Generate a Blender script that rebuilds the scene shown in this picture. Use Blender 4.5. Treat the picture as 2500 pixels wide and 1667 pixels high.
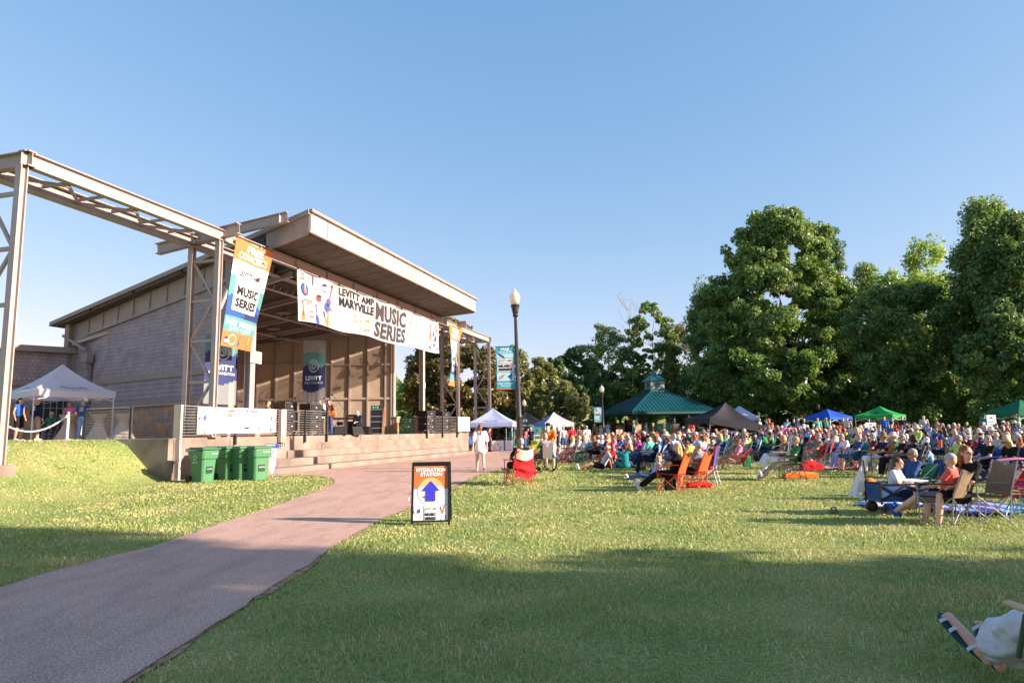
import bpy, bmesh, math, random
import numpy as np
from mathutils import Vector, Matrix, geometry
random.seed(7); rng = np.random.default_rng(7)
SC = bpy.context.scene; COL = SC.collection; PI = math.pi; R = math.radians
for o in list(bpy.data.objects): bpy.data.objects.remove(o)

# ---------------------------------------------------------------- camera
EYE = 1.6
cd = bpy.data.cameras.new('camera'); cam = bpy.data.objects.new('camera', cd); COL.objects.link(cam)
cd.lens = 24.0; cd.sensor_width = 36.0; cd.clip_end = 2000; cd.clip_start = 0.05
CM = Matrix.Rotation(R(90 + 7.55), 4, 'X') @ Matrix.Rotation(R(-1.0), 4, 'Z')
CM.translation = (0, 0, EYE); cam.matrix_world = CM; SC.camera = cam
CR = CM.to_3x3()
# ---------------------------------------------------------------- world, sun, exposure
SUN_AZ, SUN_EL = R(107.0), R(19.5)          # clockwise from +Y
w = bpy.data.worlds.new('World'); SC.world = w; w.use_nodes = True
nt = w.node_tree; bg = nt.nodes['Background']; sky = nt.nodes.new('ShaderNodeTexSky')
sky.sky_type = 'NISHITA'; sky.sun_disc = False; sky.sun_elevation = SUN_EL; sky.sun_rotation = SUN_AZ
sky.altitude = 300; sky.air_density = 1.0; sky.dust_density = 0.9; sky.ozone_density = 1.4
sep = nt.nodes.new('ShaderNodeSeparateColor'); cmb = nt.nodes.new('ShaderNodeCombineColor'); nt.links.new(sky.outputs[0], sep.inputs[0])
for i_, (g_, k_) in enumerate([(.95, .78), (.6, 1.09), (.45, 1.58)]):   # camera colour response applied to the sky
    pw = nt.nodes.new('ShaderNodeMath'); pw.operation = 'POWER'; pw.inputs[1].default_value = g_; ml = nt.nodes.new('ShaderNodeMath'); ml.operation = 'MULTIPLY'; ml.inputs[1].default_value = k_
    nt.links.new(sep.outputs[i_], pw.inputs[0]); nt.links.new(pw.outputs[0], ml.inputs[0]); nt.links.new(ml.outputs[0], cmb.inputs[i_])
nt.links.new(cmb.outputs[0], bg.inputs[0]); bg.inputs[1].default_value = 0.125
sl = bpy.data.lights.new('sun', 'SUN'); so = bpy.data.objects.new('sun', sl); COL.objects.link(so)
sl.energy = 5.0; sl.angle = R(0.55); sl.color = (1.0, 0.84, 0.69)
SD = Vector((math.sin(SUN_AZ) * math.cos(SUN_EL), math.cos(SUN_AZ) * math.cos(SUN_EL), math.sin(SUN_EL)))
so.rotation_euler = (-SD).to_track_quat('-Z', 'Y').to_euler(); so.location = SD * 50
SC.view_settings.view_transform = 'Standard'; SC.view_settings.look = 'None'
SC.view_settings.exposure = 1.35; SC.view_settings.gamma = 1.0
SC.cycles.max_bounces = 6; SC.cycles.transparent_max_bounces = 8

# ---------------------------------------------------------------- helpers: projection back to the ground
def ray(x, y): return CR @ Vector(((x - 1250) / 1667.0, -(y - 833.5) / 1667.0, -1.0))
def sm(a, b, v):
    t = min(1, max(0, (v - a) / (b - a))); return t * t * (3 - 2 * t)
TH = R(73.6); SA = Vector((-11.3, 23.0)); SU = Vector((math.cos(TH), math.sin(TH))); SN = Vector((-math.sin(TH), math.cos(TH)))
def S(t, w_, z): p = SA + SU * t + SN * w_; return Vector((p.x, p.y, z))
def to_s(x, y): d = Vector((x, y)) - SA; return d.dot(SU), d.dot(SN)
def ground(x, y):
    t, w_ = to_s(x, y)
    z = 0.2 * sm(12, 24, y) * (1 - sm(4, 14, x)) + 0.10 * sm(8, 14, y) * sm(4, 12, x)
    z += 0.42 * sm(16, 48, y) * sm(3, 16, x)
    z += (0.9 - 0.3 * sm(0, 20, x)) * sm(60, 82, y) + 9 * sm(95, 190, y) + 7 * sm(60, 150, x)
    if t < 30:
        tt = min(t, 0.0); a = 0.2 + 0.55 * tt; b = 2.2 - 0.16 * tt
        f = sm(a, b, w_) * (1 - sm(-2, 1, t) * 0 )
        if t > 0.5: f = f * (1 - sm(24, 30, t))
        z += (1.58 - z) * f if z < 1.58 else 0
    return z
def gpt(x, y, Y): # world x of a pixel column at a depth, on the ground
    d = ray(x, y); X = d.x / d.y * Y; return Vector((X, Y, ground(X, Y)))
def hpx(x, Y): # pixel column at a depth (using the horizon row)
    return gpt(x, 1075.4 - .0172 * x, Y)
def pg(x, y):  # pixel on the ground
    d = ray(x, y); k = 1.0; z = 0
    Y = 3.0
    for i in range(4000):
        P = Vector((0, 0, EYE)) + d * (Y / d.y)
        if P.z <= ground(P.x, P.y): break
        Y += 0.02 * (1 + Y * .03)
    return Vector((P.x, P.y, ground(P.x, P.y)))

# ---------------------------------------------------------------- helpers: materials
def lin(c): return tuple((v / 12.92 if v <= .04045 else ((v + .055) / 1.055) ** 2.4) for v in c)
def hx(s): return lin(tuple(int(s[i:i + 2], 16) / 255 for i in (0, 2, 4)))
MATS = {}
def mat(name, col, rough=.6, var=.12, scale=6.0, metal=0, spec=.35, bump=0, bscale=40, col2=None, trans=0, alpha=None, sheen=0, detail=3):
    if name in MATS: return MATS[name]
    m = bpy.data.materials.new(name); m.use_nodes = True; N = m.node_tree.nodes; L = m.node_tree.links
    b = N['Principled BSDF']; b.inputs['Roughness'].default_value = rough; b.inputs['Metallic'].default_value = metal
    b.inputs['Specular IOR Level'].default_value = spec
    tc = N.new('ShaderNodeTexCoord'); no = N.new('ShaderNodeTexNoise'); no.inputs['Scale'].default_value = scale; no.inputs['Detail'].default_value = detail
    L.new(tc.outputs['Object'], no.inputs['Vector'])
    mx = N.new('ShaderNodeMix'); mx.data_type = 'RGBA'
    c1 = tuple(max(0, v * (1 - var)) for v in col); c2 = col2 or tuple(min(1, v * (1 + var)) for v in col)
    mx.inputs['A'].default_value = (*c1, 1); mx.inputs['B'].default_value = (*c2, 1)
    rp = N.new('ShaderNodeMapRange'); rp.inputs['From Min'].default_value = .3; rp.inputs['From Max'].default_value = .7
    L.new(no.outputs['Fac'], rp.inputs['Value']); L.new(rp.outputs[0], mx.inputs['Factor']); L.new(mx.outputs['Result'], b.inputs['Base Color'])
    if bump:
        n2 = N.new('ShaderNodeTexNoise'); n2.inputs['Scale'].default_value = bscale; L.new(tc.outputs['Object'], n2.inputs['Vector'])
        bp = N.new('ShaderNodeBump'); bp.inputs['Strength'].default_value = bump; bp.inputs['Distance'].default_value = .02
        L.new(n2.outputs['Fac'], bp.inputs['Height']); L.new(bp.outputs[0], b.inputs['Normal'])
    if trans:
        out = N['Material Output']; tr = N.new('ShaderNodeBsdfTranslucent'); ms = N.new('ShaderNodeMixShader'); ms.inputs[0].default_value = trans
        L.new(mx.outputs['Result'], tr.inputs[0]); L.new(b.outputs[0], ms.inputs[1]); L.new(tr.outputs[0], ms.inputs[2]); L.new(ms.outputs[0], out.inputs[0])
    if alpha is not None: b.inputs['Alpha'].default_value = alpha
    MATS[name] = m; return m
def leafmat(name, c1, c2, c3, scale=.35, trans=.35):
    m = bpy.data.materials.new(name); m.use_nodes = True; N = m.node_tree.nodes; L = m.node_tree.links
    b = N['Principled BSDF']; b.inputs['Roughness'].default_value = .42; b.inputs['Specular IOR Level'].default_value = .5
    g = N.new('ShaderNodeNewGeometry'); tc = N.new('ShaderNodeTexCoord')
    cr = N.new('ShaderNodeValToRGB'); cr.color_ramp.elements[0].color = (*c1, 1); cr.color_ramp.elements[1].color = (*c3, 1)
    e = cr.color_ramp.elements.new(.5); e.color = (*c2, 1)
    no = N.new('ShaderNodeTexNoise'); no.inputs['Scale'].default_value = scale; no.inputs['Detail'].default_value = 2; L.new(tc.outputs['Object'], no.inputs['Vector'])
    ma = N.new('ShaderNodeMath'); ma.operation = 'MULTIPLY_ADD'; ma.inputs[1].default_value = .5
    ad = N.new('ShaderNodeMath'); ad.operation = 'MULTIPLY'; ad.inputs[1].default_value = .55
    L.new(no.outputs['Fac'], ad.inputs[0]); L.new(g.outputs['Random Per Island'], ma.inputs[0]); L.new(ad.outputs[0], ma.inputs[2]); L.new(ma.outputs[0], cr.inputs[0])
    L.new(cr.outputs[0], b.inputs['Base Color'])
    out = N['Material Output']; tr = N.new('ShaderNodeBsdfTranslucent'); ms = N.new('ShaderNodeMixShader'); ms.inputs[0].default_value = trans
    hs = N.new('ShaderNodeHueSaturation'); hs.inputs['Value'].default_value = 1.5; hs.inputs['Saturation'].default_value = 1.15; hs.inputs['Hue'].default_value = .485
    L.new(cr.outputs[0], hs.inputs['Color']); L.new(hs.outputs[0], tr.inputs[0]); L.new(b.outputs[0], ms.inputs[1]); L.new(tr.outputs[0], ms.inputs[2]); L.new(ms.outputs[0], out.inputs[0])
    return m
def brickmat(name, c1, c2, mortar, bw, bh, msize, axes='xz', offset=.5, rough=.75, bump=.4, squash=1.0, varsc=1.5, distort=0):
    m = bpy.data.materials.new(name); m.use_nodes = True; N = m.node_tree.nodes; L = m.node_tree.links
    b = N['Principled BSDF']; b.inputs['Roughness'].default_value = rough; b.inputs['Specular IOR Level'].default_value = .25
    tc = N.new('ShaderNodeTexCoord'); sp = N.new('ShaderNodeSeparateXYZ'); cb = N.new('ShaderNodeCombineXYZ')
    L.new(tc.outputs['Object'], sp.inputs[0]); L.new(sp.outputs['XYZ'.index(axes[0].upper())], cb.inputs[0]); L.new(sp.outputs['XYZ'.index(axes[1].upper())], cb.inputs[1])
    br = N.new('ShaderNodeTexBrick'); br.offset = offset; br.squash = squash; br.squash_frequency = 3
    br.inputs['Scale'].default_value = 1; br.inputs['Brick Width'].default_value = bw; br.inputs['Row Height'].default_value = bh
    br.inputs['Mortar Size'].default_value = msize; br.inputs['Mortar Smooth'].default_value = .15; br.inputs['Bias'].default_value = 0
    br.inputs['Color1'].default_value = (*c1, 1); br.inputs['Color2'].default_value = (*c2, 1); br.inputs['Mortar'].default_value = (*mortar, 1)
    src = cb.outputs[0]
    if distort:
        nz = N.new('ShaderNodeTexNoise'); nz.inputs['Scale'].default_value = 2.0; L.new(cb.outputs[0], nz.inputs['Vector'])
        va = N.new('ShaderNodeVectorMath'); va.operation = 'MULTIPLY_ADD'; va.inputs[1].default_value = (distort,) * 3
        L.new(nz.outputs['Color'], va.inputs[0]); L.new(cb.outputs[0], va.inputs[2]); src = va.outputs[0]
    L.new(src, br.inputs['Vector'])
    no = N.new('ShaderNodeTexNoise'); no.inputs['Scale'].default_value = varsc; no.inputs['Detail'].default_value = 5; L.new(tc.outputs['Object'], no.inputs['Vector'])
    mr = N.new('ShaderNodeMapRange'); mr.inputs['From Min'].default_value = .3; mr.inputs['From Max'].default_value = .7; mr.inputs['To Min'].default_value = .78; mr.inputs['To Max'].default_value = 1.12
    L.new(no.outputs['Fac'], mr.inputs['Value'])
    mx = N.new('ShaderNodeMix'); mx.data_type = 'RGBA'; mx.blend_type = 'MULTIPLY'; mx.inputs['Factor'].default_value = 1
    L.new(br.outputs['Color'], mx.inputs['A']); L.new(mr.outputs[0], mx.inputs['B']); L.new(mx.outputs['Result'], b.inputs['Base Color'])
    bp = N.new('ShaderNodeBump'); bp.invert = True; bp.inputs['Strength'].default_value = bump; bp.inputs['Distance'].default_value = .02
    L.new(br.outputs['Fac'], bp.inputs['Height']); L.new(bp.outputs[0], b.inputs['Normal'])
    return m

# ---------------------------------------------------------------- helpers: objects
def tag(o, label=None, cat=None, group=None, kind=None):
    if label: o['label'] = label
    if cat: o['category'] = cat
    if group: o['group'] = group
    if kind: o['kind'] = kind
    return o
def empty(name, loc=(0, 0, 0), rz=0, parent=None, scale=1):
    o = bpy.data.objects.new(name, None); COL.objects.link(o); o.location = loc; o.rotation_euler = (0, 0, rz); o.empty_display_size = .2
    o.scale = (scale,) * 3
    if parent: o.parent = parent
    return o
def thing(name, label, cat, loc=(0, 0, 0), rz=0, group=None, scale=1):
    return tag(empty(name, loc, rz, None, scale), label, cat, group)
class MB:
    def __init__(s): s.v = []; s.f = []; s.m = []; s.mi = 0
    def add(s, vs, fs, mi=None):
        n = len(s.v); s.v += [tuple(p) for p in vs]; s.f += [tuple(i + n for i in f) for f in fs]; s.m += [s.mi if mi is None else mi] * len(fs); return s
    def box(s, c, d, M=None, mi=None, top=1.0):
        x, y, z = [a / 2 for a in d]
        P = [Vector((sx * x * (top if sz > 0 else 1), sy * y * (top if sz > 0 else 1), sz * z)) for sz in (-1, 1) for sy in (-1, 1) for sx in (-1, 1)]
        if M is not None: P = [M @ p for p in P]
        c = Vector(c); return s.add([p + c for p in P], [(0, 2, 3, 1), (4, 5, 7, 6), (0, 1, 5, 4), (2, 6, 7, 3), (0, 4, 6, 2), (1, 3, 7, 5)], mi)
    def bar(s, p, q, a, b, up=(0, 0, 1), mi=None): # rectangular bar p->q, a across, b along up
        p = Vector(p); q = Vector(q); d = (q - p).normalized(); u_ = Vector(up)
        if abs(d.dot(u_)) > .98: u_ = Vector((1, 0, 0))
        sx = d.cross(u_).normalized(); sz = sx.cross(d).normalized()
        vs = [e + sx * (i * a / 2) + sz * (j * b / 2) for e in (p, q) for (i, j) in ((-1, -1), (1, -1), (1, 1), (-1, 1))]
        return s.add(vs, [(3, 2, 1, 0), (4, 5, 6, 7), (0, 1, 5, 4), (1, 2, 6, 5), (2, 3, 7, 6), (3, 0, 4, 7)], mi)
    def ibeam(s, p, q, wd, ht, tf=.02, tw=.015, up=(0, 0, 1), mi=None):
        p = Vector(p); q = Vector(q); d = (q - p).normalized(); u_ = Vector(up); sx = d.cross(u_).normalized(); sz = sx.cross(d).normalized()
        o = sz * (ht / 2 - tf / 2)
        s.bar(p + o, q + o, wd, tf, sz, mi); s.bar(p - o, q - o, wd, tf, sz, mi); return s.bar(p, q, tw, ht - 2 * tf, sz, mi)
    def tube(s, pts, r, n=8, mi=None, cap=True):
        pts = [Vector(p) for p in pts]; rs = r if isinstance(r, (list, tuple)) else [r] * len(pts)
        d0 = (pts[1] - pts[0]).normalized(); a = d0.orthogonal().normalized(); vs = []
        for i, p in enumerate(pts):
            d = (pts[min(i + 1, len(pts) - 1)] - pts[max(i - 1, 0)]).normalized()
            a = (a - d * a.dot(d)).normalized(); b = d.cross(a)
            vs += [p + (a * math.cos(2 * PI * k / n) + b * math.sin(2 * PI * k / n)) * rs[i] for k in range(n)]
        fs = [(i * n + k, i * n + (k + 1) % n, (i + 1) * n + (k + 1) % n, (i + 1) * n + k) for i in range(len(pts) - 1) for k in range(n)]
        if cap: fs += [tuple(range(n - 1, -1, -1)), tuple((len(pts) - 1) * n + k for k in range(n))]
        return s.add(vs, fs, mi)
    def lathe(s, prof, n=16, c=(0, 0, 0), mi=None):
        c = Vector(c); vs = [c + Vector((r * math.cos(2 * PI * k / n), r * math.sin(2 * PI * k / n), z)) for r, z in prof for k in range(n)]
        fs = [(i * n + k, i * n + (k + 1) % n, (i + 1) * n + (k + 1) % n, (i + 1) * n + k) for i in range(len(prof) - 1) for k in range(n)]
        fs += [tuple(range(n - 1, -1, -1)), tuple((len(prof) - 1) * n + k for k in range(n))]
        return s.add(vs, fs, mi)
    def ell(s, c, r, n=8, mi=None, M=None):
        vs = []; fs = []; c = Vector(c); h = n // 2 + 1
        for i in range(h + 1):
            a = PI * i / h
            for k in range(n):
                p = Vector((math.sin(a) * math.cos(2 * PI * k / n) * r[0], math.sin(a) * math.sin(2 * PI * k / n) * r[1], math.cos(a) * r[2]))
                vs.append(c + (M @ p if M is not None else p))
        for i in range(h):
            for k in range(n): fs.append((i * n + k, (i + 1) * n + k, (i + 1) * n + (k + 1) % n, i * n + (k + 1) % n))
        return s.add(vs, fs, mi)
    def prism(s, poly, z0, z1, mi=None):
        n = len(poly); vs = [(x, y, z0) for x, y in poly] + [(x, y, z1) for x, y in poly]
        return s.add(vs, [tuple(range(n - 1, -1, -1)), tuple(range(n, 2 * n))] + [(i, (i + 1) % n, n + (i + 1) % n, n + i) for i in range(n)], mi)
    def hexa(s, P, mi=None): # 8 points bottom 4 (ccw), top 4
        return s.add(P, [(3, 2, 1, 0), (4, 5, 6, 7), (0, 1, 5, 4), (1, 2, 6, 5), (2, 3, 7, 6), (3, 0, 4, 7)], mi)
    def surf(s, f, nu, nv, mi=None, mf=None):
        vs = [f(i / nu, j / nv) for j in range(nv + 1) for i in range(nu + 1)]; W = nu + 1
        fs = [(j * W + i, j * W + i + 1, (j + 1) * W + i + 1, (j + 1) * W + i) for j in range(nv) for i in range(nu)]
        n = len(s.v); s.v += [tuple(p) for p in vs]; s.f += [tuple(i + n for i in q) for q in fs]
        s.m += [(mf((i + .5) / nu, (j + .5) / nv) if mf else (s.mi if mi is None else mi)) for j in range(nv) for i in range(nu)]
        return s
    def mesh(s, name):
        me = bpy.data.meshes.new(name); me.from_pydata(s.v, [], s.f); return me
    def build(s, name, mats, parent=None, smooth=False, loc=None, bevel=0, rot=None, fix=True):
        me = s.mesh(name); mats = mats if isinstance(mats, (list, tuple)) else [mats]
        for m in mats: me.materials.append(m)
        me.polygons.foreach_set('material_index', s.m)
        if fix:
            bm = bmesh.new(); bm.from_mesh(me); bmesh.ops.recalc_face_normals(bm, faces=bm.faces); bm.to_mesh(me); bm.free()
        if smooth: me.polygons.foreach_set('use_smooth', [True] * len(me.polygons))
        o = bpy.data.objects.new(name, me); COL.objects.link(o)
        if parent: o.parent = parent
        if loc is not None: o.location = loc
        if rot is not None: o.rotation_euler = rot
        if bevel:
            b = o.modifiers.new('bevel', 'BEVEL'); b.width = bevel; b.segments = 2; b.limit_method = 'ANGLE'
        me.update(); return o
def obj_from(me, name, parent, m=None, loc=None, rot=None):
    o = bpy.data.objects.new(name, me); COL.objects.link(o); o.parent = parent
    if m is not None:
        for i, mm in enumerate(m if isinstance(m, (list, tuple)) else [m]):
            if i < len(o.material_slots): o.material_slots[i].link = 'OBJECT'; o.material_slots[i].material = mm
    if loc is not None: o.location = loc
    if rot is not None: o.rotation_euler = rot
    return o
KIDS = {}
def copy_tree(o, parent=None):
    c = o.copy(); COL.objects.link(c); c.parent = parent
    for ch in list(o.children): copy_tree(ch, c)
    return c
# ---- flat artwork in (u,v) space, mapped on a surface, all in one mesh
def text2d(body, x0, y0, x1, y1, bold=.0, shear=0):
    cu = bpy.data.curves.new('t', 'FONT'); cu.body = body; cu.size = 1; cu.offset = bold; cu.resolution_u = 2; cu.shear = shear; cu.space_character = 1.05
    ob = bpy.data.objects.new('t', cu); COL.objects.link(ob); bpy.context.view_layer.update()
    me = bpy.data.meshes.new_from_object(ob.evaluated_get(bpy.context.evaluated_depsgraph_get()))
    bm = bmesh.new(); bm.from_mesh(me); bpy.data.objects.remove(ob); bpy.data.curves.remove(cu); bpy.data.meshes.remove(me)
    vs = [v.co for v in bm.verts]; a = min(v.x for v in vs); b = max(v.x for v in vs); c = min(v.y for v in vs); d = max(v.y for v in vs)
    for v in bm.verts: v.co = Vector((x0 + (v.co.x - a) / (b - a) * (x1 - x0), y0 + (v.co.y - c) / (d - c) * (y1 - y0), 0))
    return bm
class Art:
    def __init__(s, f, eps=.006, cu=.12, cv=.12): s.f = f; s.eps = eps; s.mb = MB(); s.mats = []; s.cu = cu; s.cv = cv
    def mi(s, m):
        if m not in s.mats: s.mats.append(m)
        return s.mats.index(m)
    def nrm(s, u_, v_):
        e = 1e-3; p = Vector(s.f(u_, v_)); return (Vector(s.f(u_ + e, v_)) - p).cross(Vector(s.f(u_, v_ + e)) - p).normalized()
    def base(s, m, nu=24, nv=24, mf=None, ms=None):
        ids = [s.mi(q) for q in (ms or [m])]
        s.mb.surf(s.f, nu, nv, mi=ids[0], mf=(lambda a, b: ids[mf(a, b)]) if mf else None)
    def bm(s, bm, m, layer=1):
        i = s.mi(m)
        us = [v.co.x for v in bm.verts]; vs = [v.co.y for v in bm.verts]
        for lo, hi, st, nn in ((min(us), max(us), s.cu, (1, 0, 0)), (min(vs), max(vs), s.cv, (0, 1, 0))):
            k = math.ceil(lo / st) * st
            while k < hi and st < 1:
                bmesh.ops.bisect_plane(bm, geom=bm.verts[:] + bm.edges[:] + bm.faces[:], plane_co=(k * nn[0], k * nn[1], 0), plane_no=nn); k += st
        bm.verts.index_update()
        pts = []
        for v in bm.verts:
            p = Vector(s.f(v.co.x, v.co.y)); pts.append(p + s.nrm(v.co.x, v.co.y) * s.eps * layer)
        s.mb.add(pts, [tuple(v.index for v in f.verts) for f in bm.faces], i); bm.free()
    def poly(s, pts, m, layer=1):
        bm = bmesh.new(); bm.faces.new([bm.verts.new((x, y, 0)) for x, y in pts]); bmesh.ops.triangulate(bm, faces=bm.faces[:]); s.bm(bm, m, layer)
    def rect(s, x0, y0, x1, y1, m, layer=1): s.poly([(x0, y0), (x1, y0), (x1, y1), (x0, y1)], m, layer)
    def ellp(s, cx, cy, rx, ry, m, layer=1, n=14, a=0):
        s.poly([(cx + rx * math.cos(k * 2 * PI / n) * math.cos(a) - ry * math.sin(k * 2 * PI / n) * math.sin(a), cy + rx * math.cos(k * 2 * PI / n) * math.sin(a) + ry * math.sin(k * 2 * PI / n) * math.cos(a)) for k in range(n)], m, layer)
    def ring(s, cx, cy, rx, ry, wd, m, layer=1, n=24, a0=0, a1=2 * PI, asp=1):
        for k in range(n):
            a = a0 + (a1 - a0) * k / n; b = a0 + (a1 - a0) * (k + 1) / n
            s.poly([(cx + rx * math.cos(a), cy + ry * math.sin(a)), (cx + rx * math.cos(b), cy + ry * math.sin(b)), (cx + (rx - wd) * math.cos(b), cy + (ry - wd * asp) * math.sin(b)), (cx + (rx - wd) * math.cos(a), cy + (ry - wd * asp) * math.sin(a))], m, layer)
    def text(s, body, x0, y0, x1, y1, m, bold=.02, layer=2, shear=0): s.bm(text2d(body, x0, y0, x1, y1, bold, shear), m, layer)
    def build(s, name, parent=None, **k): return s.mb.build(name, s.mats, parent, fix=False, **k)
# ================================================================ palette
STEEL = mat('steel_paint', hx('a69893'), .45, .06, 3, spec=.4)
STEELD = mat('dark_steel', hx('3b3a40'), .5, .1)
TRIM = mat('trim_paint', hx('958880'), .6, .07, 2)
TRIML = mat('fascia_metal', hx('c6b6aa'), .5, .05, 1.2)
PANEL = mat('wall_panel', hx('9a8b7a'), .75, .1, 1.6, bump=.15, bscale=8)
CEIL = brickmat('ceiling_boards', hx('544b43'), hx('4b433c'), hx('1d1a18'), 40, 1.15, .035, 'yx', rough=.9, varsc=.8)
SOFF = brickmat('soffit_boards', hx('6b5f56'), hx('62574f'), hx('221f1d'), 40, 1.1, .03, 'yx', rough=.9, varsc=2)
SHING = brickmat('shingle_siding', hx('9f9296'), hx('a89c9f'), hx('71666a'), .22, .19, .009, rough=.85, bump=.35)
LAP = brickmat('lap_siding', hx('a19498'), hx('a79b9d'), hx('6a6165'), 60, .22, .012, rough=.85, bump=.5)
STONE = brickmat('stone_veneer', hx('d29a66'), hx('978b82'), hx('b8ac9c'), .42, .3, .02, rough=.9, bump=.9, squash=.7, varsc=2.4, distort=.25)
CAPST = mat('stone_cap', hx('b0a391'), .85, .12, 5, bump=.3)
CONC = mat('concrete', hx('7f7064'), .85, .2, 1.1, bump=.25, bscale=30, col2=hx('95867a'), detail=8)
CONC2 = mat('stained_concrete', hx('85776a'), .88, .4, .9, bump=.3, bscale=20, col2=hx('a3968a'), detail=9)
ROOFM = mat('roof_metal', hx('6f655f'), .4, .05)
BLACK = mat('black_plastic', hx('1c1c20'), .45, .15, 8)
GRILL = mat('speaker_grille', hx('222226'), .8, .2, 60)
WHITE = mat('white_cloth', hx('e8e6e8'), .8, .03, 3, trans=.25)
WHITEP = mat('white_paint', hx('dcdcdc'), .45, .04)
CABLE = mat('galvanised_cable', hx('b5aca4'), .35, .05, metal=.6)

# ================================================================ ground
def axis(fine0, fine1, step, lo, hi, g=1.18):
    a = list(np.arange(fine0, fine1 + 1e-6, step)); s_ = step; v = fine1
    while v < hi: s_ *= g; v += s_; a.append(v)
    s_ = step; v = fine0; b = []
    while v > lo: s_ *= g; v -= s_; b.append(v)
    return b[::-1] + a
gx = axis(-24, 24, .5, -700, 700); gy = axis(0, 56, .5, -60, 900)
NX = len(gx)
me = bpy.data.meshes.new('lawn')
vs = [(x, y, ground(x, y)) for y in gy for x in gx]
fs = [(j * NX + i, j * NX + i + 1, (j + 1) * NX + i + 1, (j + 1) * NX + i) for j in range(len(gy) - 1) for i in range(NX - 1)]
me.from_pydata(vs, [], fs); me.polygons.foreach_set('use_smooth', [True] * len(fs))
lawn = bpy.data.objects.new('lawn', me); COL.objects.link(lawn); tag(lawn, kind='structure')
m = bpy.data.materials.new('lawn_turf'); m.use_nodes = True; N = m.node_tree.nodes; L = m.node_tree.links; b = N['Principled BSDF']
b.inputs['Roughness'].default_value = .95; b.inputs['Specular IOR Level'].default_value = .1
tc = N.new('ShaderNodeTexCoord')
def ramp(fac, cols):
    cr = N.new('ShaderNodeValToRGB'); L.new(fac, cr.inputs[0]); E_ = cr.color_ramp.elements
    E_[0].position = cols[0][0]; E_[0].color = (*cols[0][1], 1); E_[1].position = cols[-1][0]; E_[1].color = (*cols[-1][1], 1)
    for p, c in cols[1:-1]: e = E_.new(p); e.color = (*c, 1)
    return cr.outputs[0]
def noi(sc, det=4, sx=None):
    n = N.new('ShaderNodeTexNoise'); n.inputs['Scale'].default_value = sc; n.inputs['Detail'].default_value = det
    if sx:
        mp = N.new('ShaderNodeMapping'); mp.inputs['Scale'].default_value = sx; L.new(tc.outputs['Object'], mp.inputs[0]); L.new(mp.outputs[0], n.inputs['Vector'])
    else: L.new(tc.outputs['Object'], n.inputs['Vector'])
    return n.outputs['Fac']
def mixc(f, a, b_, bt='MIX'):
    x = N.new('ShaderNodeMix'); x.data_type = 'RGBA'; x.blend_type = bt
    if isinstance(f, float): x.inputs['Factor'].default_value = f
    else: L.new(f, x.inputs['Factor'])
    L.new(a, x.inputs['A']); L.new(b_, x.inputs['B']); return x.outputs['Result']
big = ramp(noi(.55, 6), [(.3, hx('6f8444')), (.5, hx('8e9756')), (.68, hx('b6a874'))])
fine = ramp(noi(26, 6), [(.32, hx('4c642e')), (.52, hx('8b9a58')), (.72, hx('c0b888'))])
L.new(mixc(.55, big, fine), b.inputs['Base Color'])
bp = N.new('ShaderNodeBump'); bp.inputs['Strength'].default_value = .9; bp.inputs['Distance'].default_value = .04; L.new(noi(34, 5), bp.inputs['Height']); L.new(bp.outputs[0], b.inputs['Normal'])
me.materials.append(m)

# asphalt path and forecourt, one sheet just above the turf
LP = [(-60, 1452), (0, 1437), (117, 1400), (250, 1366), (367, 1339), (460, 1308), (531, 1281), (640, 1247), (744, 1212), (790, 1194), (812, 1182), (818, 1175), (808, 1168), (780, 1163), (740, 1160), (700, 1161), (640, 1165), (560, 1169), (480, 1172)]
RP = [(1429, 1104), (1345, 1118), (1290, 1132), (1226, 1149), (1201, 1151), (1170, 1160), (1130, 1178), (1109, 1188), (1060, 1209), (1010, 1238), (935, 1265), (870, 1303), (808, 1339), (750, 1385), (680, 1424), (600, 1483), (510, 1536), (420, 1595), (300, 1672), (240, 1720)]
lp = [pg(*p).xy for p in LP]; rp = [pg(*p).xy for p in RP]
mid = [S(-.2, -.3, 0).xy, S(.3, .6, 0).xy, S(29.5, .6, 0).xy, S(33, 0.5, 0).xy, Vector((6, 53)), Vector((11, 50)), Vector((10, 44))]
poly = [Vector((-12, 4.2)) + Vector((-1, .5))] + lp + mid + rp + [Vector((-3.5, 2.5)), Vector((-12, 1.5))]
PATHPOLY = [(p.x, p.y) for p in poly]
def inpoly(x, y, P):
    c = False; j = len(P) - 1
    for i in range(len(P)):
        if (P[i][1] > y) != (P[j][1] > y) and x < (P[j][0] - P[i][0]) * (y - P[i][1]) / (P[j][1] - P[i][1]) + P[i][0]: c = not c
        j = i
    return c
pts = [Vector(p) for p in PATHPOLY]
dense = []
for i, p in enumerate(pts):
    q = pts[(i + 1) % len(pts)]; k = max(1, int((q - p).length / .25))
    for a in range(k):
        jit = 0.04 if k > 1 and a else 0
        dense.append(p.lerp(q, a / k) + Vector((random.uniform(-jit, jit), random.uniform(-jit, jit))))
nb = len(dense); inner = [Vector((x, y)) for x in np.arange(-16, 12, .8) for y in np.arange(1, 54, .8) if inpoly(x, y, PATHPOLY)]
cv, ce, cf, *_ = geometry.delaunay_2d_cdt(dense + inner, [(i, (i + 1) % nb) for i in range(nb)], [], 1, 1e-4)
me = bpy.data.meshes.new('asphalt_path'); me.from_pydata([(p.x, p.y, ground(p.x, p.y) + .02) for p in cv], [], cf)
path = bpy.data.objects.new('asphalt_path', me); COL.objects.link(path); tag(path, kind='structure')
m = bpy.data.materials.new('asphalt'); m.use_nodes = True; N = m.node_tree.nodes; L = m.node_tree.links; b = N['Principled BSDF']
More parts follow.
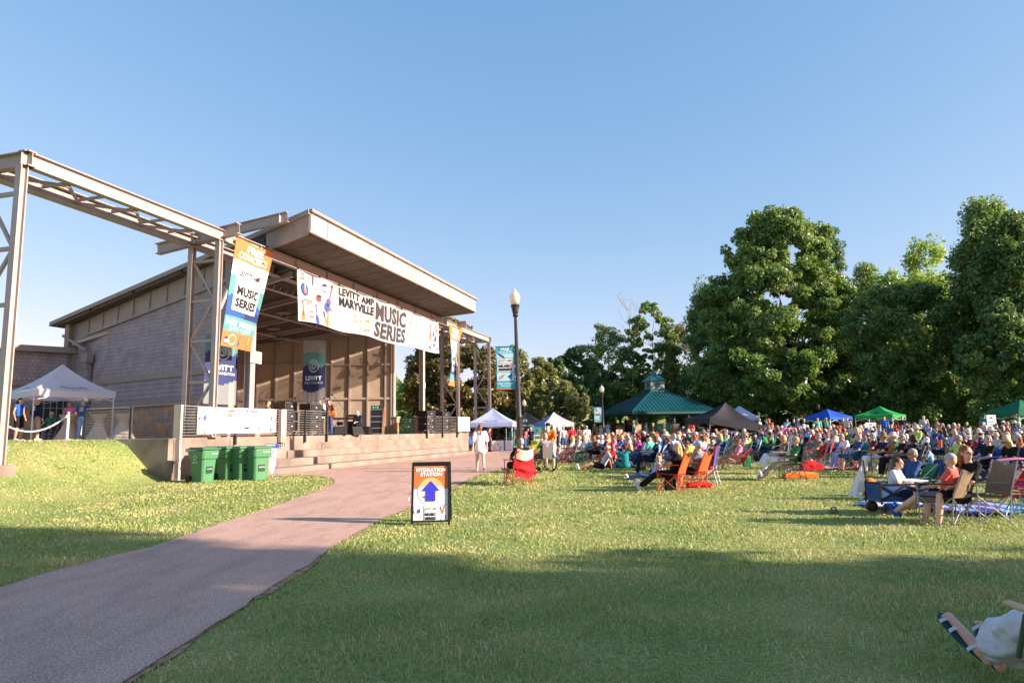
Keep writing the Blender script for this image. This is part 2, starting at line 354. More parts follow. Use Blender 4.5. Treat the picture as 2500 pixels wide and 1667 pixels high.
b.inputs['Roughness'].default_value = .85; b.inputs['Specular IOR Level'].default_value = .3; tc = N.new('ShaderNodeTexCoord')
a1 = ramp(noi(.5, 6), [(.3, hx('ab8777')), (.5, hx('ba9382')), (.7, hx('c69e8b'))]); a2 = ramp(noi(58, 4), [(.38, hx('705850')), (.5, hx('b79485')), (.62, hx('e6cabb'))])
a3 = ramp(noi(3, 8, (1, .3, 1)), [(.36, hx('9a796a')), (.55, hx('cca591')), (.75, hx('d3ae9b'))])
L.new(mixc(.48, mixc(.5, a1, a3), a2), b.inputs['Base Color'])
bp = N.new('ShaderNodeBump'); bp.inputs['Strength'].default_value = .5; bp.inputs['Distance'].default_value = .01; L.new(noi(110, 2), bp.inputs['Height']); L.new(bp.outputs[0], b.inputs['Normal'])
me.materials.append(m)

# bare soil along the path edges
b_ = MB(); q_ = random.Random(9)
for side in (lp, rp):
    vs = []
    for i in range(len(side) - 1):
        p, q = side[i], side[i + 1]; k = max(1, int((q - p).length / .22)); nrm = Vector((-(q - p).y, (q - p).x)).normalized()
        for a in range(k):
            c = p.lerp(q, a / k); wd = max(.02 + .06 * q_.random() ** 2 + .03 * math.sin(c.y * 2.1 + c.x), .01); vs.append((c + nrm * wd, c - nrm * wd))
    b_.add([(v.x, v.y, ground(v.x, v.y) + .012) for pr in vs for v in pr], [(2 * i, 2 * i + 1, 2 * i + 3, 2 * i + 2) for i in range(len(vs) - 1)])
tag(b_.build('soil_edge', mat('bare_soil', hx('8a6048'), .95, .3, 7, bump=.6, bscale=40, col2=hx('c09a7c')), fix=False), kind='structure')

# ================================================================ stage platform
st_root = lambda name, label, cat, group=None: thing(name, label, cat, (SA.x, SA.y, 0), TH, group)
DECK = 1.6
plat = st_root('stage_platform', 'pale concrete stage platform with broad seat steps along its front', 'stage')
b_ = MB(); b_.box((14.2, 9.3, .65), (28.6, 18.6, 1.9)); b_.build('deck', CONC, plat, bevel=.015)
b_ = MB()
for i in range(1): b_.box((14.2, .1, .9), (28.58, .3, .02))
for k, (t0, t1, wf, zt) in enumerate([(9.3, 22.4, -.02, 1.3), (6.9, 23.5, -.55, 1.0), (4.9, 24.2, -1.15, .71), (3.3, 24.6, -1.8, .42)]):
    b_ = MB(); back = [-0.01, -.04, -.57, -1.17][k]
    wv = [(-.35), -.55, -1.15, -1.8][k]
    dd = abs(wv - back); lo, hi = -.2, zt; b_.hexa([(t0, wv, lo), (t1, wv, lo), (t1, back, lo), (t0 - dd * 1.3, back, lo), (t0, wv, hi), (t1, wv, hi), (t1, back, hi), (t0 - dd * 1.3, back, hi)]); b_.build('step', CONC, plat, bevel=.02)
# slanted end walls that meet the steps
for k, (t0, t1) in enumerate([(0, 0)]): pass
# joints: thin dark lines on the front
for t in (2.7, 5.55, 12.5, 17.0, 26.2): MB().box((t, -.004, 1.0), (.02, .012, 1.15)).build('joint', STEELD, plat)
# plaza and its retaining wall on the left (same concrete)
pz = st_root('terrace', 'raised concrete terrace beside the left end of the stage', 'terrace')
b_ = MB(); b_.box((-9.1, 11.0, .79), (17.9, 16.4, 1.56)); b_.build('slab', CONC, pz, bevel=.01)
b_ = MB(); b_.box((-.15, 1.55, .7), (.28, 3.1, 1.76)); b_.build('retaining_wall', CONC2, pz, bevel=.01)

# ================================================================ band shell
def ztop(w_): return 10.55 - .1225 * (w_ + 2.2)
shell = st_root('bandshell', 'large grey shingled bandshell with a tilted roof and open stage front', 'bandshell')
FL = Vector((6.2, 3.0)); dL = Vector((.29, .957)); LL = 14.2
FR = Vector((22.3, 3.0)); dR = Vector((-.40, .917)); LR = 13.6
BLc = FL + dL * LL; BRc = FR + dR * LR
def wall_obj(name, F, d, prof, thick, m, parent, side): # a wall in its own frame: x along d, z up
    ang = math.atan2(d.y, d.x); b_ = MB(); n = len(prof)
    vs = [(x, 0, z) for x, z in prof] + [(x, side * thick, z) for x, z in prof]
    b_.add(vs, [tuple(range(n)), tuple(range(2 * n - 1, n - 1, -1))] + [(i, (i + 1) % n, n + (i + 1) % n, n + i) for i in range(n)])
    return b_.build(name, m, parent, loc=(F.x, F.y, 0), rot=(0, 0, ang))
def ceilz(w_): return ztop(w_) - 1.35
def zl(k): return ztop(3 + dL.y * k) - .28
wall = wall_obj('side_wall', FL, dL, [(0, 4.55), (LL, 4.55), (LL, zl(LL)), (0, zl(0))], .3, SHING, shell, -1)
wall_obj('lap_siding', FL, dL, [(0, 3.2), (LL, 3.2), (LL, 4.55), (0, 4.55)], .3, LAP, shell, -1)
def side_trim(name, z0, z1, out, m, k0=0, k1=LL):
    ang = math.atan2(dL.y, dL.x); b_ = MB(); b_.box(((k0 + k1) / 2, out / 2, (z0 + z1) / 2), (k1 - k0, out, z1 - z0))
    return b_.build(name, m, shell, loc=(FL.x, FL.y, 0), rot=(0, 0, ang))
side_trim('trim_board', 4.45, 4.75, .05, TRIM); side_trim('trim_board', 3.2, 3.48, .06, TRIM)
wall_obj('stone_base', Vector((FL.x - .05, FL.y)), dL, [(-.05, 1.5), (LL, 1.5), (LL, 3.2), (-.05, 3.2)], .32, STONE, shell, -1)
ang = math.atan2(dL.y, dL.x)
b_ = MB(); b_.box((LL / 2, .07, 3.17), (LL, .2, .09)); b_.build('stone_cap', CAPST, shell, loc=(FL.x, FL.y, 0), rot=(0, 0, ang), bevel=.01)
# rake board under the roof edge with its lower trim and corner board
b_ = MB()
b_.add([(0, .09, zl(0) - 1.0), (LL, .09, zl(LL) - .8), (LL, .09, zl(LL)), (0, .09, zl(0)), (0, .0, zl(0) - 1.0), (LL, .0, zl(LL) - .8), (LL, .0, zl(LL)), (0, 0, zl(0))], [(0, 1, 2, 3), (4, 7, 6, 5), (0, 4, 5, 1), (3, 2, 6, 7), (1, 5, 6, 2), (0, 3, 7, 4)])
b_.build('rake_board', TRIM, shell, loc=(FL.x, FL.y, 0), rot=(0, 0, ang))
b_ = MB()
b_.add([(0, .13, zl(0) - 1.15), (LL, .13, zl(LL) - .95), (LL, .13, zl(LL) - .78), (0, .13, zl(0) - .98), (0, .0, zl(0) - 1.15), (LL, .0, zl(LL) - .95), (LL, .0, zl(LL) - .78), (0, 0, zl(0) - .98)], [(0, 1, 2, 3), (4, 7, 6, 5), (0, 4, 5, 1), (3, 2, 6, 7), (1, 5, 6, 2), (0, 3, 7, 4)])
for k in np.arange(.5, LL, 1.5): b_.box((k, .12, zl(k) - .5), (.07, .07, .95))
b_.build('rake_trim', TRIM, shell, loc=(FL.x, FL.y, 0), rot=(0, 0, ang))
b_ = MB(); b_.box((LL - .12, .06, 4.6), (.34, .14, 6.2)); b_.build('corner_board', TRIM, shell, loc=(FL.x, FL.y, 0), rot=(0, 0, ang))
# conductor head and downspout
b_ = MB(); b_.bar((LL + .6, .35, 7.35), (LL - 2.0, .3, 6.35), .14, .14); b_.box((LL - 2.1, .28, 5.9), (.62, .36, .5)); b_.box((LL - 2.1, .25, 5.5), (.3, .3, .35)); b_.box((LL - 2.1, .17, 4.1), (.22, .2, 2.6))
b_.build('downspout', TRIM, shell, loc=(FL.x, FL.y, 0), rot=(0, 0, ang), bevel=.01)
b_ = MB(); b_.box((LL - 3.6, .05, 3.85), (.35, .06, .4)); b_.build('vent_plate', STEELD, shell, loc=(FL.x, FL.y, 0), rot=(0, 0, ang))
# right (inner) wall with battens
wr = wall_obj('stage_wall', FR, dR, [(0, 1.58), (LR, 1.58), (LR, ceilz(15.8)), (0, ceilz(3) + .1)], .25, PANEL, shell, -1)
angR = math.atan2(dR.y, dR.x); b_ = MB()
for i, k in enumerate([.09, .55] + list(np.arange(1.7, LR, 1.17))): b_.box((k, .07, (ceilz(3 + .917 * k) + 1.6) / 2), (.1 if i != 0 else .22, .14, ceilz(3 + .917 * k) - 1.6))
b_.build('batten', TRIM, shell, loc=(FR.x, FR.y, 0), rot=(0, 0, angR))
b_ = MB()
for z in (1.75, 3.95, 6.2): b_.box((LR / 2, .055, z), (LR, .11, .14))
b_.build('rail_board', TRIM, shell, loc=(FR.x, FR.y, 0), rot=(0, 0, angR))
# rear wall
b_ = MB(); b_.box(((BLc.x + BRc.x) / 2, 16.75, 4.8), (BRc.x - BLc.x + .8, .3, 6.5)); b_.build('rear_wall', PANEL, shell)
# left wall inner face frame
b_ = MB(); b_.bar((FL.x, FL.y, 1.6), (FL.x, FL.y, 9.2), .35, .35, (1, 0, 0)); b_.build('wall_end_post', TRIM, shell); b_ = MB(); b_.bar((FR.x, FR.y, 1.6), (FR.x, FR.y, 9.2), .12, .35, (1, 0, 0)); b_.build('wall_end_post', TRIM, shell)
# roof
tl = lambda w_: 4.2 + .2825 * (w_ + 2.2); tr = lambda w_: 24.0 - .29 * (w_ + 2.2)
def slab(w0, w1, dz0, dz1, il=0, ir=0):
    P = []
    for dz in (dz1, dz0):
        P += [(tl(w0) + il, w0, ztop(w0) - dz), (tr(w0) - ir, w0, ztop(w0) - dz), (tr(w1) - ir, w1, ztop(w1) - dz), (tl(w1) + il, w1, ztop(w1) - dz)]
    return P
b_ = MB(); b_.hexa(slab(-2.25, 17.9, 0, .12)); b_.build('roof', ROOFM, shell)
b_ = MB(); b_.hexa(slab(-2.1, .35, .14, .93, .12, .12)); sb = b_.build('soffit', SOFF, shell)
# fascia
b_ = MB(); b_.box((14.1, -2.17, 10.07), (19.75, .1, .86)); fa = b_.build('fascia', TRIML, shell)
for t in np.linspace(4.25, 23.95, 17): MB().box((t, -2.225, 10.06), (.03, .02, .84)).build('fascia_seam', STEELD, fa)
b_ = MB(); b_.box((14.1, -2.28, 10.52), (19.9, .16, .13)); b_.box((14.1, -2.23, 9.66), (19.9, .06, .07)); b_.build('gutter', TRIM, shell, bevel=.02)
b_ = MB()
def cheek(tf, sgn):
    P = []
    for dz in (.95, .13):
        P += [(tf(-2.1) , -2.1, ztop(-2.1) - dz), (tf(-2.1) + .1 * sgn, -2.1, ztop(-2.1) - dz), (tf(.35) + .1 * sgn, .35, ztop(.35) - dz), (tf(.35), .35, ztop(.35) - dz)]
    b_.hexa(P)
cheek(tl, 1); b_.build('roof_end_panel', TRIM, shell); b_ = MB(); cheek(tr, -1); b_.build('roof_end_panel', TRIM, shell)
# eaves along the left rake, thin dark edge
b_ = MB(); b_.bar((tl(-2.2) - .03, -2.2, ztop(-2.2) - .08), (tl(17.9) - .03, 17.9, ztop(17.9) - .08), .1, .2, mi=0); b_.bar((tl(17.9), 17.95, ztop(17.9) - .1), (tr(17.9), 17.95, ztop(17.9) - .1), .14, .2); b_.build('rake_gutter', TRIM, shell)
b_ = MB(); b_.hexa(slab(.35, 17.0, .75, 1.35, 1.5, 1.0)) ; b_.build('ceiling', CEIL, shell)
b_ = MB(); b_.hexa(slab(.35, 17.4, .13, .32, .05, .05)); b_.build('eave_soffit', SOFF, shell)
# steel beams below the ceiling
b_ = MB()
for t in np.linspace(7, 21, 5): b_.ibeam((t, .5, ceilz(.5) - .12), (14.1 + (t - 14.1) * .6, 16.2, ceilz(16.2) - .12), .14, .24)
for w_ in (2.2, 5.2, 8.2, 11.2): b_.tube([(tl(w_) + 1.8, w_, ceilz(w_) - .3), (tr(w_) - 1.6, w_, ceilz(w_) - .3)], .05, 6)
for w_ in (2.2, 5.2):
    for t in np.arange(tl(w_) + 2, tr(w_) - 2, .5): b_.bar((t, w_, ceilz(w_) - .3), (t + .25, w_, ceilz(w_) - .02), .03, .03)
b_.build('ceiling_beam', STEEL, shell)
# roof outriggers
b_ = MB(); b_.ibeam((4.05, 1.4, 10.02), (4.05, -1.29, 10.32), .2, .42); b_.box((4.05, -.95, 10.28), (.22, .03, .4)); b_.build('outrigger_beam', STEEL, shell)
b_ = MB(); b_.ibeam((24.2, 1.4, 10.02), (24.2, -1.29, 10.32), .2, .42); b_.build('outrigger_beam', STEEL, shell)
# columns on stone piers
for t, w_ in ((5.25, 1.2), (22.8, 1.2), (22.35, 2.9)):
    big_ = t != 22.35
    if big_:
        b_ = MB(); b_.ibeam((t, w_, 2.7), (t, w_, ztop(w_) - .9), .3, .3, .03, .03, (0, 1, 0)); b_.build('column', STEEL, shell)
    b_ = MB(); b_.box((0, 0, 0), (.72 if big_ else .4, .72 if big_ else .4, 1.05)); p_ = b_.build('stone_pier', STONE, shell, loc=(t, w_, 2.12), bevel=.02)
    b_ = MB(); b_.box((0, 0, .57), (.86 if big_ else .5, .86 if big_ else .5, .1)); b_.build('pier_cap', CAPST, p_, bevel=.02)
# rear low wing of the building at far left
wing = st_root('rear_wing', 'low grey shingled wing with a flat dark roof edge behind the terrace', 'building')
P0 = BLc + Vector((-.2, 0)); dW = Vector((-.93, .37)); LW = 16
def WO(name, prof, th_, m, out=0):
    return wall_obj(name, P0 + Vector((0, 0)), dW, prof, th_, m, wing, -1)
wl = WO('shingle_wall', [(0, 4.55), (LW, 4.55), (LW, 6.15), (0, 6.45)], .3, SHING); WO('lap_wall', [(0, 3.3), (LW, 3.3), (LW, 4.55), (0, 4.55)], .3, LAP); WO('stone_base', [(0, 1.5), (LW, 1.5), (LW, 3.3), (0, 3.3)], .33, STONE)
aW = math.atan2(dW.y, dW.x); wk = dict(loc=(P0.x, P0.y, 0), rot=(0, 0, aW))
b_ = MB(); b_.hexa([(-.2, -4, 6.3), (-.2, .35, 6.3), (LW, .35, 6.0), (LW, -4, 6.0), (-.2, -4, 6.62), (-.2, .35, 6.62), (LW, .35, 6.3), (LW, -4, 6.3)]); b_.build('roof_edge', TRIM, wing, **wk)
b_ = MB(); b_.box((LW / 2, .04, 4.6), (LW, .06, .28)); b_.box((LW / 2, .04, 3.35), (LW, .08, .26)); b_.box((3.5, .05, 5.5), (.5, .05, .28)); b_.build('trim_board', TRIM, wing, **wk)
b_ = MB(); b_.box((.75, .06, 2.75), (1.3, .12, 2.4)); dr = b_.build('door', mat('door_dark', hx('2c3438'), .4), wing, **wk)
b_ = MB()
for x in (.25, .55, .85, 1.15): b_.box((x, .13, 2.75), (.04, .03, 2.3))
for z in (1.9, 2.6, 3.3): b_.box((.75, .14, z), (1.25, .03, .04))
b_.build('door_bar', STEEL, dr)

# pendant lamps under the shell roof
first = None
for i, (t, w_, lb) in enumerate([(7.5, 3.4, 'nearest'), (9.6, 5.2, 'a'), (11.8, 4.2, 'a'), (11.0, 8.4, 'a'), (9.6, 10.6, 'a'), (14.5, 6.8, 'a'), (17.0, 8.2, 'a')]):
    p = S(t, w_, ceilz(w_) - .28)
    l = thing('pendant_lamp', 'dish shaped pendant lamp nearest the left column under the stage ceiling' if i == 0 else 'dish shaped pendant lamp hanging deeper under the dark stage ceiling', 'lamp', p, 0, 'pendant lamps under the stage ceiling')
    MB().tube([(0, 0, .3), (0, 0, 0)], .015, 5).build('stem', STEELD, l)
    MB().lathe([(.05, .06), (.12, .02), (.34, -.07), (.36, -.13), (.33, -.12), (.1, -.02)], 16).build('shade', mat('lamp_shade_metal', hx('7a7068'), .5), l, smooth=True)
# ================================================================ steel frame
fr = st_root('steel_frame', 'tall brown laced steel frame standing along the whole stage front', 'steel frame')
TP = [(-5.86, .95), (1.72, 1.6), (26.3, 1.6), (33.35, .1)]
for w_ in (0.0, 1.2):
    zb = 9.06 if w_ == 0 else 8.88
    b_ = MB(); b_.ibeam((-5.92, w_, zb), (33.55, w_, zb), .24 if w_ == 0 else .34, .42, .03, .02)
    for t in np.arange(4, 25, 2.5): b_.box((t, w_, zb), (.02, .23, .36))
    b_.build('beam', STEEL, fr)
for t, z0 in TP:
    for w_ in (0, 1.2):
        b_ = MB(); b_.ibeam((t, w_, z0), (t, w_, 8.86), .2, .21, .03, .03, (1, 0, 0)); b_.box((t, w_, z0 + .02), (.42, .42, .03)); b_.build('post', STEEL, fr)
    b_ = MB(); k = 0; z = 8.1
    while z > z0 + .4:
        b_.bar((t, .13, z), (t, 1.07, z), .1, .1)
        zn = z - 1.5
        if zn > z0 - 1.0: 
            a, c = (.13, 1.07) if k % 2 else (1.07, .13)
            b_.bar((t, a, z - .08), (t, c, max(zn + .06, z0 + .1)), .08, .08, (1, 0, 0))
        z = zn; k += 1
    b_.build('tower_lacing', STEEL, fr)
for a, c in ((-5.6, 1.6), (26.4, 33.2)):
    b_ = MB(); n = 3; zz = 8.8
    for i in range(n):
        t0 = a + (c - a) * i / n; t1 = a + (c - a) * (i + 1) / n; tm = (t0 + t1) / 2
        b_.bar((t0, 1.1, zz), (tm, .1, zz), .07, .08); b_.bar((tm, .1, zz), (t1, 1.1, zz), .07, .08)
        b_.bar((tm, .1, zz + .1), (tm, 1.1, zz + .1), .07, .08); b_.bar((t1, .1, zz + .1), (t1, 1.1, zz + .1), .07, .08)
    b_.build('top_lacing', STEEL, fr)
for t in (1.9, 26.15):
    b_ = MB(); b_.ibeam((t, -.72, 9.28), (t, 3.0, 8.83), .26, .42, .03, .02); b_.build('cross_beam', STEEL, fr)
for t in (-5.75, 33.4):
    b_ = MB(); b_.ibeam((t, -.2, 9.06), (t, 1.4, 9.06), .24, .42, .03, .02); b_.build('cross_beam', STEEL, fr)
for t, dt in ((1.8, 1.0), (26.2, -1.0)):
    b_ = MB(); b_.bar((t + dt * 1.35, 0, 8.85), (t + dt * .08, 0, 6.3), .12, .1, (0, 1, 0)); b_.build('knee_brace', STEEL, fr)
b_ = MB(); b_.box((-5.8, .6, .78), (.45, 1.7, .44)); b_.build('footing', CONC, fr, bevel=.02)
b_ = MB(); b_.box((33.35, .6, .2), (.6, 2.2, .25)); b_.build('footing', CONC, fr, bevel=.02)
# small blue flood light on the beam
fl = st_root('flood_light', 'small blue flood light clamped on top of the front beam', 'flood light')
b_ = MB(); b_.box((4.35, .05, 9.45), (.16, .16, .4)); b_.build('housing', mat('blue_shell', hx('1d2a5c'), .4), fl, bevel=.02); b_ = MB(); b_.box((4.35, -.05, 9.3), (.2, .2, .03)); b_.build('bracket', STEELD, fl)

# ================================================================ guard rails with cables
def railing(label, pts, posts, group='cable guard railings', nc=11, h=1.1, z=DECK, big=()):
    r = st_root('cable_railing', label, 'railing', group)
    for i, (t, w_) in enumerate(posts):
        b_ = MB()
        if (t, w_) in big: b_.box((t, w_ - .0, z + h / 2 - .8), (.09, .3, h + 1.6)); b_.build('post', TRIML, r, bevel=.01)
        else: b_.box((t, w_ - .03, z + h / 2 - .15), (.045, .09, h + .3)); b_.box((t, w_ - .07, z - .12), (.07, .05, .34)); b_.build('post', STEELD, r)
    b_ = MB()
    for k in range(nc):
        zz = z + .08 + (h - .1) * k / (nc - 1)
        for (p, q) in zip(pts[:-1], pts[1:]): b_.tube([(p[0], p[1], zz), (q[0], q[1], zz)], .011 if k < nc - 1 else .018, 5)
    b_.build('cable', CABLE, r); return r
railing('cable railing with the long sponsor banner at the left end of the stage', [(.08, -.03), (9.2, -.03)], [(.05, -.04), (2.9, -.03), (7.45, -.03), (9.2, -.03)], big=((.05, -.04),))
b_ = MB(); b_.box((5.75, -.1, 2.02), (.34, .16, 1.35)); b_.box((5.68, -.2, 1.45), (.05, .06, .55)); b_.box((5.82, -.2, 1.45), (.05, .06, .55)); bp_ = st_root('wide_post', 'wide grey steel post where the sponsor banner ends', 'post'); b_.build('plate', TRIML, bp_, bevel=.01)
railing('cable railing at the right end of the stage beside the white tent', [(20.7, -.03), (28.5, -.03)], [(20.7, -.03), (23.25, -.03), (25.9, -.03), (28.5, -.03)])
railing('cable railing on the terrace left of the stage wall', [(-.02, 1.9), (-.02, 3.9)], [(-.02, 1.9), (-.02, 3.9)], z=1.58)
railing('cable railing at the back of the deck behind the band', [(27.9, 2.2), (27.9, 9.5)], [(27.9, 2.2), (27.9, 4.0), (27.9, 6.5), (27.9, 9.5)])

# ================================================================ printed banners
INK = mat('black_ink', hx('1c1a22'), .7, .05); ORA = mat('orange_print', hx('e27f48'), .7, .04, trans=.2); TEAL = mat('teal_print', hx('5c9a9c'), .7, .05, trans=.2)
NAVY = mat('navy_print', hx('35406f'), .7, .08, trans=.2); BLUE = mat('blue_print', hx('3a5c9c'), .7, .06, trans=.2); PALE = mat('pale_print', hx('c9dade'), .7, .04, trans=.2)
RED = mat('red_print', hx('c8322c'), .7, .05); GHOST = mat('faded_print', hx('cfd2d4'), .7, .03); WPR = mat('white_print', hx('e9e9ea'), .7, .03)
TAN = mat('wood_print', hx('c06a32'), .7, .05); VIO = mat('violet_print', hx('5a4aa8'), .7, .05); DGREY = mat('grey_ink', hx('3a3639'), .7, .06)
def guitar(A, cx, cy, s, a=1.0, m=None, m2=None, rot=0, layer=1): # s = height in v, a = u per v
    m = m or ORA; m2 = m2 or RED
    def P(x, y): c_, s_ = math.cos(rot), math.sin(rot); return (cx + (x * c_ - y * s_) * s * a, cy + (x * s_ + y * c_) * s)
    A.poly([P(.16 * math.cos(k * PI / 6), -.3 + .17 * math.sin(k * PI / 6)) for k in range(12)], m, layer)
    A.poly([P(.115 * math.cos(k * PI / 5), -.12 + .12 * math.sin(k * PI / 5)) for k in range(10)], m, layer)
    A.poly([P(-.022, -.2), P(.022, -.2), P(.022, .4), P(-.022, .4)], m2, layer + 1)
    A.poly([P(-.04, .38), P(.04, .38), P(.05, .5), P(-.05, .5)], m2, layer + 1)
    A.poly([P(.045 * math.cos(k * PI / 4), -.2 + .045 * math.sin(k * PI / 4)) for k in range(8)], NAVY, layer + 2)
def banjo(A, cx, cy, s, a):
    A.ellp(cx, cy, .3 * s * a, .3 * s, INK, 1); A.ellp(cx, cy, .26 * s * a, .26 * s, BLUE, 2); A.rect(cx - .03 * s * a, cy, cx + .03 * s * a, cy + .7 * s, PALE, 3); A.ellp(cx, cy - .08 * s, .09 * s * a, .12 * s, ORA, 3)
def drum(A, cx, cy, s, a, c1=None, c2=None):
    c1 = c1 or BLUE; c2 = c2 or RED
    A.rect(cx - .4 * s * a, cy - .35 * s, cx + .4 * s * a, cy + .25 * s, c1, 1)
    for k in range(4): x = cx + (-.4 + .2 * k) * s * a; A.poly([(x, cy - .33 * s), (x + .2 * s * a, cy - .33 * s), (x + .1 * s * a, cy + .2 * s)], WPR, 2)
    A.ellp(cx, cy - .35 * s, .4 * s * a, .1 * s, c2, 1); A.ellp(cx, cy + .25 * s, .4 * s * a, .13 * s, c2, 3); A.ellp(cx, cy + .27 * s, .35 * s * a, .1 * s, INK, 4)
def tamb(A, cx, cy, s, a):
    A.ellp(cx, cy - .1 * s, .42 * s * a, .24 * s, RED, 1); A.ellp(cx, cy + .08 * s, .42 * s * a, .22 * s, ORA, 2); A.ellp(cx, cy + .1 * s, .35 * s * a, .17 * s, NAVY, 3)
def trumpet(A, cx, cy, s, a):
    A.ring(cx, cy, .26 * s * a, .2 * s, .06 * s * a, ORA, 1, 16, asp=1 / a); A.rect(cx - .5 * s * a, cy + .1 * s, cx + .45 * s * a, cy + .17 * s, ORA, 2)
    A.poly([(cx + .35 * s * a, cy + .14 * s), (cx + .6 * s * a, cy + .36 * s), (cx + .6 * s * a, cy - .08 * s)], ORA, 2)
    for k in (-.1, 0, .1): A.rect(cx + (k - .02) * s * a, cy - .2 * s, cx + (k + .02) * s * a, cy + .34 * s, ORA, 2)
    A.rect(cx - .6 * s * a, cy + .06 * s, cx - .5 * s * a, cy + .2 * s, INK, 2)
def sax(A, cx, cy, s, a):
    A.poly([(cx - .35 * s * a, cy + .2 * s), (cx - .12 * s * a, cy - .1 * s), (cx + .02 * s * a, cy - .5 * s), (cx - .12 * s * a, cy - .55 * s), (cx - .28 * s * a, cy - .3 * s)], ORA, 1)
    A.poly([(cx - .12 * s * a, cy - .5 * s), (cx + .06 * s * a, cy - .5 * s), (cx + .2 * s * a, cy + .4 * s), (cx + .08 * s * a, cy + .4 * s)], ORA, 1)
    A.ring(cx + .28 * s * a, cy + .38 * s, .16 * s * a, .14 * s, .06 * s * a, RED, 2, 10, 0, PI, asp=1 / a); A.poly([(cx - .4 * s * a, cy + .22 * s), (cx - .3 * s * a, cy + .26 * s), (cx - .22 * s * a, cy - .02 * s), (cx - .3 * s * a, cy - .05 * s)], INK, 2)
def mic(A, cx, cy, s, a):
    A.ellp(cx, cy + .3 * s, .12 * s * a, .16 * s, RED, 1); A.poly([(cx - .08 * s * a, cy + .2 * s), (cx + .1 * s * a, cy + .2 * s), (cx + .06 * s * a, cy - .4 * s), (cx, cy - .4 * s)], NAVY, 2)
def note(A, cx, cy, s, a, m=None, two=False):
    m = m or ORA; A.ellp(cx, cy - .35 * s, .16 * s * a, .12 * s, m, 1); A.rect(cx + .08 * s * a, cy - .35 * s, cx + .15 * s * a, cy + .45 * s, m, 1)
    if two:
        A.ellp(cx + .45 * s * a, cy - .3 * s, .16 * s * a, .12 * s, m, 1); A.rect(cx + .54 * s * a, cy - .3 * s, cx + .61 * s * a, cy + .5 * s, m, 1); A.poly([(cx + .08 * s * a, cy + .3 * s), (cx + .61 * s * a, cy + .36 * s), (cx + .61 * s * a, cy + .52 * s), (cx + .08 * s * a, cy + .46 * s)], m, 1)
    else: A.poly([(cx + .08 * s * a, cy + .45 * s), (cx + .08 * s * a, cy + .25 * s), (cx + .38 * s * a, cy + .1 * s), (cx + .36 * s * a, cy + .22 * s)], m, 1)
def swirl(A, cx, cy, rx, ry, m, layer=2):
    for i, (sc_, dx, dy) in enumerate([(1, 0, 0), (.82, .1, -.08), (.64, -.06, .1), (.46, .08, 0), (.3, 0, -.05)]):
        A.ring(cx + dx * rx, cy + dy * ry, rx * sc_, ry * sc_, rx * .09, m, layer, 22, asp=ry / rx)

# the wide banner across the stage
bn = st_root('stage_banner', 'wide white banner with black music series lettering across the stage opening', 'banner')
def fbig(u_, v_):
    t = 6.35 + 15.9 * u_; sag = .10 * math.sin(PI * u_) * (1 - v_) + .05 * math.sin(u_ * 19) * (1 - v_)
    z0 = 6.5 + .25 * u_ ** 2 + sag; z1 = 8.76 + .06 * math.cos(u_ * 2 * PI * 7)*.5
    return (t, -.22 - .14 * math.sin(u_ * 6 + 1) * (1 - v_) ** 2 - .05 * math.sin(u_ * 23 + v_ * 3) * (1 - v_) - .10 * math.exp(-((u_ - .3 + .2 * v_) / .03) ** 2) * (1 - v_), z0 + (z1 - z0) * v_)
VMESH = mat('mesh_banner_white', hx('dcdbe0'), .8, .03, 3, trans=.2, alpha=.62)
A = Art(fbig, .012, .05, .25); A.base(VMESH, 90, 10); AS = 2.3 / 15.9
A.text('LEVITT AMP', .215, .80, .44, .97, INK, .03, 2); A.text('MARYVILLE', .215, .56, .44, .77, INK, .04, 2)
A.text('MUSIC', .455, .50, .69, .94, DGREY, .035, 2); A.text('SERIES', .455, .06, .695, .47, DGREY, .035, 2)
AS_ = AS
guitar(A, .022, .22, .42, AS_); banjo(A, .035, .66, .42, AS_); mic(A, .075, .9, .25, AS_); note(A, .018, .9, .14, AS_, RED, True); drum(A, .135, .82, .2, AS_)
tamb(A, .107, .58, .24, AS_); trumpet(A, .05, .42, .22, AS_); guitar(A, .09, .2, .45, AS_, BLUE, VIO); guitar(A, .162, .62, .7, AS_, BLUE, RED, -.35); sax(A, .15, .22, .4, AS_); note(A, .055, .17, .16, AS_, RED, True)
note(A, .305, .36, .2, AS_, ORA, True); note(A, .35, .42, .22, AS_, ORA); note(A, .34, .12, .2, AS_, ORA); note(A, .385, .25, .34, AS_, ORA, True); note(A, .735, .78, .24, AS_, ORA); note(A, .715, .45, .22, AS_, ORA, True)
A.ring(.82, .6, .045, .34, .003, GHOST, 2, 30, asp=7); A.ring(.82, .6, .03, .22, .003, GHOST, 2, 26, asp=7); A.ring(.82, .6, .018, .13, .003, GHOST, 2, 20, asp=7); A.text('LEVITT', .78, .1, .86, .2, GHOST, .02, 2)
guitar(A, .915, .62, .5, AS_); guitar(A, .945, .68, .36, AS_, BLUE, VIO); guitar(A, .97, .55, .45, AS_, BLUE, RED, -.3); sax(A, .975, .85, .22, AS_); trumpet(A, .93, .36, .14, AS_); tamb(A, .95, .25, .16, AS_); banjo(A, .905, .14, .2, AS_); drum(A, .98, .1, .14, AS_)
A.build('cloth', bn, smooth=True)
for u_ in np.linspace(.01, .99, 10): MB().box((6.35 + 15.9 * u_, -.13, 8.83), (.05, .1, .16)).build('hanger', STEELD, bn)

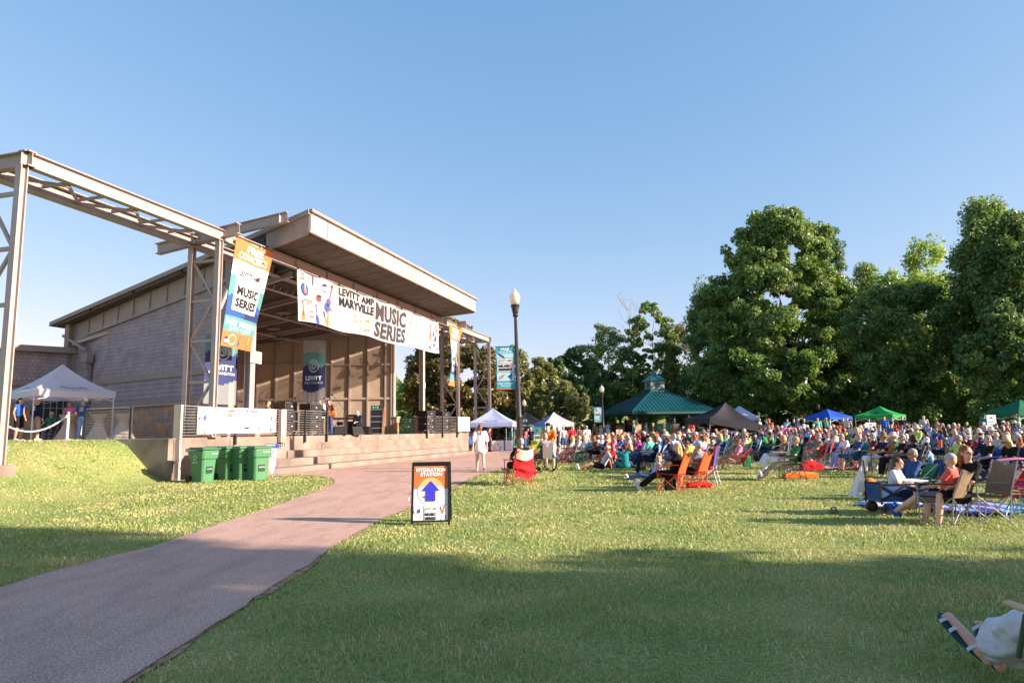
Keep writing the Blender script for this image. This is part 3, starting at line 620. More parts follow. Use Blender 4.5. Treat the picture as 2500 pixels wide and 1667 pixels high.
def panelA(f, title=True, faded=False, eps=.008, top=None, layer=0): # upright festival banner: orange head, card, teal foot
    A = Art(f, eps, .2, .1)
    def reg(u_, v_):
        if v_ > .80: return 0
        if v_ > .66 - .06 * u_ + .03 * math.sin(u_ * 5): return 1
        if v_ > .46 + .06 * math.sin(u_ * 4): return 2
        if v_ > .27: return 3 if (v_ > .36 or u_ < .5) else 4
        if v_ > .13: return 2
        return 0
    A.base(None, 20, 50, mf=reg, ms=[ORA, PALE, TEAL, BLUE, NAVY]); return A
# left "free concerts" banner
b1 = st_root('event_banner', 'orange and blue free concerts banner tied at a slant beside the left tower', 'banner', None)
c00 = Vector((1.95, -.04, 4.95)); c10 = Vector((4.75, .82, 5.05)); c01 = Vector((2.46, -.16, 9.14)); c11 = Vector((4.74, -.16, 9.08))
def f1(u_, v_):
    p = c00.lerp(c10, u_).lerp(c01.lerp(c11, u_), v_); return (p.x, p.y - .12 * math.sin(PI * v_) * math.sin(PI * u_), p.z + .03 * math.sin(u_ * 9) * v_)
A = panelA(f1); A.text('FREE', .3, .9, .74, .97, WPR, .03, 2); A.text('CONCERTS', .1, .82, .88, .885, WPR, .02, 2)
A.rect(.12, .335, .82, .745, WPR, 1); A.text('LEVITT AMP', .17, .66, .77, .715, INK, .03, 2); A.text('MARYVILLE', .18, .59, .78, .65, GHOST, .04, 2); A.text('MUSIC', .18, .48, .78, .57, INK, .05, 2); A.text('SERIES', .18, .37, .78, .455, INK, .05, 2)
A.text('EVERY THURSDAY', .04, .2, .95, .25, WPR, .01, 2); A.text('JUNE & JULY', .14, .145, .82, .19, WPR, .01, 2)
guitar(A, .52, .07, .1, 1.8, BLUE, VIO); A.ring(.3, .07, .12, .05, .02, WPR, 1, 14, asp=.5); guitar(A, .82, .065, .1, 1.8, ORA, WPR); drum(A, .12, .06, .07, 1.8)
A.build('cloth', b1, smooth=True)
b2 = st_root('event_banner', 'narrow twisted free concerts banner on the right steel tower', 'banner', None)
d00 = Vector((24.7, .1, 4.85)); d10 = Vector((25.95, .1, 4.85)); d01 = Vector((24.27, -.16, 9.0)); d11 = Vector((26.95, -.16, 9.08))
def f2(u_, v_):
    p = d00.lerp(d10, u_).lerp(d01.lerp(d11, u_), v_ ** 1.3); k = math.sin(PI * v_); return (p.x + .0 * k, p.y + .35 * k * (u_ - .5) * 1.2, p.z)
A = panelA(f2); A.text('FREE', .22, .905, .72, .965, WPR, .05, 2); A.text('CONCERTS', .12, .83, .86, .89, WPR, .05, 2); A.rect(.3, .335, .72, .745, WPR, 1); A.text('MUSIC', .34, .5, .68, .57, INK, .05, 2); A.text('SERIES', .34, .4, .68, .46, INK, .05, 2)
A.build('cloth', b2, smooth=True)
# foundation banners
SHEER = mat('sheer_scrim', hx('a8adad'), .7, .05, alpha=.6, trans=.3); STEALB = mat('sheer_teal', hx('5e979a'), .7, .05, trans=.3, alpha=.85)
def foundation(name, label, f, eps=.01):
    r = thing(name, label, 'banner')
    A = Art(f, eps, .25, .1)
    def reg(u_, v_):
        if v_ > .79 + .04 * math.sin(u_ * 3): return 0
        if v_ > .62 + .08 * (u_ - .5) + .05 * math.sin(u_ * 6): return 1
        if v_ > .27 - .05 * math.sin(u_ * 4): return 2
        return 0
    A.base(None, 16, 44, mf=reg, ms=[SHEER, STEALB, NAVY])
    swirl(A, .5, .62, .24, .1, PALE); A.text('LEVITT', .14, .405, .86, .47, WPR, .04, 2); A.text('FAMILY FOUNDATION', .1, .35, .9, .385, PALE, .02, 2)
    A.build('cloth', r, smooth=True); return r
p0 = hpx(735, 35.0); p1 = hpx(791, 34.6)
def f3(u_, v_): return (p0.x + (p1.x - p0.x) * u_, 35 - .4 * u_ + .08 * math.sin(u_ * 7) * (1 - v_), 3.0 + 3.5 * v_ - .12 * u_ * v_)
r_ = foundation('foundation_banner', 'blue and teal foundation banner hanging in the middle of the stage', f3)
b_ = MB()
for u_ in (.03, .97): p = Vector(f3(u_, 1)); b_.tube([p, p + Vector((0, 0, 2.6))], .008, 4)
b_.build('wire', STEELD, r_)
q0 = S(3.2, 1.7, 0); q1 = S(5.1, 1.7, 0)
def f4(u_, v_): p = q0.lerp(q1, u_); return (p.x, p.y + .08 * math.sin(u_ * 8) * (1 - v_), 2.9 + 3.4 * v_)
foundation('foundation_banner', 'blue foundation banner half hidden below the left free concerts banner', f4)
# sponsor banner
sp_ = st_root('sponsor_banner', 'long white thank you banner with small sponsor marks on the left railing', 'banner')
def f5(u_, v_): return (.84 + 4.42 * u_, -.13 - .015 * math.sin(u_ * 14), 1.72 + .93 * v_ + .03 * u_)
A = Art(f5, .006, .5, 2); A.base(WHITE, 30, 4); AS = .93 / 4.42
A.text('THANK YOU TO OUR SPONSORS', .34, .84, .74, .93, INK, .02); A.poly([(.34, .66), (.37, .82), (.4, .66)], ORA); A.poly([(.375, .66), (.395, .76), (.415, .66)], BLUE); A.text('LeConte', .425, .73, .52, .81, DGREY, .0); A.text('Wealth', .425, .64, .51, .72, DGREY, .0)
A.ring(.6, .73, .018, .07, .004, GHOST, 1, 16, asp=4); A.text('LEVITT', .63, .71, .72, .79, mat('grey_print', hx('9c9ea2'), .7), .01)
GP = mat('grey_print', hx('9c9ea2'), .7)
for x0, y0, x1, y1 in [(.13, .42, .165, .62), (.21, .48, .25, .55), (.22, .32, .28, .36), (.33, .38, .36, .46), (.38, .4, .43, .44), (.48, .49, .52, .52), (.22, .18, .24, .23), (.3, .1, .33, .2), (.47, .16, .52, .19), (.64, .17, .71, .21)]: A.text('ABHM'[int(x0 * 10) % 4] * 0 + 'IIIII', x0, y0, x1, y1, GP, 0) if False else A.rect(x0, y0, x1, y0 + (y1 - y0) * .6, GHOST)
for k, (a, c) in enumerate([(.62, .82), (.59, .82), (.57, .84), (.6, .82)]): A.rect(a, .52 - .07 * k, c, .535 - .07 * k, GP)
A.rect(.555, .16, .62, .24, mat('maroon_print', hx('5a1d22'), .7)); A.text('TN', .735, .15, .775, .24, INK, .03); A.rect(.78, .17, .83, .19, GP)
guitar(A, .085, .72, .5, AS, VIO, RED, -.35); drum(A, .055, .8, .17, AS, PALE, RED); tamb(A, .02, .57, .15, AS); sax(A, .085, .14, .3, AS); guitar(A, .93, .7, .45, AS); guitar(A, .985, .6, .3, AS, VIO, BLUE); trumpet(A, .95, .38, .14, AS); banjo(A, .925, .13, .3, AS)
A.build('cloth', sp_)
s2 = st_root('sponsor_banner', 'small white sponsor sheet tied to the right end of the stage railing', 'banner')
def f6(u_, v_): return (25.95 + 2.35 * u_, -.13, 1.72 + 1.0 * v_)
A = Art(f6, .01, .5, 2); A.base(WHITE, 6, 4); A.text('THANK YOU', .2, .88, .8, .94, INK, .0)
for k in range(5):
    for j in range(3): A.rect(.12 + .3 * j, .72 - .13 * k, .3 + .28 * j, .76 - .13 * k, GP)
A.text('TN', .62, .08, .8, .16, INK, .03); A.build('cloth', s2)
# plate on the left column
pl = st_root('notice_plate', 'small pale notice plate with lines of print on the left stage column', 'sign')
def f7(u_, v_): return (5.0 + .72 * u_, .98, 4.65 + .5 * v_ - .02 * u_)
A = Art(f7, .012, 2, 2); A.base(mat('plate_face', hx('c9b9a8'), .5), 1, 1)
for k, t_ in enumerate(['NO SKATE BOARDS', 'BICYCLES OR', 'ROLLER BLADES', 'ON THE STAGE']): A.text(t_, .12, .74 - .2 * k, .88, .86 - .2 * k, DGREY, 0)
A.build('plate', pl)
s3 = st_root('notice_plate', 'tiny pale notice plate on the right stage column', 'sign'); MB().box((22.75, 1.02, 4.75), (.32, .03, .4)).build('plate', mat('plate_face', hx('c9b9a8'), .5), s3)

# ================================================================ stage gear
def speaker_stack(label, px_, Y, rz, h=3, grp='loudspeaker stacks on the stage', wd=.62):
    p = hpx(px_, Y); p.z = DECK
    r = thing('loudspeaker_stack', label, 'loudspeaker', p, rz, grp)
    b_ = MB(); b_.box((0, 0, .16), (wd, .8, .06))
    for sx in (-.24, .24):
        for sy in (-.3, .3): b_.lathe([(.06, 0), (.07, .03), (.07, .1), (.05, .13)], 8, (sx, sy, 0))
    b_.build('dolly', STEELD, r)
    z = .2
    for k in range(h):
        hh = .42
        M = None
        b_ = MB(); b_.box((0, -.05 if k < h - 1 else .0, z + hh / 2 + (.04 if M else 0)), (wd, .85, hh - .03), M); c = b_.build('cabinet', BLACK, r, bevel=.015)
        b_ = MB(); b_.box((0, -.49 if k < h - 1 else -.44, z + hh / 2 + (.12 if M else 0)), (wd - .12, .02, hh - .14), M); b_.box((0, -.5 if k < h - 1 else -.455, z + hh / 2 + (.12 if M else 0)), (.05, .02, .05), M, 1); b_.build('grille', [GRILL, WHITEP], c)
        z += hh
    return r
speaker_stack('left black loudspeaker stack beside the wide post with an angled top box', 695, 29.5, R(52), wd=.62)
speaker_stack('black loudspeaker stack just left of the white shirted guitarist', 756, 31.5, R(52), wd=.62)
speaker_stack('black loudspeaker stack by the right stone pier', 1041, 44.0, R(55), wd=.8)
speaker_stack('grey lit loudspeaker stack behind the right cable railing', 1078, 46.5, R(55), wd=.8)
def monitor(label, px_, Y, rz):
    p = hpx(px_, Y); p.z = DECK; r = thing('stage_monitor', label, 'loudspeaker', p, rz, 'floor monitors in front of the band')
    b_ = MB(); b_.add([(-.35, -.3, 0), (.35, -.3, 0), (.35, .3, 0), (-.35, .3, 0), (-.3, -.12, .42), (.3, -.12, .42), (.3, .25, .42), (-.3, .25, .42)], [(3, 2, 1, 0), (4, 5, 6, 7), (0, 1, 5, 4), (1, 2, 6, 5), (2, 3, 7, 6), (3, 0, 4, 7)]); c = b_.build('cabinet', BLACK, r, bevel=.02)
    b_ = MB(); b_.add([(-.28, -.29, .06), (.28, -.29, .06), (.25, -.15, .38), (-.25, -.15, .38)], [(0, 1, 2, 3)]); b_.build('grille', GRILL, c)
monitor('wedge floor monitor at the guitarist\'s feet', 829, 33.5, R(20)); monitor('wedge floor monitor in front of the keyboard', 868, 34.5, R(50)); monitor('small wedge floor monitor left of the equipment rack', 890, 36, R(-10))
p = hpx(921, 38.5); p.z = DECK; r = thing('equipment_rack', 'black flight case rack with green lit display on top', 'equipment rack', p, R(8))
b_ = MB(); b_.box((-.05, 0, .5), (.7, .6, 1.0)); b_.box((-.05, 0, 1.2), (.7, .6, .38)); b_.build('case', BLACK, r, bevel=.01)
b_ = MB(); b_.box((-.1, 0, 1.5), (.5, .3, .2)); dsp = b_.build('display', BLACK, r)
GL = bpy.data.materials.new('green_led'); GL.use_nodes = True; GL.node_tree.nodes['Principled BSDF'].inputs['Emission Color'].default_value = (.05, .8, .3, 1); GL.node_tree.nodes['Principled BSDF'].inputs['Emission Strength'].default_value = .7; GL.node_tree.nodes['Principled BSDF'].inputs['Base Color'].default_value = (0, .1, .03, 1)
def f8(u_, v_): return (-.32 + .44 * u_, -.155, 1.42 + .16 * v_)
A = Art(f8, .004, 2, 2); A.text('9:10', .1, .15, .9, .85, GL, .02, 1); A.build('digits', dsp)
b_ = MB()
for x in (-.38, .28):
    b_.box((x, -.29, .7), (.03, .04, 1.35))
for z in (.04, .35, .7, 1.0, 1.38): b_.box((-.05, -.3, z), (.7, .03, .03))
b_.build('frame_edge', CABLE, r)
b_ = MB(); b_.box((0, 0, .75), (.12, .05, 1.5), Matrix.Rotation(.08, 3, 'Y')); b_.build('board', mat('plywood', hx('b48b62'), .7), tag(empty('wooden_board', tuple(hpx(937, 38.2).xy) + (DECK,)), 'tall pale wooden board leaning beside the equipment rack', 'board'))
p = hpx(845, 36.5); p.z = DECK; r = thing('keyboard_rig', 'black keyboard and drum pads on stands in front of the seated player', 'keyboard', p, R(10))
b_ = MB(); b_.box((.0, 0, .86), (1.5, .35, .1)); b_.box((.35, -.12, 1.0), (.5, .3, .06), Matrix.Rotation(.3, 3, 'X')); b_.build('keys', BLACK, r)
b_ = MB()
for x in (-.6, .55): b_.tube([(x - .2, 0, 0), (x + .2, 0, .82)], .02, 6); b_.tube([(x + .2, 0, 0), (x - .2, 0, .82)], .02, 6)
b_.tube([(-.75, .1, 0), (-.75, .1, 1.2)], .015, 6); b_.build('stand', STEELD, r)
b_ = MB(); b_.lathe([(.2, 0), (.25, .02), (.25, .3), (.2, .32)], 14, (.3, .3, .4)); b_.lathe([(.16, 0), (.16, .2)], 14, (-.35, .3, .5)); b_.build('drum', BLACK, r); b_ = MB(); b_.lathe([(.2, 0), (.02, .04)], 14, (-.6, .3, 1.15)); b_.build('cymbal', mat('brass', hx('b08a40'), .3, metal=.8), r)
def mic_stand(label, px_, Y, lean=.55, h=1.35):
    p = hpx(px_, Y); p.z = DECK; r = thing('microphone_stand', label, 'microphone stand', p, 0, 'microphone stands on stage')
    b_ = MB(); b_.tube([(0, 0, 0), (0, 0, h * .7)], .014, 6); b_.tube([(.1, 0, h * .62), (-lean, 0, h * 1.15)], .012, 6)
    for k in range(3): b_.tube([(0, 0, .15), (.3 * math.cos(k * 2.1), .3 * math.sin(k * 2.1), 0)], .012, 5)
    b_.build('boom', STEELD, r); b_ = MB(); b_.ell((-lean - .05, 0, h * 1.16), (.07, .04, .04)); b_.build('microphone', BLACK, r, smooth=True)
mic_stand('tall boom microphone stand in the middle of the stage', 841, 34, .6, 1.7); mic_stand('microphone stand in front of the guitarists', 800, 32.5, .15, 1.5); mic_stand('microphone stand between the two loudspeaker stacks', 727, 31, .1, 1.45)

# ================================================================ green bins and the recycling bag
GREEN = mat('bin_green', hx('4a8058'), .42, .06, 2, spec=.4); LIDG = mat('lid_green', hx('386b48'), .45, .06, 2)
def bin_(label, loc, rz, logo=False):
    r = thing('wheeled_bin', label, 'bin', loc, rz, 'green wheeled bins by the stage wall')
    b_ = MB() # front faces -y
    prof = [(.0, .46, .50, .52), (.45, .5, .56, .56), (.72, .54, .6, .6), (.74, .6, .68, .68), (1.0, .64, .76, .76)]
    V = []
    for z, wx, f_, k_ in prof:
        V += [(-wx / 2, -f_ / 2, z), (-wx / 2 + .06, -f_ / 2 - .05, z), (wx / 2 - .06, -f_ / 2 - .05, z), (wx / 2, -f_ / 2, z), (wx / 2, k_ / 2 - .05, z), (-wx / 2, k_ / 2 - .05, z)]
    F = [(i * 6 + k, i * 6 + (k + 1) % 6, (i + 1) * 6 + (k + 1) % 6, (i + 1) * 6 + k) for i in range(len(prof) - 1) for k in range(6)] + [(5, 4, 3, 2, 1, 0), tuple(24 + k for k in range(6))]
    b_.add(V, F); body = b_.build('body', GREEN, r, bevel=.018)
    b_ = MB(); b_.add([(-.12, -.33, .28), (.12, -.33, .28), (.12, -.345, .5), (-.12, -.345, .5)], [(0, 1, 2, 3)]); b_.box((0, -.335, .42), (.2, .03, .03), mi=1); b_.build('lift_bar', [mat('bin_recess', hx('14402a'), .6), CABLE], body)
    b_ = MB(); b_.box((.1, -.43, .9), (.22, .01, .025)); b_.build('mark', WHITEP, body)
    if logo:
        def f9(u_, v_): return (-.315 - .0, -.05 + .3 * (.5 - u_), .55 + .35 * v_)
        A = Art(f9, .01, 2, 2); A.ring(.4, .65, .2, .22, .06, WHITEP, 1, 18, .5, 5.6); A.ring(.66, .65, .17, .15, .05, WHITEP, 1, 16, -2.6, 2.6); A.text('MARYVILLE', .1, .18, .92, .32, WHITEP, .02, 1); A.build('emblem', body)
    b_ = MB(); b_.box((0, -.02, 1.04), (.7, .86, .05)); b_.box((0, 0, 1.08), (.58, .74, .05), top=.9); b_.build('lid', LIDG, r, bevel=.02)
    b_ = MB(); b_.tube([(-.3, .44, .98), (.3, .44, .98)], .02, 8); b_.build('handle', LIDG, r)
    for sx in (-.27, .27): b_ = MB(); b_.tube([(sx - .03, .3, .12), (sx + .03, .3, .12)], .12, 14); b_.build('wheel', BLACK, r)
base = [(497, 22.2, R(62), True, 'green wheeled bin with a white emblem, leftmost and turned to show its side'), (534, 23.3, R(56), False, 'narrow looking green wheeled bin, second from the left by the wall'), (558, 23.0, R(54), False, 'green wheeled bin in the middle of the row of five'), (592, 22.9, R(52), False, 'green wheeled bin, second from the right by the wall'), (628, 22.8, R(50), False, 'green wheeled bin standing next to the clear recycling bag')]
for px_, Y, rz, lg, lb in base: bin_(lb, hpx(px_, Y), rz, lg)
r = thing('recycling_frame', 'clear bag on a thin wire frame with a blue lid beside the green bins', 'recycling bag', hpx(664, 23.6), R(10))
BL = mat('recycling_blue', hx('1d4fc4'), .4); WIRE = mat('blue_wire', hx('3548a8'), .5)
b_ = MB(); b_.box((0, 0, 1.06), (.5, .42, .05)); b_.box((0, 0, 1.12), (.42, .3, .06), top=.8); b_.box((0, -.205, 1.1), (.3, .02, .05), mi=1); b_.build('lid', [BL, WHITEP], r, bevel=.01)
b_ = MB()
for sy in (-.18, .18):
    b_.tube([(-.25, sy, 0), (-.12, sy, .25), (-.24, sy, .5), (.22, sy, 1.03)], .008, 5); b_.tube([(.25, sy, 0), (.12, sy, .25), (.24, sy, .5), (-.22, sy, 1.03)], .008, 5)
b_.tube([(-.25, -.18, .01), (-.25, .18, .01)], .008, 5); b_.tube([(.25, -.18, .01), (.25, .18, .01)], .008, 5); b_.build('wire_frame', WIRE, r)
b_ = MB(); b_.lathe([(.03, .1), (.1, .2), (.14, .4), (.17, .7), (.19, 1.03)], 12); b_.build('bag', mat('clear_plastic', hx('dfe3ea'), .15, .05, alpha=.4), r, smooth=True)

# ================================================================ sandwich board sign
r = thing('sandwich_board', 'black framed sandwich board with hydration station poster on the grass', 'sign', pg(1054, 1277), R(2)); fm = MB()
TB = .19
def f10(u_, v_): return (-.305 + .61 * u_, -.26 + TB * v_ - .0, .06 + .96 * v_)
for x in (-.325, .325): fm.bar((x, -.275, 0), (x, -.265 + TB, 1.07), .04, .035, (0, 1, 0)); fm.bar((x, .275, 0), (x, .265 - TB, 1.07), .04, .035, (0, 1, 0))
fm.bar((-.34, -.26, .07), (.34, -.26, .07), .035, .03); fm.bar((-.34, -.26 + TB, 1.06), (.34, -.26 + TB, 1.06), .04, .05); fm.bar((-.34, .26, .07), (.34, .26, .07), .035, .03); fm.bar((-.34, .26 - TB, 1.06), (.34, .26 - TB, 1.06), .04, .05)
fm.add([(-.31, .25, .07), (.31, .25, .07), (.31, .26 - TB, 1.05), (-.31, .26 - TB, 1.05)], [(0, 1, 2, 3)]); fm.build('frame', BLACK, r)
A = Art(f10, .003, 2, 2); A.base(WPR, 2, 2); A.rect(0, .58, 1, 1, ORA, 1); A.text('HYDRATION', .06, .89, .94, .965, WPR, .05, 3); A.text('STATION', .18, .81, .82, .88, WPR, .05, 3)
LORA = mat('pale_orange_print', hx('f2b27a'), .7); A.ellp(.5, .53, .385, .25, mat('card_print', hx('dedde4'), .7), 2, 30); A.poly([(.5 + .385 * math.cos(k * PI / 16), .53 + .25 * math.sin(k * PI / 16)) for k in range(17) if .53 + .25 * math.sin(k * PI / 16) >= .58], LORA, 3)
trumpet(A, .33, .66, .09, 1.6) ; guitar(A, .66, .64, .16, 1.6, LORA, TAN, 3.14); drum(A, .3, .42, .08, 1.6, GHOST, TAN)
PUR = mat('arrow_blue', hx('3b39c4'), .6, .03); A.poly([(.5, .725), (.76, .545), (.635, .545), (.635, .36), (.365, .36), (.365, .545), (.24, .545)], PUR, 6)
A.rect(.32, .02, .7, .29, WPR, 3); A.text('LEVITT AMP', .34, .21, .68, .24, INK, .02, 5); A.text('MARYVILLE', .34, .17, .68, .2, GHOST, .02, 5); A.text('MUSIC', .34, .1, .66, .155, INK, .06, 5); A.text('SERIES', .34, .03, .66, .085, INK, .06, 5)
guitar(A, .17, .23, .17, 1.5, VIO, TAN, 0, 4); guitar(A, .01, .2, .14, 1.4, ORA, TAN, 0, 4); sax(A, .86, .22, .16, 1.5); mic(A, .93, .07, .09, 1.5); trumpet(A, .2, .07, .06, 1.5); note(A, .8, .06, .07, 1.4, INK)
A.build('poster', r)
b_ = MB(); b_.tube([(-.35, -.2, .4), (-.39, -.2, .42), (-.39, -.17, .53), (-.35, -.17, .55)], .008, 6); b_.build('handle', CABLE, r)

# ================================================================ street lamps
LPOLE = mat('lamp_pole_paint', hx('3c3634'), .35, .1, 3, spec=.5); GLOBE = mat('frosted_globe', hx('e2dcd4'), .25, .04, trans=.5)
LB = mat('lamp_bronze', hx('2c2624'), .35, .1, spec=.6)
def lamp(label, px_, Y, h, r0=.1, banner=None, tilt=0, grp=None, far=False):
    r = thing('street_lamp', label, 'street lamp', hpx(px_, Y), 0, grp); r.rotation_euler = (0, tilt, 0)
    n = 8 if far else 18
    MB().lathe([(r0 * 1.7, 0), (r0 * 1.7, .25), (r0 * 1.15, .4), (r0, .8), (r0 * .95, h * .28), (r0 * 1.02, h * .28 + .01), (r0 * 1.02, h * .28 + .06), (r0 * .9, h * .28 + .08), (r0 * .5, h - 1.05)], n).build('pole', LPOLE, r, smooth=not far)
    MB().lathe([(.06, h - 1.1), (.12, h - 1.05), (.09, h - .98), (.12, h - .9), (.15, h - .72), (.18, h - .62), (.16, h - .6)], n).build('collar', LB, r)
    MB().lathe([(.15, h - .6), (.2, h - .42), (.215, h - .3), (.205, h - .22), (.17, h - .17), (.1, h - .07), (.04, h - .03), (.05, h), (.015, h + .05)], n).build('globe', GLOBE, r, smooth=True)
    if banner:
        bw, bz0, bz1, full = banner
        b_ = MB(); b_.tube([(-.05, 0, bz1 + .02), (-bw - .12, 0, bz1 + .02)], .018, 6); b_.tube([(-.05, 0, bz0 - .02), (-bw - .12, 0, bz0 - .02)], .018, 6); b_.build('banner_arm', LB, r)
        def fb(u_, v_): return (-.1 - bw * (1 - u_), -.01 + .02 * math.sin(v_ * 5), bz0 + (bz1 - bz0) * v_)
        A = Art(fb, .01, 2, 2); T2 = mat('cyan_print', hx('3aa3bd'), .7, .05, trans=.15)
        A.base(T2, 2, 4); A.rect(.06, .42, .94, .72, WPR, 1); A.rect(.03, .2, .97, .4, mat('sky_print', hx('9fcfe0'), .7, .03), 1)
        A.text('FREE', .28, .92, .72, .975, WPR, .03, 2); A.text('CONCERTS', .15, .86, .85, .905, WPR, .02, 2); A.rect(.03, .735, .97, .85, mat('sky_print', hx('9fcfe0'), .7, .03), 1)
        A.text('LEVITT AMP', .12, .655, .88, .7, INK, .02, 2); A.text('MARYVILLE', .12, .6, .88, .64, TEAL, .02, 2); A.text('MUSIC', .12, .52, .88, .585, INK, .06, 2); A.text('SERIES', .12, .44, .88, .505, INK, .06, 2)
        A.ellp(.3, .3, .16, .03, ORA, 2, a=.3); A.poly([(.6, .3), (.85, .38), (.8, .22), (.7, .28)], NAVY, 2); A.ellp(.3, .8, .2, .02, NAVY, 2, a=-.3); A.rect(.0, .0, 1, .02, TAN, 1)
        A.text('EVERY THURSDAY', .08, .12, .92, .155, WPR, .01, 2); A.text('JUNE & JULY', .22, .06, .78, .1, WPR, .01, 2); A.build('banner', r)
lamp('tall dark street lamp with a teal banner standing at the edge of the forecourt', 1270, 26.5, 6.97, .115, (.72, 3.05, 4.7, True), R(-1.0))
lamp('street lamp with a small teal banner left of the green roofed pavilion', 1474, 62, 5.3, .09, (.7, 2.0, 3.35, True), R(-.5))
lamp('distant street lamp directly behind the lamp by the pavilion', 1469, 84, 7.6, .08, None, 0, None, True)
lamp('distant pale street lamp rising behind the black and gold tent', 1281, 66, 4.3, .07, None, 0, None, True)
# ================================================================ trees
BARK = mat('bark', hx('6b5a4c'), .9, .3, 3, bump=.6, bscale=14); BARKL = mat('pale_bark', hx('9c8d7c'), .9, .25, 3, bump=.4)
LEAFS = {
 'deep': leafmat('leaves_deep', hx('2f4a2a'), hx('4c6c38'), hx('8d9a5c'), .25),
 'mid': leafmat('leaves_mid', hx('3d5c2e'), hx('648444'), hx('adb574'), .3),
 'olive': leafmat('leaves_olive', hx('4a5430'), hx('727a46'), hx('b0a870'), .4, .3),
 'light': leafmat('leaves_light', hx('527236'), hx('84a04c'), hx('bcc878'), .3, .45),
 'magn': leafmat('leaves_magnolia', hx('2d3a1f'), hx('575a2c'), hx('a8783e'), .5, .2)}
def leaf_mesh(name, blobs, nleaf, size, seed, droop=.3, shell=.55):
    g = np.random.default_rng(seed); blobs = np.array(blobs, float) # x y z r
    vol = blobs[:, 3] ** 2; cnt = g.multinomial(nleaf, vol / vol.sum()); bi = np.repeat(np.arange(len(blobs)), cnt); n = len(bi)
    d = g.normal(size=(n, 3)); d /= np.linalg.norm(d, axis=1)[:, None]; rr = (shell + (1 - shell) * g.random(n)) ** .8
    rr *= 1 + .25 * (g.random(n) < .12)
    c = blobs[bi, :3] + d * (blobs[bi, 3] * rr)[:, None] * np.array([1, 1, .82])
    nr = d * .6 + g.normal(size=(n, 3)) * .6 + np.array([0, 0, .35]); nr /= np.linalg.norm(nr, axis=1)[:, None]
    t = np.cross(nr, g.normal(size=(n, 3))); t /= np.linalg.norm(t, axis=1)[:, None]; b = np.cross(nr, t)
    s = size * (.6 + .8 * g.random(n))[:, None]
    P = np.stack([c - t * s * .62, c - b * s * .34 + nr * s * .08, c + t * s * .62, c + b * s * .34 + nr * s * .08], 1).reshape(-1, 3)
    me = bpy.data.meshes.new(name); me.vertices.add(n * 4); me.vertices.foreach_set('co', P.ravel()); me.loops.add(n * 4); me.loops.foreach_set('vertex_index', np.arange(n * 4, dtype=np.int32))
    me.polygons.add(n); me.polygons.foreach_set('loop_start', np.arange(0, n * 4, 4, dtype=np.int32)); me.update(calc_edges=True); return me
def trunk_mb(base_r, h, blobs, seed, nlimb=14, lean=(0, 0)):
    g = random.Random(seed); b_ = MB(); top = h
    spine = [Vector((lean[0] * (z / h) ** 1.5 + .25 * math.sin(z * .7 + seed) * (z > 1), lean[1] * (z / h), z)) for z in np.linspace(-.3, h, 9)]
    rs = [base_r * (1.35 if i == 0 else 1) * (1 - .82 * i / 8) + .02 for i in range(9)]
    b_.tube(spine, rs, 10)
    bl = list(blobs); g.shuffle(bl)
    for q in bl[:nlimb]:
        q = Vector(q[:3]); zs = max(h * .18, min(h * .8, q.z - (q.xy.length) * .8)); k = (zs + .3) / (h + .3) * 8; i = min(7, int(k)); p = spine[i].lerp(spine[i + 1], k - i); r0 = rs[i] * .5
        m1 = p.lerp(q, .5) + Vector((g.uniform(-.4, .4), g.uniform(-.4, .4), -.3)); b_.tube([p, p.lerp(m1, .5) + Vector((0, 0, .1)), m1, q], [r0, r0 * .75, r0 * .5, r0 * .15], 6)
    return b_
def crown_blobs(profile, depth, n, seed, r0=.09, jit=.3, hmul=1.0): # profile: [(z, xmin, xmax)], ellipse in depth
    g = np.random.default_rng(seed); out = []; zs = [p[0] for p in profile]; H_ = zs[-1] - zs[0]
    for i in range(n * 3):
        z = zs[0] + H_ * g.random(); x0 = np.interp(z, zs, [p[1] for p in profile]); x1 = np.interp(z, zs, [p[2] for p in profile])
        cx, hw = (x0 + x1) / 2, (x1 - x0) / 2
        if g.random() > hw / max((p[2] - p[1]) / 2 for p in profile) + .15: continue
        a = g.random() * 2 * PI; q = (g.random() * .65 + .35) ** .6; r = r0 * H_ * (.65 + .7 * g.random())
        out.append((cx + math.cos(a) * q * max(hw - r * .7, .1), math.sin(a) * q * max(hw * depth - r * .7, .1), z, r))
        if len(out) >= n: break
    return out
def sub_blobs(blobs, k, seed, f=.5): # break each clump into smaller twig clumps
    g = np.random.default_rng(seed); out = []
    for (x, y, z, r) in blobs:
        for i in range(k):
            d = g.normal(size=3); d /= np.linalg.norm(d); q = r * .75 * g.random() ** .4
            out.append((x + d[0] * q, y + d[1] * q, z + d[2] * q * .8, r * f * (.55 + .8 * g.random())))
    return out
def make_tree(name, label, cat, loc, leaves, blobs, nleaf, size, seed, trunk_r, th, group=None, bark=None, nlimb=14, k=5, lean=(0, 0), trunk=True):
    r = thing(name, label, cat, loc, 0, group)
    me = leaf_mesh('crown', sub_blobs(blobs, k, seed), nleaf, size, seed); me.materials.append(LEAFS[leaves]); o = bpy.data.objects.new('crown', me); COL.objects.link(o); o.parent = r
    trunk_mb(trunk_r, th, blobs, seed, nlimb, lean).build('trunk', bark or BARK, r, smooth=True); return r
def prof(px0, base_y, Y, rows): # rows of (y px, x0 px, x1 px) -> metres about the trunk
    s = 1667 / Y * 1.0; return [((base_y - y) / s, (a - px0) / s, (b - px0) / s) for y, a, b in rows][::-1]
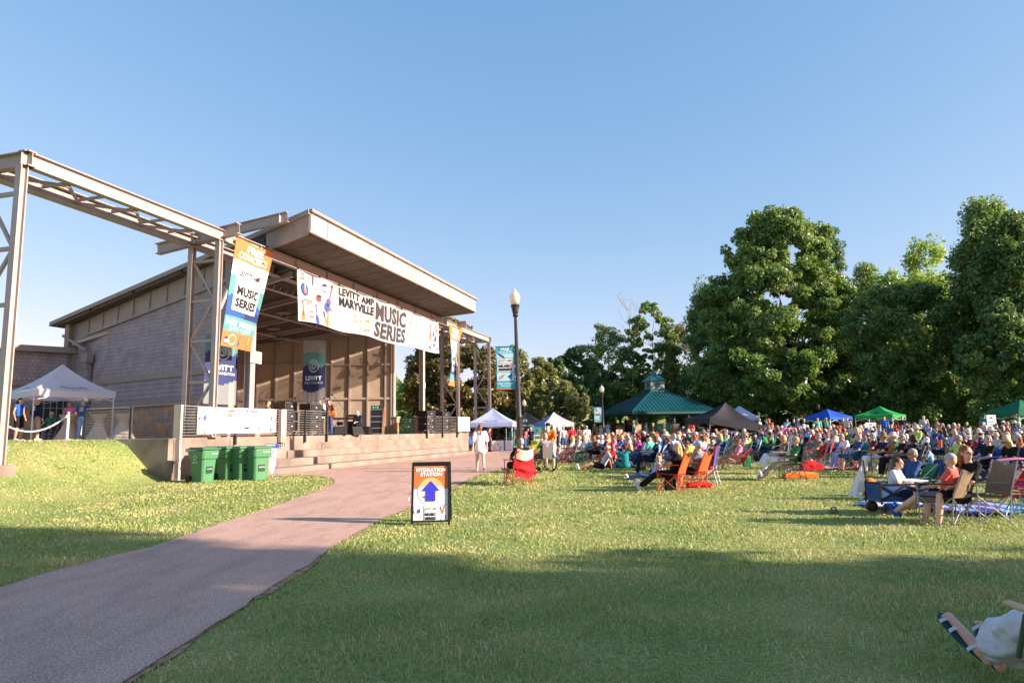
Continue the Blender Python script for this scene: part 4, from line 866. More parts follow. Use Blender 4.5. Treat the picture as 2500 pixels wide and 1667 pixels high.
# the big tree over the tents
Yb = 84; p = hpx(1945, Yb); by = 1049
P_ = prof(1945, by, Yb, [(492, 1918, 1975), (520, 1850, 2015), (560, 1805, 2060), (600, 1785, 2075), (660, 1762, 2085), (690, 1715, 2100), (740, 1690, 2125), (800, 1678, 2140), (860, 1672, 2145), (925, 1668, 2140), (965, 1690, 2105), (990, 1740, 1900)])
make_tree('broad_tree', 'largest rounded broadleaf tree rising over the blue and black canopies', 'tree', p, 'mid', crown_blobs(P_, .8, 430, 3, .052), 190000, .33, 3, .62, 21, bark=BARKL, nlimb=34, k=7)
def simple_prof(H_, W_, kind='round', lo=.12):
    if kind == 'round': R_ = [(lo, .45), (.22, .8), (.4, 1), (.6, .95), (.78, .72), (.92, .42), (1, .12)]
    elif kind == 'tall': R_ = [(lo, .5), (.3, .75), (.5, .8), (.65, 1), (.8, .85), (.92, .5), (1, .15)]
    elif kind == 'cone': R_ = [(lo, .9), (.3, 1), (.5, .8), (.7, .55), (.88, .28), (1, .05)]
    elif kind == 'arch': R_ = [(lo, .3), (.35, .6), (.6, 1), (.8, 1), (.93, .7), (1, .25)]
    return [(z * H_, -w * W_ / 2, w * W_ / 2) for z, w in R_]
def T(px_, Y, top, wpx, leaves, kind, label, seed, nleaf=9000, n=46, size=.34, group=None, bark=None, lo=.12, name='broad_tree', cat='tree', k=5, tr=None, r0=.1, nlimb=12):
    p = hpx(px_, Y); s = 1667 / Y; hy = 1075.4 - .0172 * px_; H_ = (hy - top) / s * 1.0 + EYE - p.z; W_ = wpx / s
    return make_tree(name, label, cat, p, leaves, crown_blobs(simple_prof(H_, W_, kind, lo), .9, int(n * 2.2), seed, r0 * .85), int(nleaf * 2.6), size * .75, seed, tr or max(.12, H_ * .018), H_ * .8, group, bark, nlimb, k)
FG = 'trees on the wooded slope behind the lawn'
T(1600, 108, 735, 175, 'mid', 'tall', 'thin tree with an open crown and visible limbs rising behind the pavilion cupola', 11, 9000, 75, .42, None, BARKL, .3, k=4, tr=.3, r0=.062, nlimb=20)
T(1480, 106, 786, 200, 'mid', 'round', 'mid green tree left of the pavilion cupola with sky showing at its edges', 12, 8000, 40, .38, lo=.15)
T(1398, 86, 856, 230, 'deep', 'round', 'dark rounded tree left of the banner lamp by the pavilion', 13, 10000, 44, .38, lo=.05)
T(1322, 82, 878, 120, 'olive', 'tall', 'pale olive tree behind the white information tent', 14, 6000, 34, .36, lo=.05)
T(1262, 80, 852, 110, 'olive', 'tall', 'thin greyish tree just right of the tall street lamp', 15, 4500, 30, .36, lo=.1)
T(1365, 76, 930, 190, 'olive', 'round', 'low olive bush like tree in front of the dark rounded tree', 16, 8000, 40, .32, lo=0)
T(1225, 74, 885, 130, 'magn', 'round', 'small reddish green tree between the right tower and the tall street lamp', 17, 6000, 34, .3, lo=.02)
T(1105, 66, 786, 290, 'magn', 'round', 'glossy magnolia tree with brown leaf undersides behind the right steel towers', 18, 26000, 70, .34, lo=.02, name='magnolia_tree', k=6)
T(1012, 84, 900, 130, 'light', 'round', 'bright green tree seen between the stage wall and the right pier', 19, 6500, 36, .34, lo=.02)
T(962, 90, 925, 120, 'mid', 'round', 'green tree touching the right edge of the stage wall', 20, 6000, 34, .36, lo=.0)
T(2075, 92, 552, 130, 'deep', 'cone', 'dark pointed evergreen behind the right shoulder of the largest tree', 21, 9000, 60, .3, name='evergreen_tree', r0=.05, lo=.1)
T(2148, 98, 655, 150, 'mid', 'tall', 'tree just right of the largest tree with a feathery top', 22, 8500, 44, .38, FG)
T(2215, 80, 648, 150, 'light', 'tall', 'pale leaved tree second right of the largest tree', 23, 8500, 44, .38, FG)
T(2298, 76, 588, 210, 'light', 'tall', 'tall thin crowned tree with bright sun showing through its leaves', 24, 9000, 42, .38, FG, BARKL, nlimb=22)
T(2240, 62, 690, 330, 'deep', 'arch', 'dark arching tree spreading in front of the bright thin crowned tree', 25, 16000, 60, .32, FG, nlimb=20)
T(2462, 60, 492, 200, 'mid', 'tall', 'very tall leafy tree near the right edge of the picture', 26, 19000, 80, .36, FG, nlimb=20)
T(2530, 55, 520, 230, 'deep', 'tall', 'tall dark tree cut off by the right edge of the picture', 27, 15000, 70, .36, FG)
T(2475, 52, 740, 260, 'deep', 'round', 'lower dark tree above the dark green canopy at the right edge', 28, 12000, 50, .32, FG, lo=.05)
T(2370, 66, 760, 220, 'mid', 'round', 'mid height leafy tree between the arching tree and the tall right tree', 29, 11000, 50, .34, FG, lo=.05)
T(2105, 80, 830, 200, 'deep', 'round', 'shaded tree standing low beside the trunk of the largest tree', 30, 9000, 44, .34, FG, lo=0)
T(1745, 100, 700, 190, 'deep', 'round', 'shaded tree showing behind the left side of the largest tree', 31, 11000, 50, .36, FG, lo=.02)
T(1670, 110, 800, 150, 'olive', 'round', 'olive tree filling the gap right of the pavilion cupola', 32, 6500, 34, .38, FG, lo=.0)
T(60, 95, 846, 130, 'light', 'round', 'distant tree top showing over the roof of the low wing at far left', 33, 3000, 26, .4)
# understory along the wood's edge
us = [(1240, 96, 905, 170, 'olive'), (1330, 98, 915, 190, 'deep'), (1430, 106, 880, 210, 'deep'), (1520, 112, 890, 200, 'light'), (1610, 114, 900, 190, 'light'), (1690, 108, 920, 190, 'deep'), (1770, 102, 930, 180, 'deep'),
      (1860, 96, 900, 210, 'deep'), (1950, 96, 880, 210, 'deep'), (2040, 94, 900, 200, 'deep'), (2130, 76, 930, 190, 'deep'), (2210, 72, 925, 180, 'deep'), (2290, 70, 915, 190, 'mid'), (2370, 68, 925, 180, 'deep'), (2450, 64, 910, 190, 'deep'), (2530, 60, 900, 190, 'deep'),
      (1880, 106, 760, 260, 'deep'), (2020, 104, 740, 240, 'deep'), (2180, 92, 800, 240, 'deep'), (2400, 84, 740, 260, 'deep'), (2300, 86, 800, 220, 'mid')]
protos = {}
where = ['behind the white information tent', 'behind the standing people left of the pavilion', 'under the dark rounded tree', 'seen under the pavilion roof at its left', 'seen under the pavilion roof at its right', 'behind the right end of the pavilion roof', 'behind the black canopy',
  'left of the trunk of the largest tree', 'right behind the trunk of the largest tree', 'behind the blue canopy', 'behind the gap between the blue and the bright green canopies', 'behind the bright green canopy', 'right of the bright green canopy', 'behind the thin pale trunk at right', 'behind the white notice board at right', 'behind the dark green canopy',
  'filling the wood behind the left half of the largest tree', 'filling the wood behind the right half of the largest tree', 'filling the wood behind the arching tree', 'filling the wood behind the tall right tree', 'filling the wood behind the bright thin crowned tree']
for i, (px_, Y, top, wpx, lf) in enumerate(us):
    low = i < 16; lab = ('low leafy tree ' if low else 'tall shaded tree ') + where[i]
    key = (lf, low)
    p = hpx(px_, Y); s = 1667 / Y; hy = 1075.4 - .0172 * px_; H_ = (hy - top) / s + EYE - p.z; W_ = wpx / s * 1.1
    if key not in protos:
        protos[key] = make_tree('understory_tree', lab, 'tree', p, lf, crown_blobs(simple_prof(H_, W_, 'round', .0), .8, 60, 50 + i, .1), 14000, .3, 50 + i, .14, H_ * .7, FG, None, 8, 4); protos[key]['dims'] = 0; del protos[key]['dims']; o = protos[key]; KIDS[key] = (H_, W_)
    else:
        o = copy_tree(protos[key]); o.location = p; o['label'] = lab; h0, w0 = KIDS[key]; o.scale = (W_ / w0, W_ / w0, H_ / h0); o.rotation_euler = (0, 0, i * 1.7)
# bare branches and pale trunks
def bare(label, px_, Y, top, r0, seed, n=14, m=None, spread=.25):
    g = random.Random(seed); p = hpx(px_, Y); s = 1667 / Y; H_ = ((1075.4 - .0172 * px_) - top) / s + EYE - p.z
    r = thing('bare_tree', label, 'tree', p); b_ = MB(); pts = [Vector((.3 * math.sin(k * .8 + seed), .2 * math.cos(k), H_ * k / 8)) for k in range(9)]; b_.tube(pts, [r0 * (1 - .1 * k) for k in range(9)], 7); b_.build('trunk', m or BARKL, r, smooth=True)
    b_ = MB()
    for i in range(n):
        q = pts[g.randint(3, 8)]; d = Vector((g.uniform(-1, 1), g.uniform(-1, 1), g.uniform(.5, 1.4))).normalized() * H_ * spread * g.uniform(.5, 1); e = q + d; b_.tube([q, q + d * .5 + Vector((0, 0, -.2)), e], [r0 * .3, r0 * .2, r0 * .05], 5)
        for k in range(3): f = q + d * g.uniform(.4, .9); b_.tube([f, f + Vector((g.uniform(-1, 1), g.uniform(-1, 1), g.uniform(0, 1))) * H_ * .07], [r0 * .12, .01], 4)
    b_.build('branch', m or BARKL, r); return r
bare('thin bare branched tree standing left of the open crowned tree', 1548, 106, 755, .16, 4, 22)
bare('leafless tangle of branches at the right side of the open crowned tree', 1650, 108, 835, .14, 5, 26, spread=.3)
bare('thin pale leaning trunk rising left of the white notice board', 2392, 60, 880, .13, 6, 5, spread=.1)
bare('slender pale trunk in the shade right of the bright green canopy', 2345, 66, 800, .12, 8, 6, spread=.12)

# dim house front showing through the wood on the right
r = thing('hillside_house', 'pale house front half hidden by trees above the dark green canopy', 'house', hpx(2440, 110), R(-20)); WALLH = mat('house_wall', hx('b9ab98'), .8, .1)
z0 = 0
b_ = MB(); b_.box((0, 0, 5), (16, 8, 10)); b_.build('wall', WALLH, r); b_ = MB(); b_.add([(-9, -5, 10), (9, -5, 10), (9, 5, 10), (-9, 5, 10), (-9, 0, 13), (9, 0, 13)], [(0, 1, 5, 4), (2, 3, 4, 5), (0, 4, 3), (1, 2, 5), (0, 3, 2, 1)]); b_.build('roof', ROOFM, r)
for x in (-5, 0, 5): b_ = MB(); b_.box((x, -4.03, 7), (1.6, .1, 2)); b_.build('window', mat('window_glass_dark', hx('2f3a44'), .15), r)

# ================================================================ pavilion
PG = mat('pavilion_green_metal', hx('0c484c'), .35, .05, 1, spec=.6); PGD = mat('pavilion_green_trim', hx('174744'), .5, .05)
Yg = 80; pc = hpx(1603, Yg); gz = pc.z = 1.12; s = 1667 / Yg
r = thing('pavilion', 'open pavilion with a dark green hipped metal roof and small cupola', 'pavilion', pc, R(14))
E_ = 5.25; ze = 2.42; zt = 4.85; tw = .95
b_ = MB()
def roofpt(a, k): return
nn = 14
corn = [(-E_, -E_), (E_, -E_), (E_, E_), (-E_, E_)]; ct = [(-tw, -tw), (tw, -tw), (tw, tw), (-tw, tw)]
for k in range(4):
    a, b2 = corn[k], corn[(k + 1) % 4]; c, d = ct[k], ct[(k + 1) % 4]
    b_.add([(*a, ze), (*b2, ze), (*d, zt), (*c, zt)], [(0, 1, 2, 3)])
    b_.bar((*a, ze + .03), (*c, zt + .03), .16, .1)
    for j in range(1, 24): # standing seams
        f = j / 24; x = a[0] + (b2[0] - a[0]) * f, a[1] + (b2[1] - a[1]) * f
        lim = (E_ - tw); along = abs(f - .5) * 2 * E_; up = 1.0 if along < tw else (E_ - along) / (E_ - tw)
        nx, ny = (c[0] + d[0]) / 2 - (a[0] + b2[0]) / 2, (c[1] + d[1]) / 2 - (a[1] + b2[1]) / 2
        b_.bar((x[0], x[1], ze + .02), (x[0] + nx * up, x[1] + ny * up, ze + .02 + (zt - ze) * up), .05, .07)
b_.build('roof', PG, r)
b_ = MB(); b_.box((0, 0, ze - .14), (2 * E_ + .05, 2 * E_ + .05, .24)); b_.build('eave_fascia', PGD, r)
cu_ = MB(); cu_.box((0, 0, zt + .1), (2.0, 2.0, .4)); cu_.build('cupola_base', PGD, r); cu_ = MB(); cu_.box((0, 0, zt + .75), (1.7, 1.7, 1.0)); cw = cu_.build('cupola', mat('cupola_wall', hx('8f9a9a'), .6), r)
for rz in (0, PI / 2, PI, 1.5 * PI):
    M = Matrix.Rotation(rz, 3, 'Z'); cu_ = MB()
    for sgn in (-1, 1):
        vs = [M @ Vector((sgn * (.05 + .3 * math.sin(a)), -.87, zt + .75 + .34 * math.cos(a))) for a in np.linspace(0, PI, 10)]; cu_.add(vs, [tuple(range(10)) if sgn > 0 else tuple(range(9, -1, -1))])
    cu_.build('round_vent', PGD, cw, fix=False)
cu_ = MB(); a = 1.12; cu_.add([(-a, -a, zt + 1.25), (a, -a, zt + 1.25), (a, a, zt + 1.25), (-a, a, zt + 1.25), (0, 0, zt + 2.3)], [(0, 1, 4), (1, 2, 4), (2, 3, 4), (3, 0, 4), (3, 2, 1, 0)]); cu_.build('cupola_roof', PG, r)
for x in (-4.5, 0, 4.5):
    for y in (-4.5, 0, 4.5):
        if x == 0 and y == 0: continue
        b_ = MB(); b_.box((x, y, 1.2), (.2, .2, 2.3)); po = b_.build('post', PGD, r); b_ = MB(); b_.box((x, y, .5), (.75, .75, 1.1)); b_.build('stone_base', STONE, po)
b_ = MB(); b_.box((0, 0, .0), (11, 11, .3)); b_.build('floor_slab', CONC, r)
b_ = MB(); b_.box((-2.0, 4.9, .8), (2.8, .3, 1.0)); b_.build('brick_counter', mat('brick_red', hx('8c5a3c'), .8, .15, 8), r)
for i, (dx, lb) in enumerate([(2.0, 'left of two big green bins in front of the pavilion'), (2.9, 'right of two big green bins in front of the pavilion')]):
    pp = hpx(1612 + i * 16, 72); bb = copy_tree(bpy.data.objects['wheeled_bin']); bb.location = pp; bb['label'] = 'wheeled bin, ' + lb; bb['group'] = 'green bins by the pavilion'; bb.scale = (1.2, 1.2, 1.2)

# ================================================================ pop up tents
TENTLEG = mat('tent_leg_white', hx('c9c9cf'), .4, .05)
def tent(label, loc, rz, cloth, size=3.0, eave=2.1, peak=3.25, val=.28, art=None, legs=TENTLEG, sag=.16, tiltx=0, band=None, group=None, name='canopy_tent', concave=.45, legh=None):
    r = thing(name, label, 'canopy tent', loc, rz, group); r.rotation_euler = (tiltx, 0, rz); h = size / 2; N_ = 10
    b_ = MB()
    cs = [(-h, -h), (h, -h), (h, h), (-h, h)]
    def pt(k, u_, v_): # face k, u along the eave, v toward the peak
        a, b2 = cs[k], cs[(k + 1) % 4]; x = (a[0] + (b2[0] - a[0]) * u_) * (1 - v_); y = (a[1] + (b2[1] - a[1]) * u_) * (1 - v_)
        zz = eave + (peak - eave) * (v_ * (1 - concave) + concave * v_ * v_); zz -= sag * math.sin(PI * u_) * math.sin(PI * min(1, v_ * 1.0)) * .55 + .03 * math.sin(PI * u_) * (1 - v_)
        return (x, y, zz)
    for k in range(4):
        mi = 1 if (band and k in band[1]) else 0
        b_.surf(lambda u_, v_, k=k: pt(k, u_, v_), N_, 8, mi=mi)
    for k in range(4):
        a, b2 = cs[k], cs[(k + 1) % 4]; mi = 1 if (band and k in band[1]) else 0
        def vp(u_, v_, a=a, b2=b2, k=k):
            q = pt(k, u_, 0); o_ = 1.008 + .004 * math.sin(u_ * 20); return (q[0] * o_, q[1] * o_, q[2] - val * (1 - v_) - .012 * math.cos(u_ * 26) * (1 - v_))
        b_.surf(vp, N_, 1, mi=mi)
    cl = b_.build('canopy', [cloth] + ([band[0]] if band else []), r, fix=False, smooth=True)
    for x, y in cs: b_ = MB(); b_.box((x * .98, y * .98, (eave - .05) / 2), (.045, .045, eave)); b_.box((x * .98, y * .98, .01), (.09, .09, .02)); b_.build('leg', legs, r)
    b_ = MB()
    for k in range(4):
        a, b2 = Vector((*cs[k], 0)) * .97, Vector((*cs[(k + 1) % 4], 0)) * .97; z1, z2 = eave - .08, eave - .42
        m_ = (a + b2) / 2
        for (p_, q_) in ((a, m_), (m_, b2)): b_.bar((p_.x, p_.y, z1), (q_.x, q_.y, z2), .02, .025); b_.bar((p_.x, p_.y, z2), (q_.x, q_.y, z1), .02, .025)
    b_.build('truss', legs, r)
    if art:
        for (k, kind, args) in art:
            if kind == 'roof': f = lambda u_, v_, k=k: Vector(pt(k, u_, v_)) + Vector((0, 0, .012))
            else: f = lambda u_, v_, k=k: (pt(k, u_, 0)[0] * 1.012, pt(k, u_, 0)[1] * 1.012, pt(k, u_, 0)[2] - val * (1 - v_))
            A = Art(f, .01, .1, .1); args(A); A.build('print', cl)
    return r
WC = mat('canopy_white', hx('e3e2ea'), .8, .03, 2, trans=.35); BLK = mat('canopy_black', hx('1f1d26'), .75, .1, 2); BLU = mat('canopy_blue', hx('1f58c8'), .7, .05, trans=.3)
GRN = mat('canopy_green', hx('1fa04e'), .7, .05, trans=.3); DGR = mat('canopy_dark_green', hx('0d6a50'), .7, .05, trans=.3); GOLD = mat('canopy_gold', hx('a98a3c'), .7, .05, trans=.2); GRY = mat('canopy_pale', hx('c9c4cc'), .8, .03, trans=.3); LBL = mat('canopy_light_blue_shaded_white', hx('b9c8ea'), .8, .03, trans=.35)
def mary(A):
    A.text('Maryville', .3, .12, .72, .3, BLUE, .0, 1, .3); A.text('Tennessee', .42, .02, .68, .1, TEAL, .0, 1, .3); A.ring(.5, .33, .06, .07, .01, ORA, 1, 10, 0, PI)
pl_ = hpx(140, 29.2); pl_.z = 1.58
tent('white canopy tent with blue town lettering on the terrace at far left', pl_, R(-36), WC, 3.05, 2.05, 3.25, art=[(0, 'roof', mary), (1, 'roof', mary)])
tent('white canopy tent with blue lettering in front of the right steel tower', hpx(1205, 53), R(-8), LBL, 3.45, 2.15, 3.25, .3, art=[(0, 'roof', mary)])  # white canopy; its shade is put into the light blue cloth colour
tent('black and gold canopy tent half hidden behind the tall street lamp', hpx(1286, 62), R(-8), BLK, 3.3, 2.15, 3.15, .4, band=(GOLD, (3,)), art=[(0, 'val', lambda A: A.text('THE HELPER CENTER', .1, .3, .9, .75, PALE, .02, 1)), (0, 'roof', lambda A: A.ring(.5, .4, .1, .13, .03, PALE, 1, 12))])
tent('pale canopy tent with a blue shaded side beside the teal display boards', hpx(1353, 57), R(18), GRY, 2.5, 2.1, 3.0, .3, art=[(0, 'val', lambda A: A.text('LeConte Wealth', .45, .25, .72, .75, GP, .0, 1))], band=(mat('canopy_shade_blue', hx('6c8ed2'), .7, .05, trans=.3), (3,)))  # blue on one side is shade painted into the cloth colour
bt = tent('large black canopy tent leaning on uneven legs over the seated crowd', hpx(1757, 38), R(14), BLK, 3.1, 1.62, 2.72, .32, sag=.3, tiltx=0, legs=mat('tent_leg_grey', hx('6a6a70'), .5)); bt.rotation_euler = (R(1), R(9), R(10))
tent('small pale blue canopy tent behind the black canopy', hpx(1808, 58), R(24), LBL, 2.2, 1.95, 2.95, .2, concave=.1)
tent('bright blue canopy tent right of the large tree trunk', hpx(2023, 52), R(25), BLU, 2.35, 1.8, 2.4, .2, concave=.05)
def badge(A): A.rect(.42, .32, .58, .6, NAVY, 1); A.ellp(.5, .48, .05, .07, BLUE, 2); A.text('BENCHMARK GARDEN', .15, .03, .85, .1, INK, .02, 1)
tent('bright green canopy tent with blue badges over the crowd', hpx(2151, 50), R(42), GRN, 2.55, 1.85, 2.5, .2, art=[(0, 'roof', badge), (3, 'roof', badge)])
tent('dark green canopy tent at the right edge behind the crowd', hpx(2497, 46), R(5), DGR, 3.3, 1.8, 2.65, .25, concave=.2)
# display boards and tables by the tents
def board(label, px_, Y, w_, h_, col, z0=0, rz=0, art=True, name='display_board'):
    p = hpx(px_, Y); r = thing(name, label, 'display board', p, rz)
    def f(u_, v_): return (-w_ / 2 + w_ * u_, -.03, z0 + h_ * v_)
    MB().box((0, 0, z0 + h_ / 2), (w_, .05, h_)).build('panel', col, r)
    b_ = MB(); b_.bar((-w_ / 2, 0, 0), (-w_ / 2, 0, z0 + h_), .03, .03); b_.bar((w_ / 2, 0, 0), (w_ / 2, 0, z0 + h_), .03, .03); b_.build('stand', TENTLEG, r)
    A = Art(f, .005, 2, 2); A.ring(.5, .78, .16, .07, .05, NAVY, 1, 14)
    for k in range(4): A.rect(.2, .55 - .1 * k, .8, .59 - .1 * k, NAVY if k % 2 else WPR, 1)
    A.build('print', r); return r
CY = mat('cyan_print', hx('3aa3bd'), .7)
board('wide teal display board under the pale canopy tent', 1336, 56, .9, 2.0, CY); board('white display board with dark photo to the right of the teal board', 1361, 55.5, .7, 2.0, WPR); board('teal board deep under the black and gold canopy', 1310, 60, .9, 1.9, TEAL)
board('white notice board on a stand left of the dark green canopy', 2421, 42, .55, .8, WPR, .85, name='notice_board'); board('small white notice board behind the crowd under the bright green canopy', 2126, 46, .7, .6, WPR, .7, name='notice_board')
board('small pale sign board on the grass below the pavilion', 1512, 60, .55, .4, mat('card_cream', hx('d9c7a6'), .7), .9, name='notice_board')
r = thing('covered_table', 'table with blue and white cloths under the white tent beside the steps', 'table', hpx(1212, 52), R(-5)); b_ = MB(); b_.box((0, 0, .4), (2.3, .8, .76), top=.97); b_.build('tablecloth', mat('cloth_blue', hx('3f78c8'), .8, .05, trans=.1), r, bevel=.02)
b_ = MB(); b_.box((.1, -.43, .42), (.95, .03, .72)); b_.box((.95, -.43, .42), (.5, .03, .72)); rn = b_.build('runner', WHITE, r); A = Art(lambda u_, v_: (-.35 + .9 * u_, -.452, .1 + .64 * v_), .004, 2, 2); guitar(A, .25, .3, .5, .8); drum(A, .6, .6, .25, .8); sax(A, .8, .3, .4, .8); A.build('print', rn)
b_ = MB(); b_.box((-.6, -.5, .2), (.42, .42, .42)); b_.build('cooler', WHITEP, tag(empty('cooler_box', tuple(hpx(1203, 51.2))), 'small white cooler box beside the table under the white tent', 'cooler'))
r = thing('yellow_table', 'small yellow green covered table near the wheelchair', 'table', hpx(1308, 47), 0); MB().box((0, 0, .4), (.7, .6, .8), top=.95).build('tablecloth', mat('cloth_lime', hx('b5b83c'), .8), r, bevel=.02)

# ================================================================ parked vehicles behind the stage
def car(label, px_, Y, rz, col, kind='suv', group='cars parked behind the stage', z=None):
    p = hpx(px_, Y)
    if z is not None: p.z = z
    r = thing('parked_car', label, 'car', p, rz, group); L_, W_, H1, H2 = (4.7, 1.85, .95, 1.75) if kind == 'suv' else ((5.6, 1.95, 1.1, 1.9) if kind == 'pickup' else (4.5, 1.8, .85, 1.42))
    pm = mat('car_paint_' + label.split()[0], col, .25, .02, spec=.6); gl = mat('car_glass', hx('1b242c'), .08, .02)
    side = [(-L_ / 2, .35), (-L_ / 2 + .05, H1 * .75), (-L_ / 2 + .25, H1), (L_ / 2 - 1.2, H1), (L_ / 2 - .15, H1 * .82), (L_ / 2, .55), (L_ / 2 - .05, .3)]
    b_ = MB(); n = len(side); b_.add([(x, -W_ / 2, z) for x, z in side] + [(x, W_ / 2, z) for x, z in side], [tuple(range(n)), tuple(range(2 * n - 1, n - 1, -1))] + [(i, (i + 1) % n, n + (i + 1) % n, n + i) for i in range(n)]); bd = b_.build('body', pm, r, bevel=.06)
    x0, x1 = (-L_ / 2 + .3, L_ / 2 - 1.2) if kind == 'suv' else ((-.4, L_ / 2 - 1.35) if kind == 'pickup' else (-L_ / 2 + .6, L_ / 2 - 1.2))
    b_ = MB(); b_.hexa([(x0, -W_ / 2 + .05, H1 - .02), (x1, -W_ / 2 + .05, H1 - .02), (x1, W_ / 2 - .05, H1 - .02), (x0, W_ / 2 - .05, H1 - .02), (x0 + .25, -W_ / 2 + .22, H2), (x1 - .75, -W_ / 2 + .22, H2), (x1 - .75, W_ / 2 - .22, H2), (x0 + .25, W_ / 2 - .22, H2)]); b_.build('window', gl, r, bevel=.04)
    b_ = MB(); b_.box(((x0 + x1 - .5) / 2, 0, H2 + .01), (x1 - x0 - .95, W_ - .42, .05))
    for sy in (-1, 1):
        for x in (x0 + .1, (x0 + x1) / 2, x1 - .1): b_.bar((x, sy * (W_ / 2 - .05), H1), (x + (.15 if x < 0 else -.35) * (x != (x0 + x1) / 2), sy * (W_ / 2 - .2), H2), .06, .07)
    b_.build('roof', pm, r, bevel=.02)
    for sx in (-L_ / 2 + .9, L_ / 2 - .9):
        for sy in (-1, 1): b_ = MB(); b_.tube([(sx, sy * (W_ / 2 - .2), .34), (sx, sy * (W_ / 2 + .02), .34)], .34, 16); wl_ = b_.build('wheel', BLACK, r); b_ = MB(); b_.tube([(sx, sy * (W_ / 2 + .02), .34), (sx, sy * (W_ / 2 + .035), .34)], .2, 12); b_.build('rim', CABLE, wl_)
    for sy in (-.65, .65): b_ = MB(); b_.box((L_ / 2 - .04, sy, .68), (.08, .35, .16)); b_.build('headlight', WHITEP, r)
    return r
car('bright blue pickup truck parked beyond the right end of the stage wall', 1078, 62, R(172), hx('2e63b8'), 'pickup')
car('deep blue car parked behind the right cable railing', 1118, 68, R(160), hx('25488e'), 'suv')
car('grey silver car parked left of the white tent', 1152, 72, R(100), hx('9aa0a8'), 'sedan'); car('pale car parked behind the white tent legs', 1190, 78, R(95), hx('b9c2cc'), 'suv'); car('white van parked deeper behind the white tent', 1225, 82, R(80), hx('d5d8dc'), 'suv'); car('blueish car parked beside the tall lamp pole base', 1262, 80, R(88), hx('8fa3b8'), 'suv')
# ================================================================ people
SK = [mat('skin_light', hx('d9a58a'), .55, .06), mat('skin_tan', hx('c08a6b'), .55, .06), mat('skin_dark', hx('6e4630'), .55, .06), mat('skin_pink', hx('e0ab96'), .55, .06)]
HR = {'grey': mat('hair_grey', hx('9c958d'), .7, .15, 20), 'white': mat('hair_white', hx('c9c4bd'), .7, .1, 20), 'brown': mat('hair_brown', hx('5a3a26'), .6, .2, 20), 'dark': mat('hair_dark', hx('241a16'), .5, .2, 20), 'blonde': mat('hair_blonde', hx('c8a26c'), .6, .15, 20), 'auburn': mat('hair_auburn', hx('8a4a2a'), .6, .2, 20)}
CC = {'white': 'e2e0e4', 'cream': 'd9cdb8', 'pale grey': 'b5b3b8', 'grey': '77767e', 'black': '1c1b20', 'navy': '1e2745', 'blue': '2f5fb0', 'pale blue': '8fb4de', 'teal': '1f7f86', 'green': '2f7a4c', 'lime': 'b9d468', 'red': 'c42a30', 'coral': 'e0655a', 'orange': 'e87a33', 'pink': 'e58aac', 'magenta': 'b03aa8', 'purple': '5a3f90', 'maroon': '5e2b35', 'khaki': 'a8967a', 'brown': '6a4a36', 'denim': '34507e', 'yellow': 'dcc25a', 'tan': '84735f', 'vermilion': 'dc5a30', 'mint': '5fd0b4'}
def cloth(c): return mat('fabric_' + c.replace(' ', '_'), hx(CC[c]), .85, .12, 9, spec=.15, bump=.3, bscale=14)
def capsule_mesh(segs, voxel, name, extra=None, smooth=6): # one continuous surface from tapered limbs
    b_ = MB()
    for s_ in segs:
        if len(s_) == 4:
            p, q, r0, r1 = s_; p = Vector(p); q = Vector(q)
            b_.tube([p, p.lerp(q, .5), q], [r0, (r0 + r1) / 2, r1], 10); b_.ell(p, (r0, r0, r0), 10); b_.ell(q, (r1, r1, r1), 10)
        elif len(s_) == 3: b_.ell(s_[0], s_[1], 12, M=s_[2])
        elif len(s_) == 5: # flattened limb (wide across x)
            p, q, r0, r1, fl = s_; n = 7
            for i in range(n + 1):
                f = i / n; c = Vector(p).lerp(Vector(q), f); r_ = r0 + (r1 - r0) * f; b_.ell(c, (r_, r_ * fl, r_ * .8), 12)
    me = b_.mesh('t'); o = bpy.data.objects.new('t', me); COL.objects.link(o)
    bm = bmesh.new(); bm.from_mesh(me); bmesh.ops.recalc_face_normals(bm, faces=bm.faces); bm.to_mesh(me); bm.free()
    m1 = o.modifiers.new('r', 'REMESH'); m1.mode = 'VOXEL'; m1.voxel_size = voxel; m1.use_smooth_shade = True
    m2 = o.modifiers.new('s', 'SMOOTH'); m2.factor = .5; m2.iterations = smooth
    if extra: extra(o)
    bpy.context.view_layer.update(); r_ = bpy.data.meshes.new_from_object(o.evaluated_get(bpy.context.evaluated_depsgraph_get())); r_.name = name
    bpy.data.objects.remove(o); bpy.data.meshes.remove(me)
    r_.polygons.foreach_set('use_smooth', [True] * len(r_.polygons)); r_.materials.clear(); r_.materials.append(SK[0]); return r_
ZR = lambda a, ax='Z': Matrix.Rotation(a, 3, ax)
def hand(segs, wr, el, side, v): # palm, four fingers of different length and a thumb from its side
    wr = Vector(wr); d = (wr - Vector(el)).normalized(); up = Vector((0, 0, 1)) if abs(d.z) < .8 else Vector((0, 1, 0)); ac = d.cross(up).normalized(); nr = ac.cross(d)
    pc_ = wr + d * .05; segs.append((wr, pc_ + d * .03, .026, .034))
    for k, ln in enumerate((.06, .075, .07, .052)):
        b0 = pc_ + d * .035 + ac * (.028 * (k - 1.5) * .75); m1 = b0 + d * ln * .55 - nr * .008; segs.append((b0, m1, .011, .01)); segs.append((m1, m1 + d * ln * .4 - nr * ln * .4, .0095, .008))
    t0 = wr + d * .03 - ac * side * .028; segs.append((t0, t0 + d * .035 - ac * side * .025 - nr * .012, .013, .01))
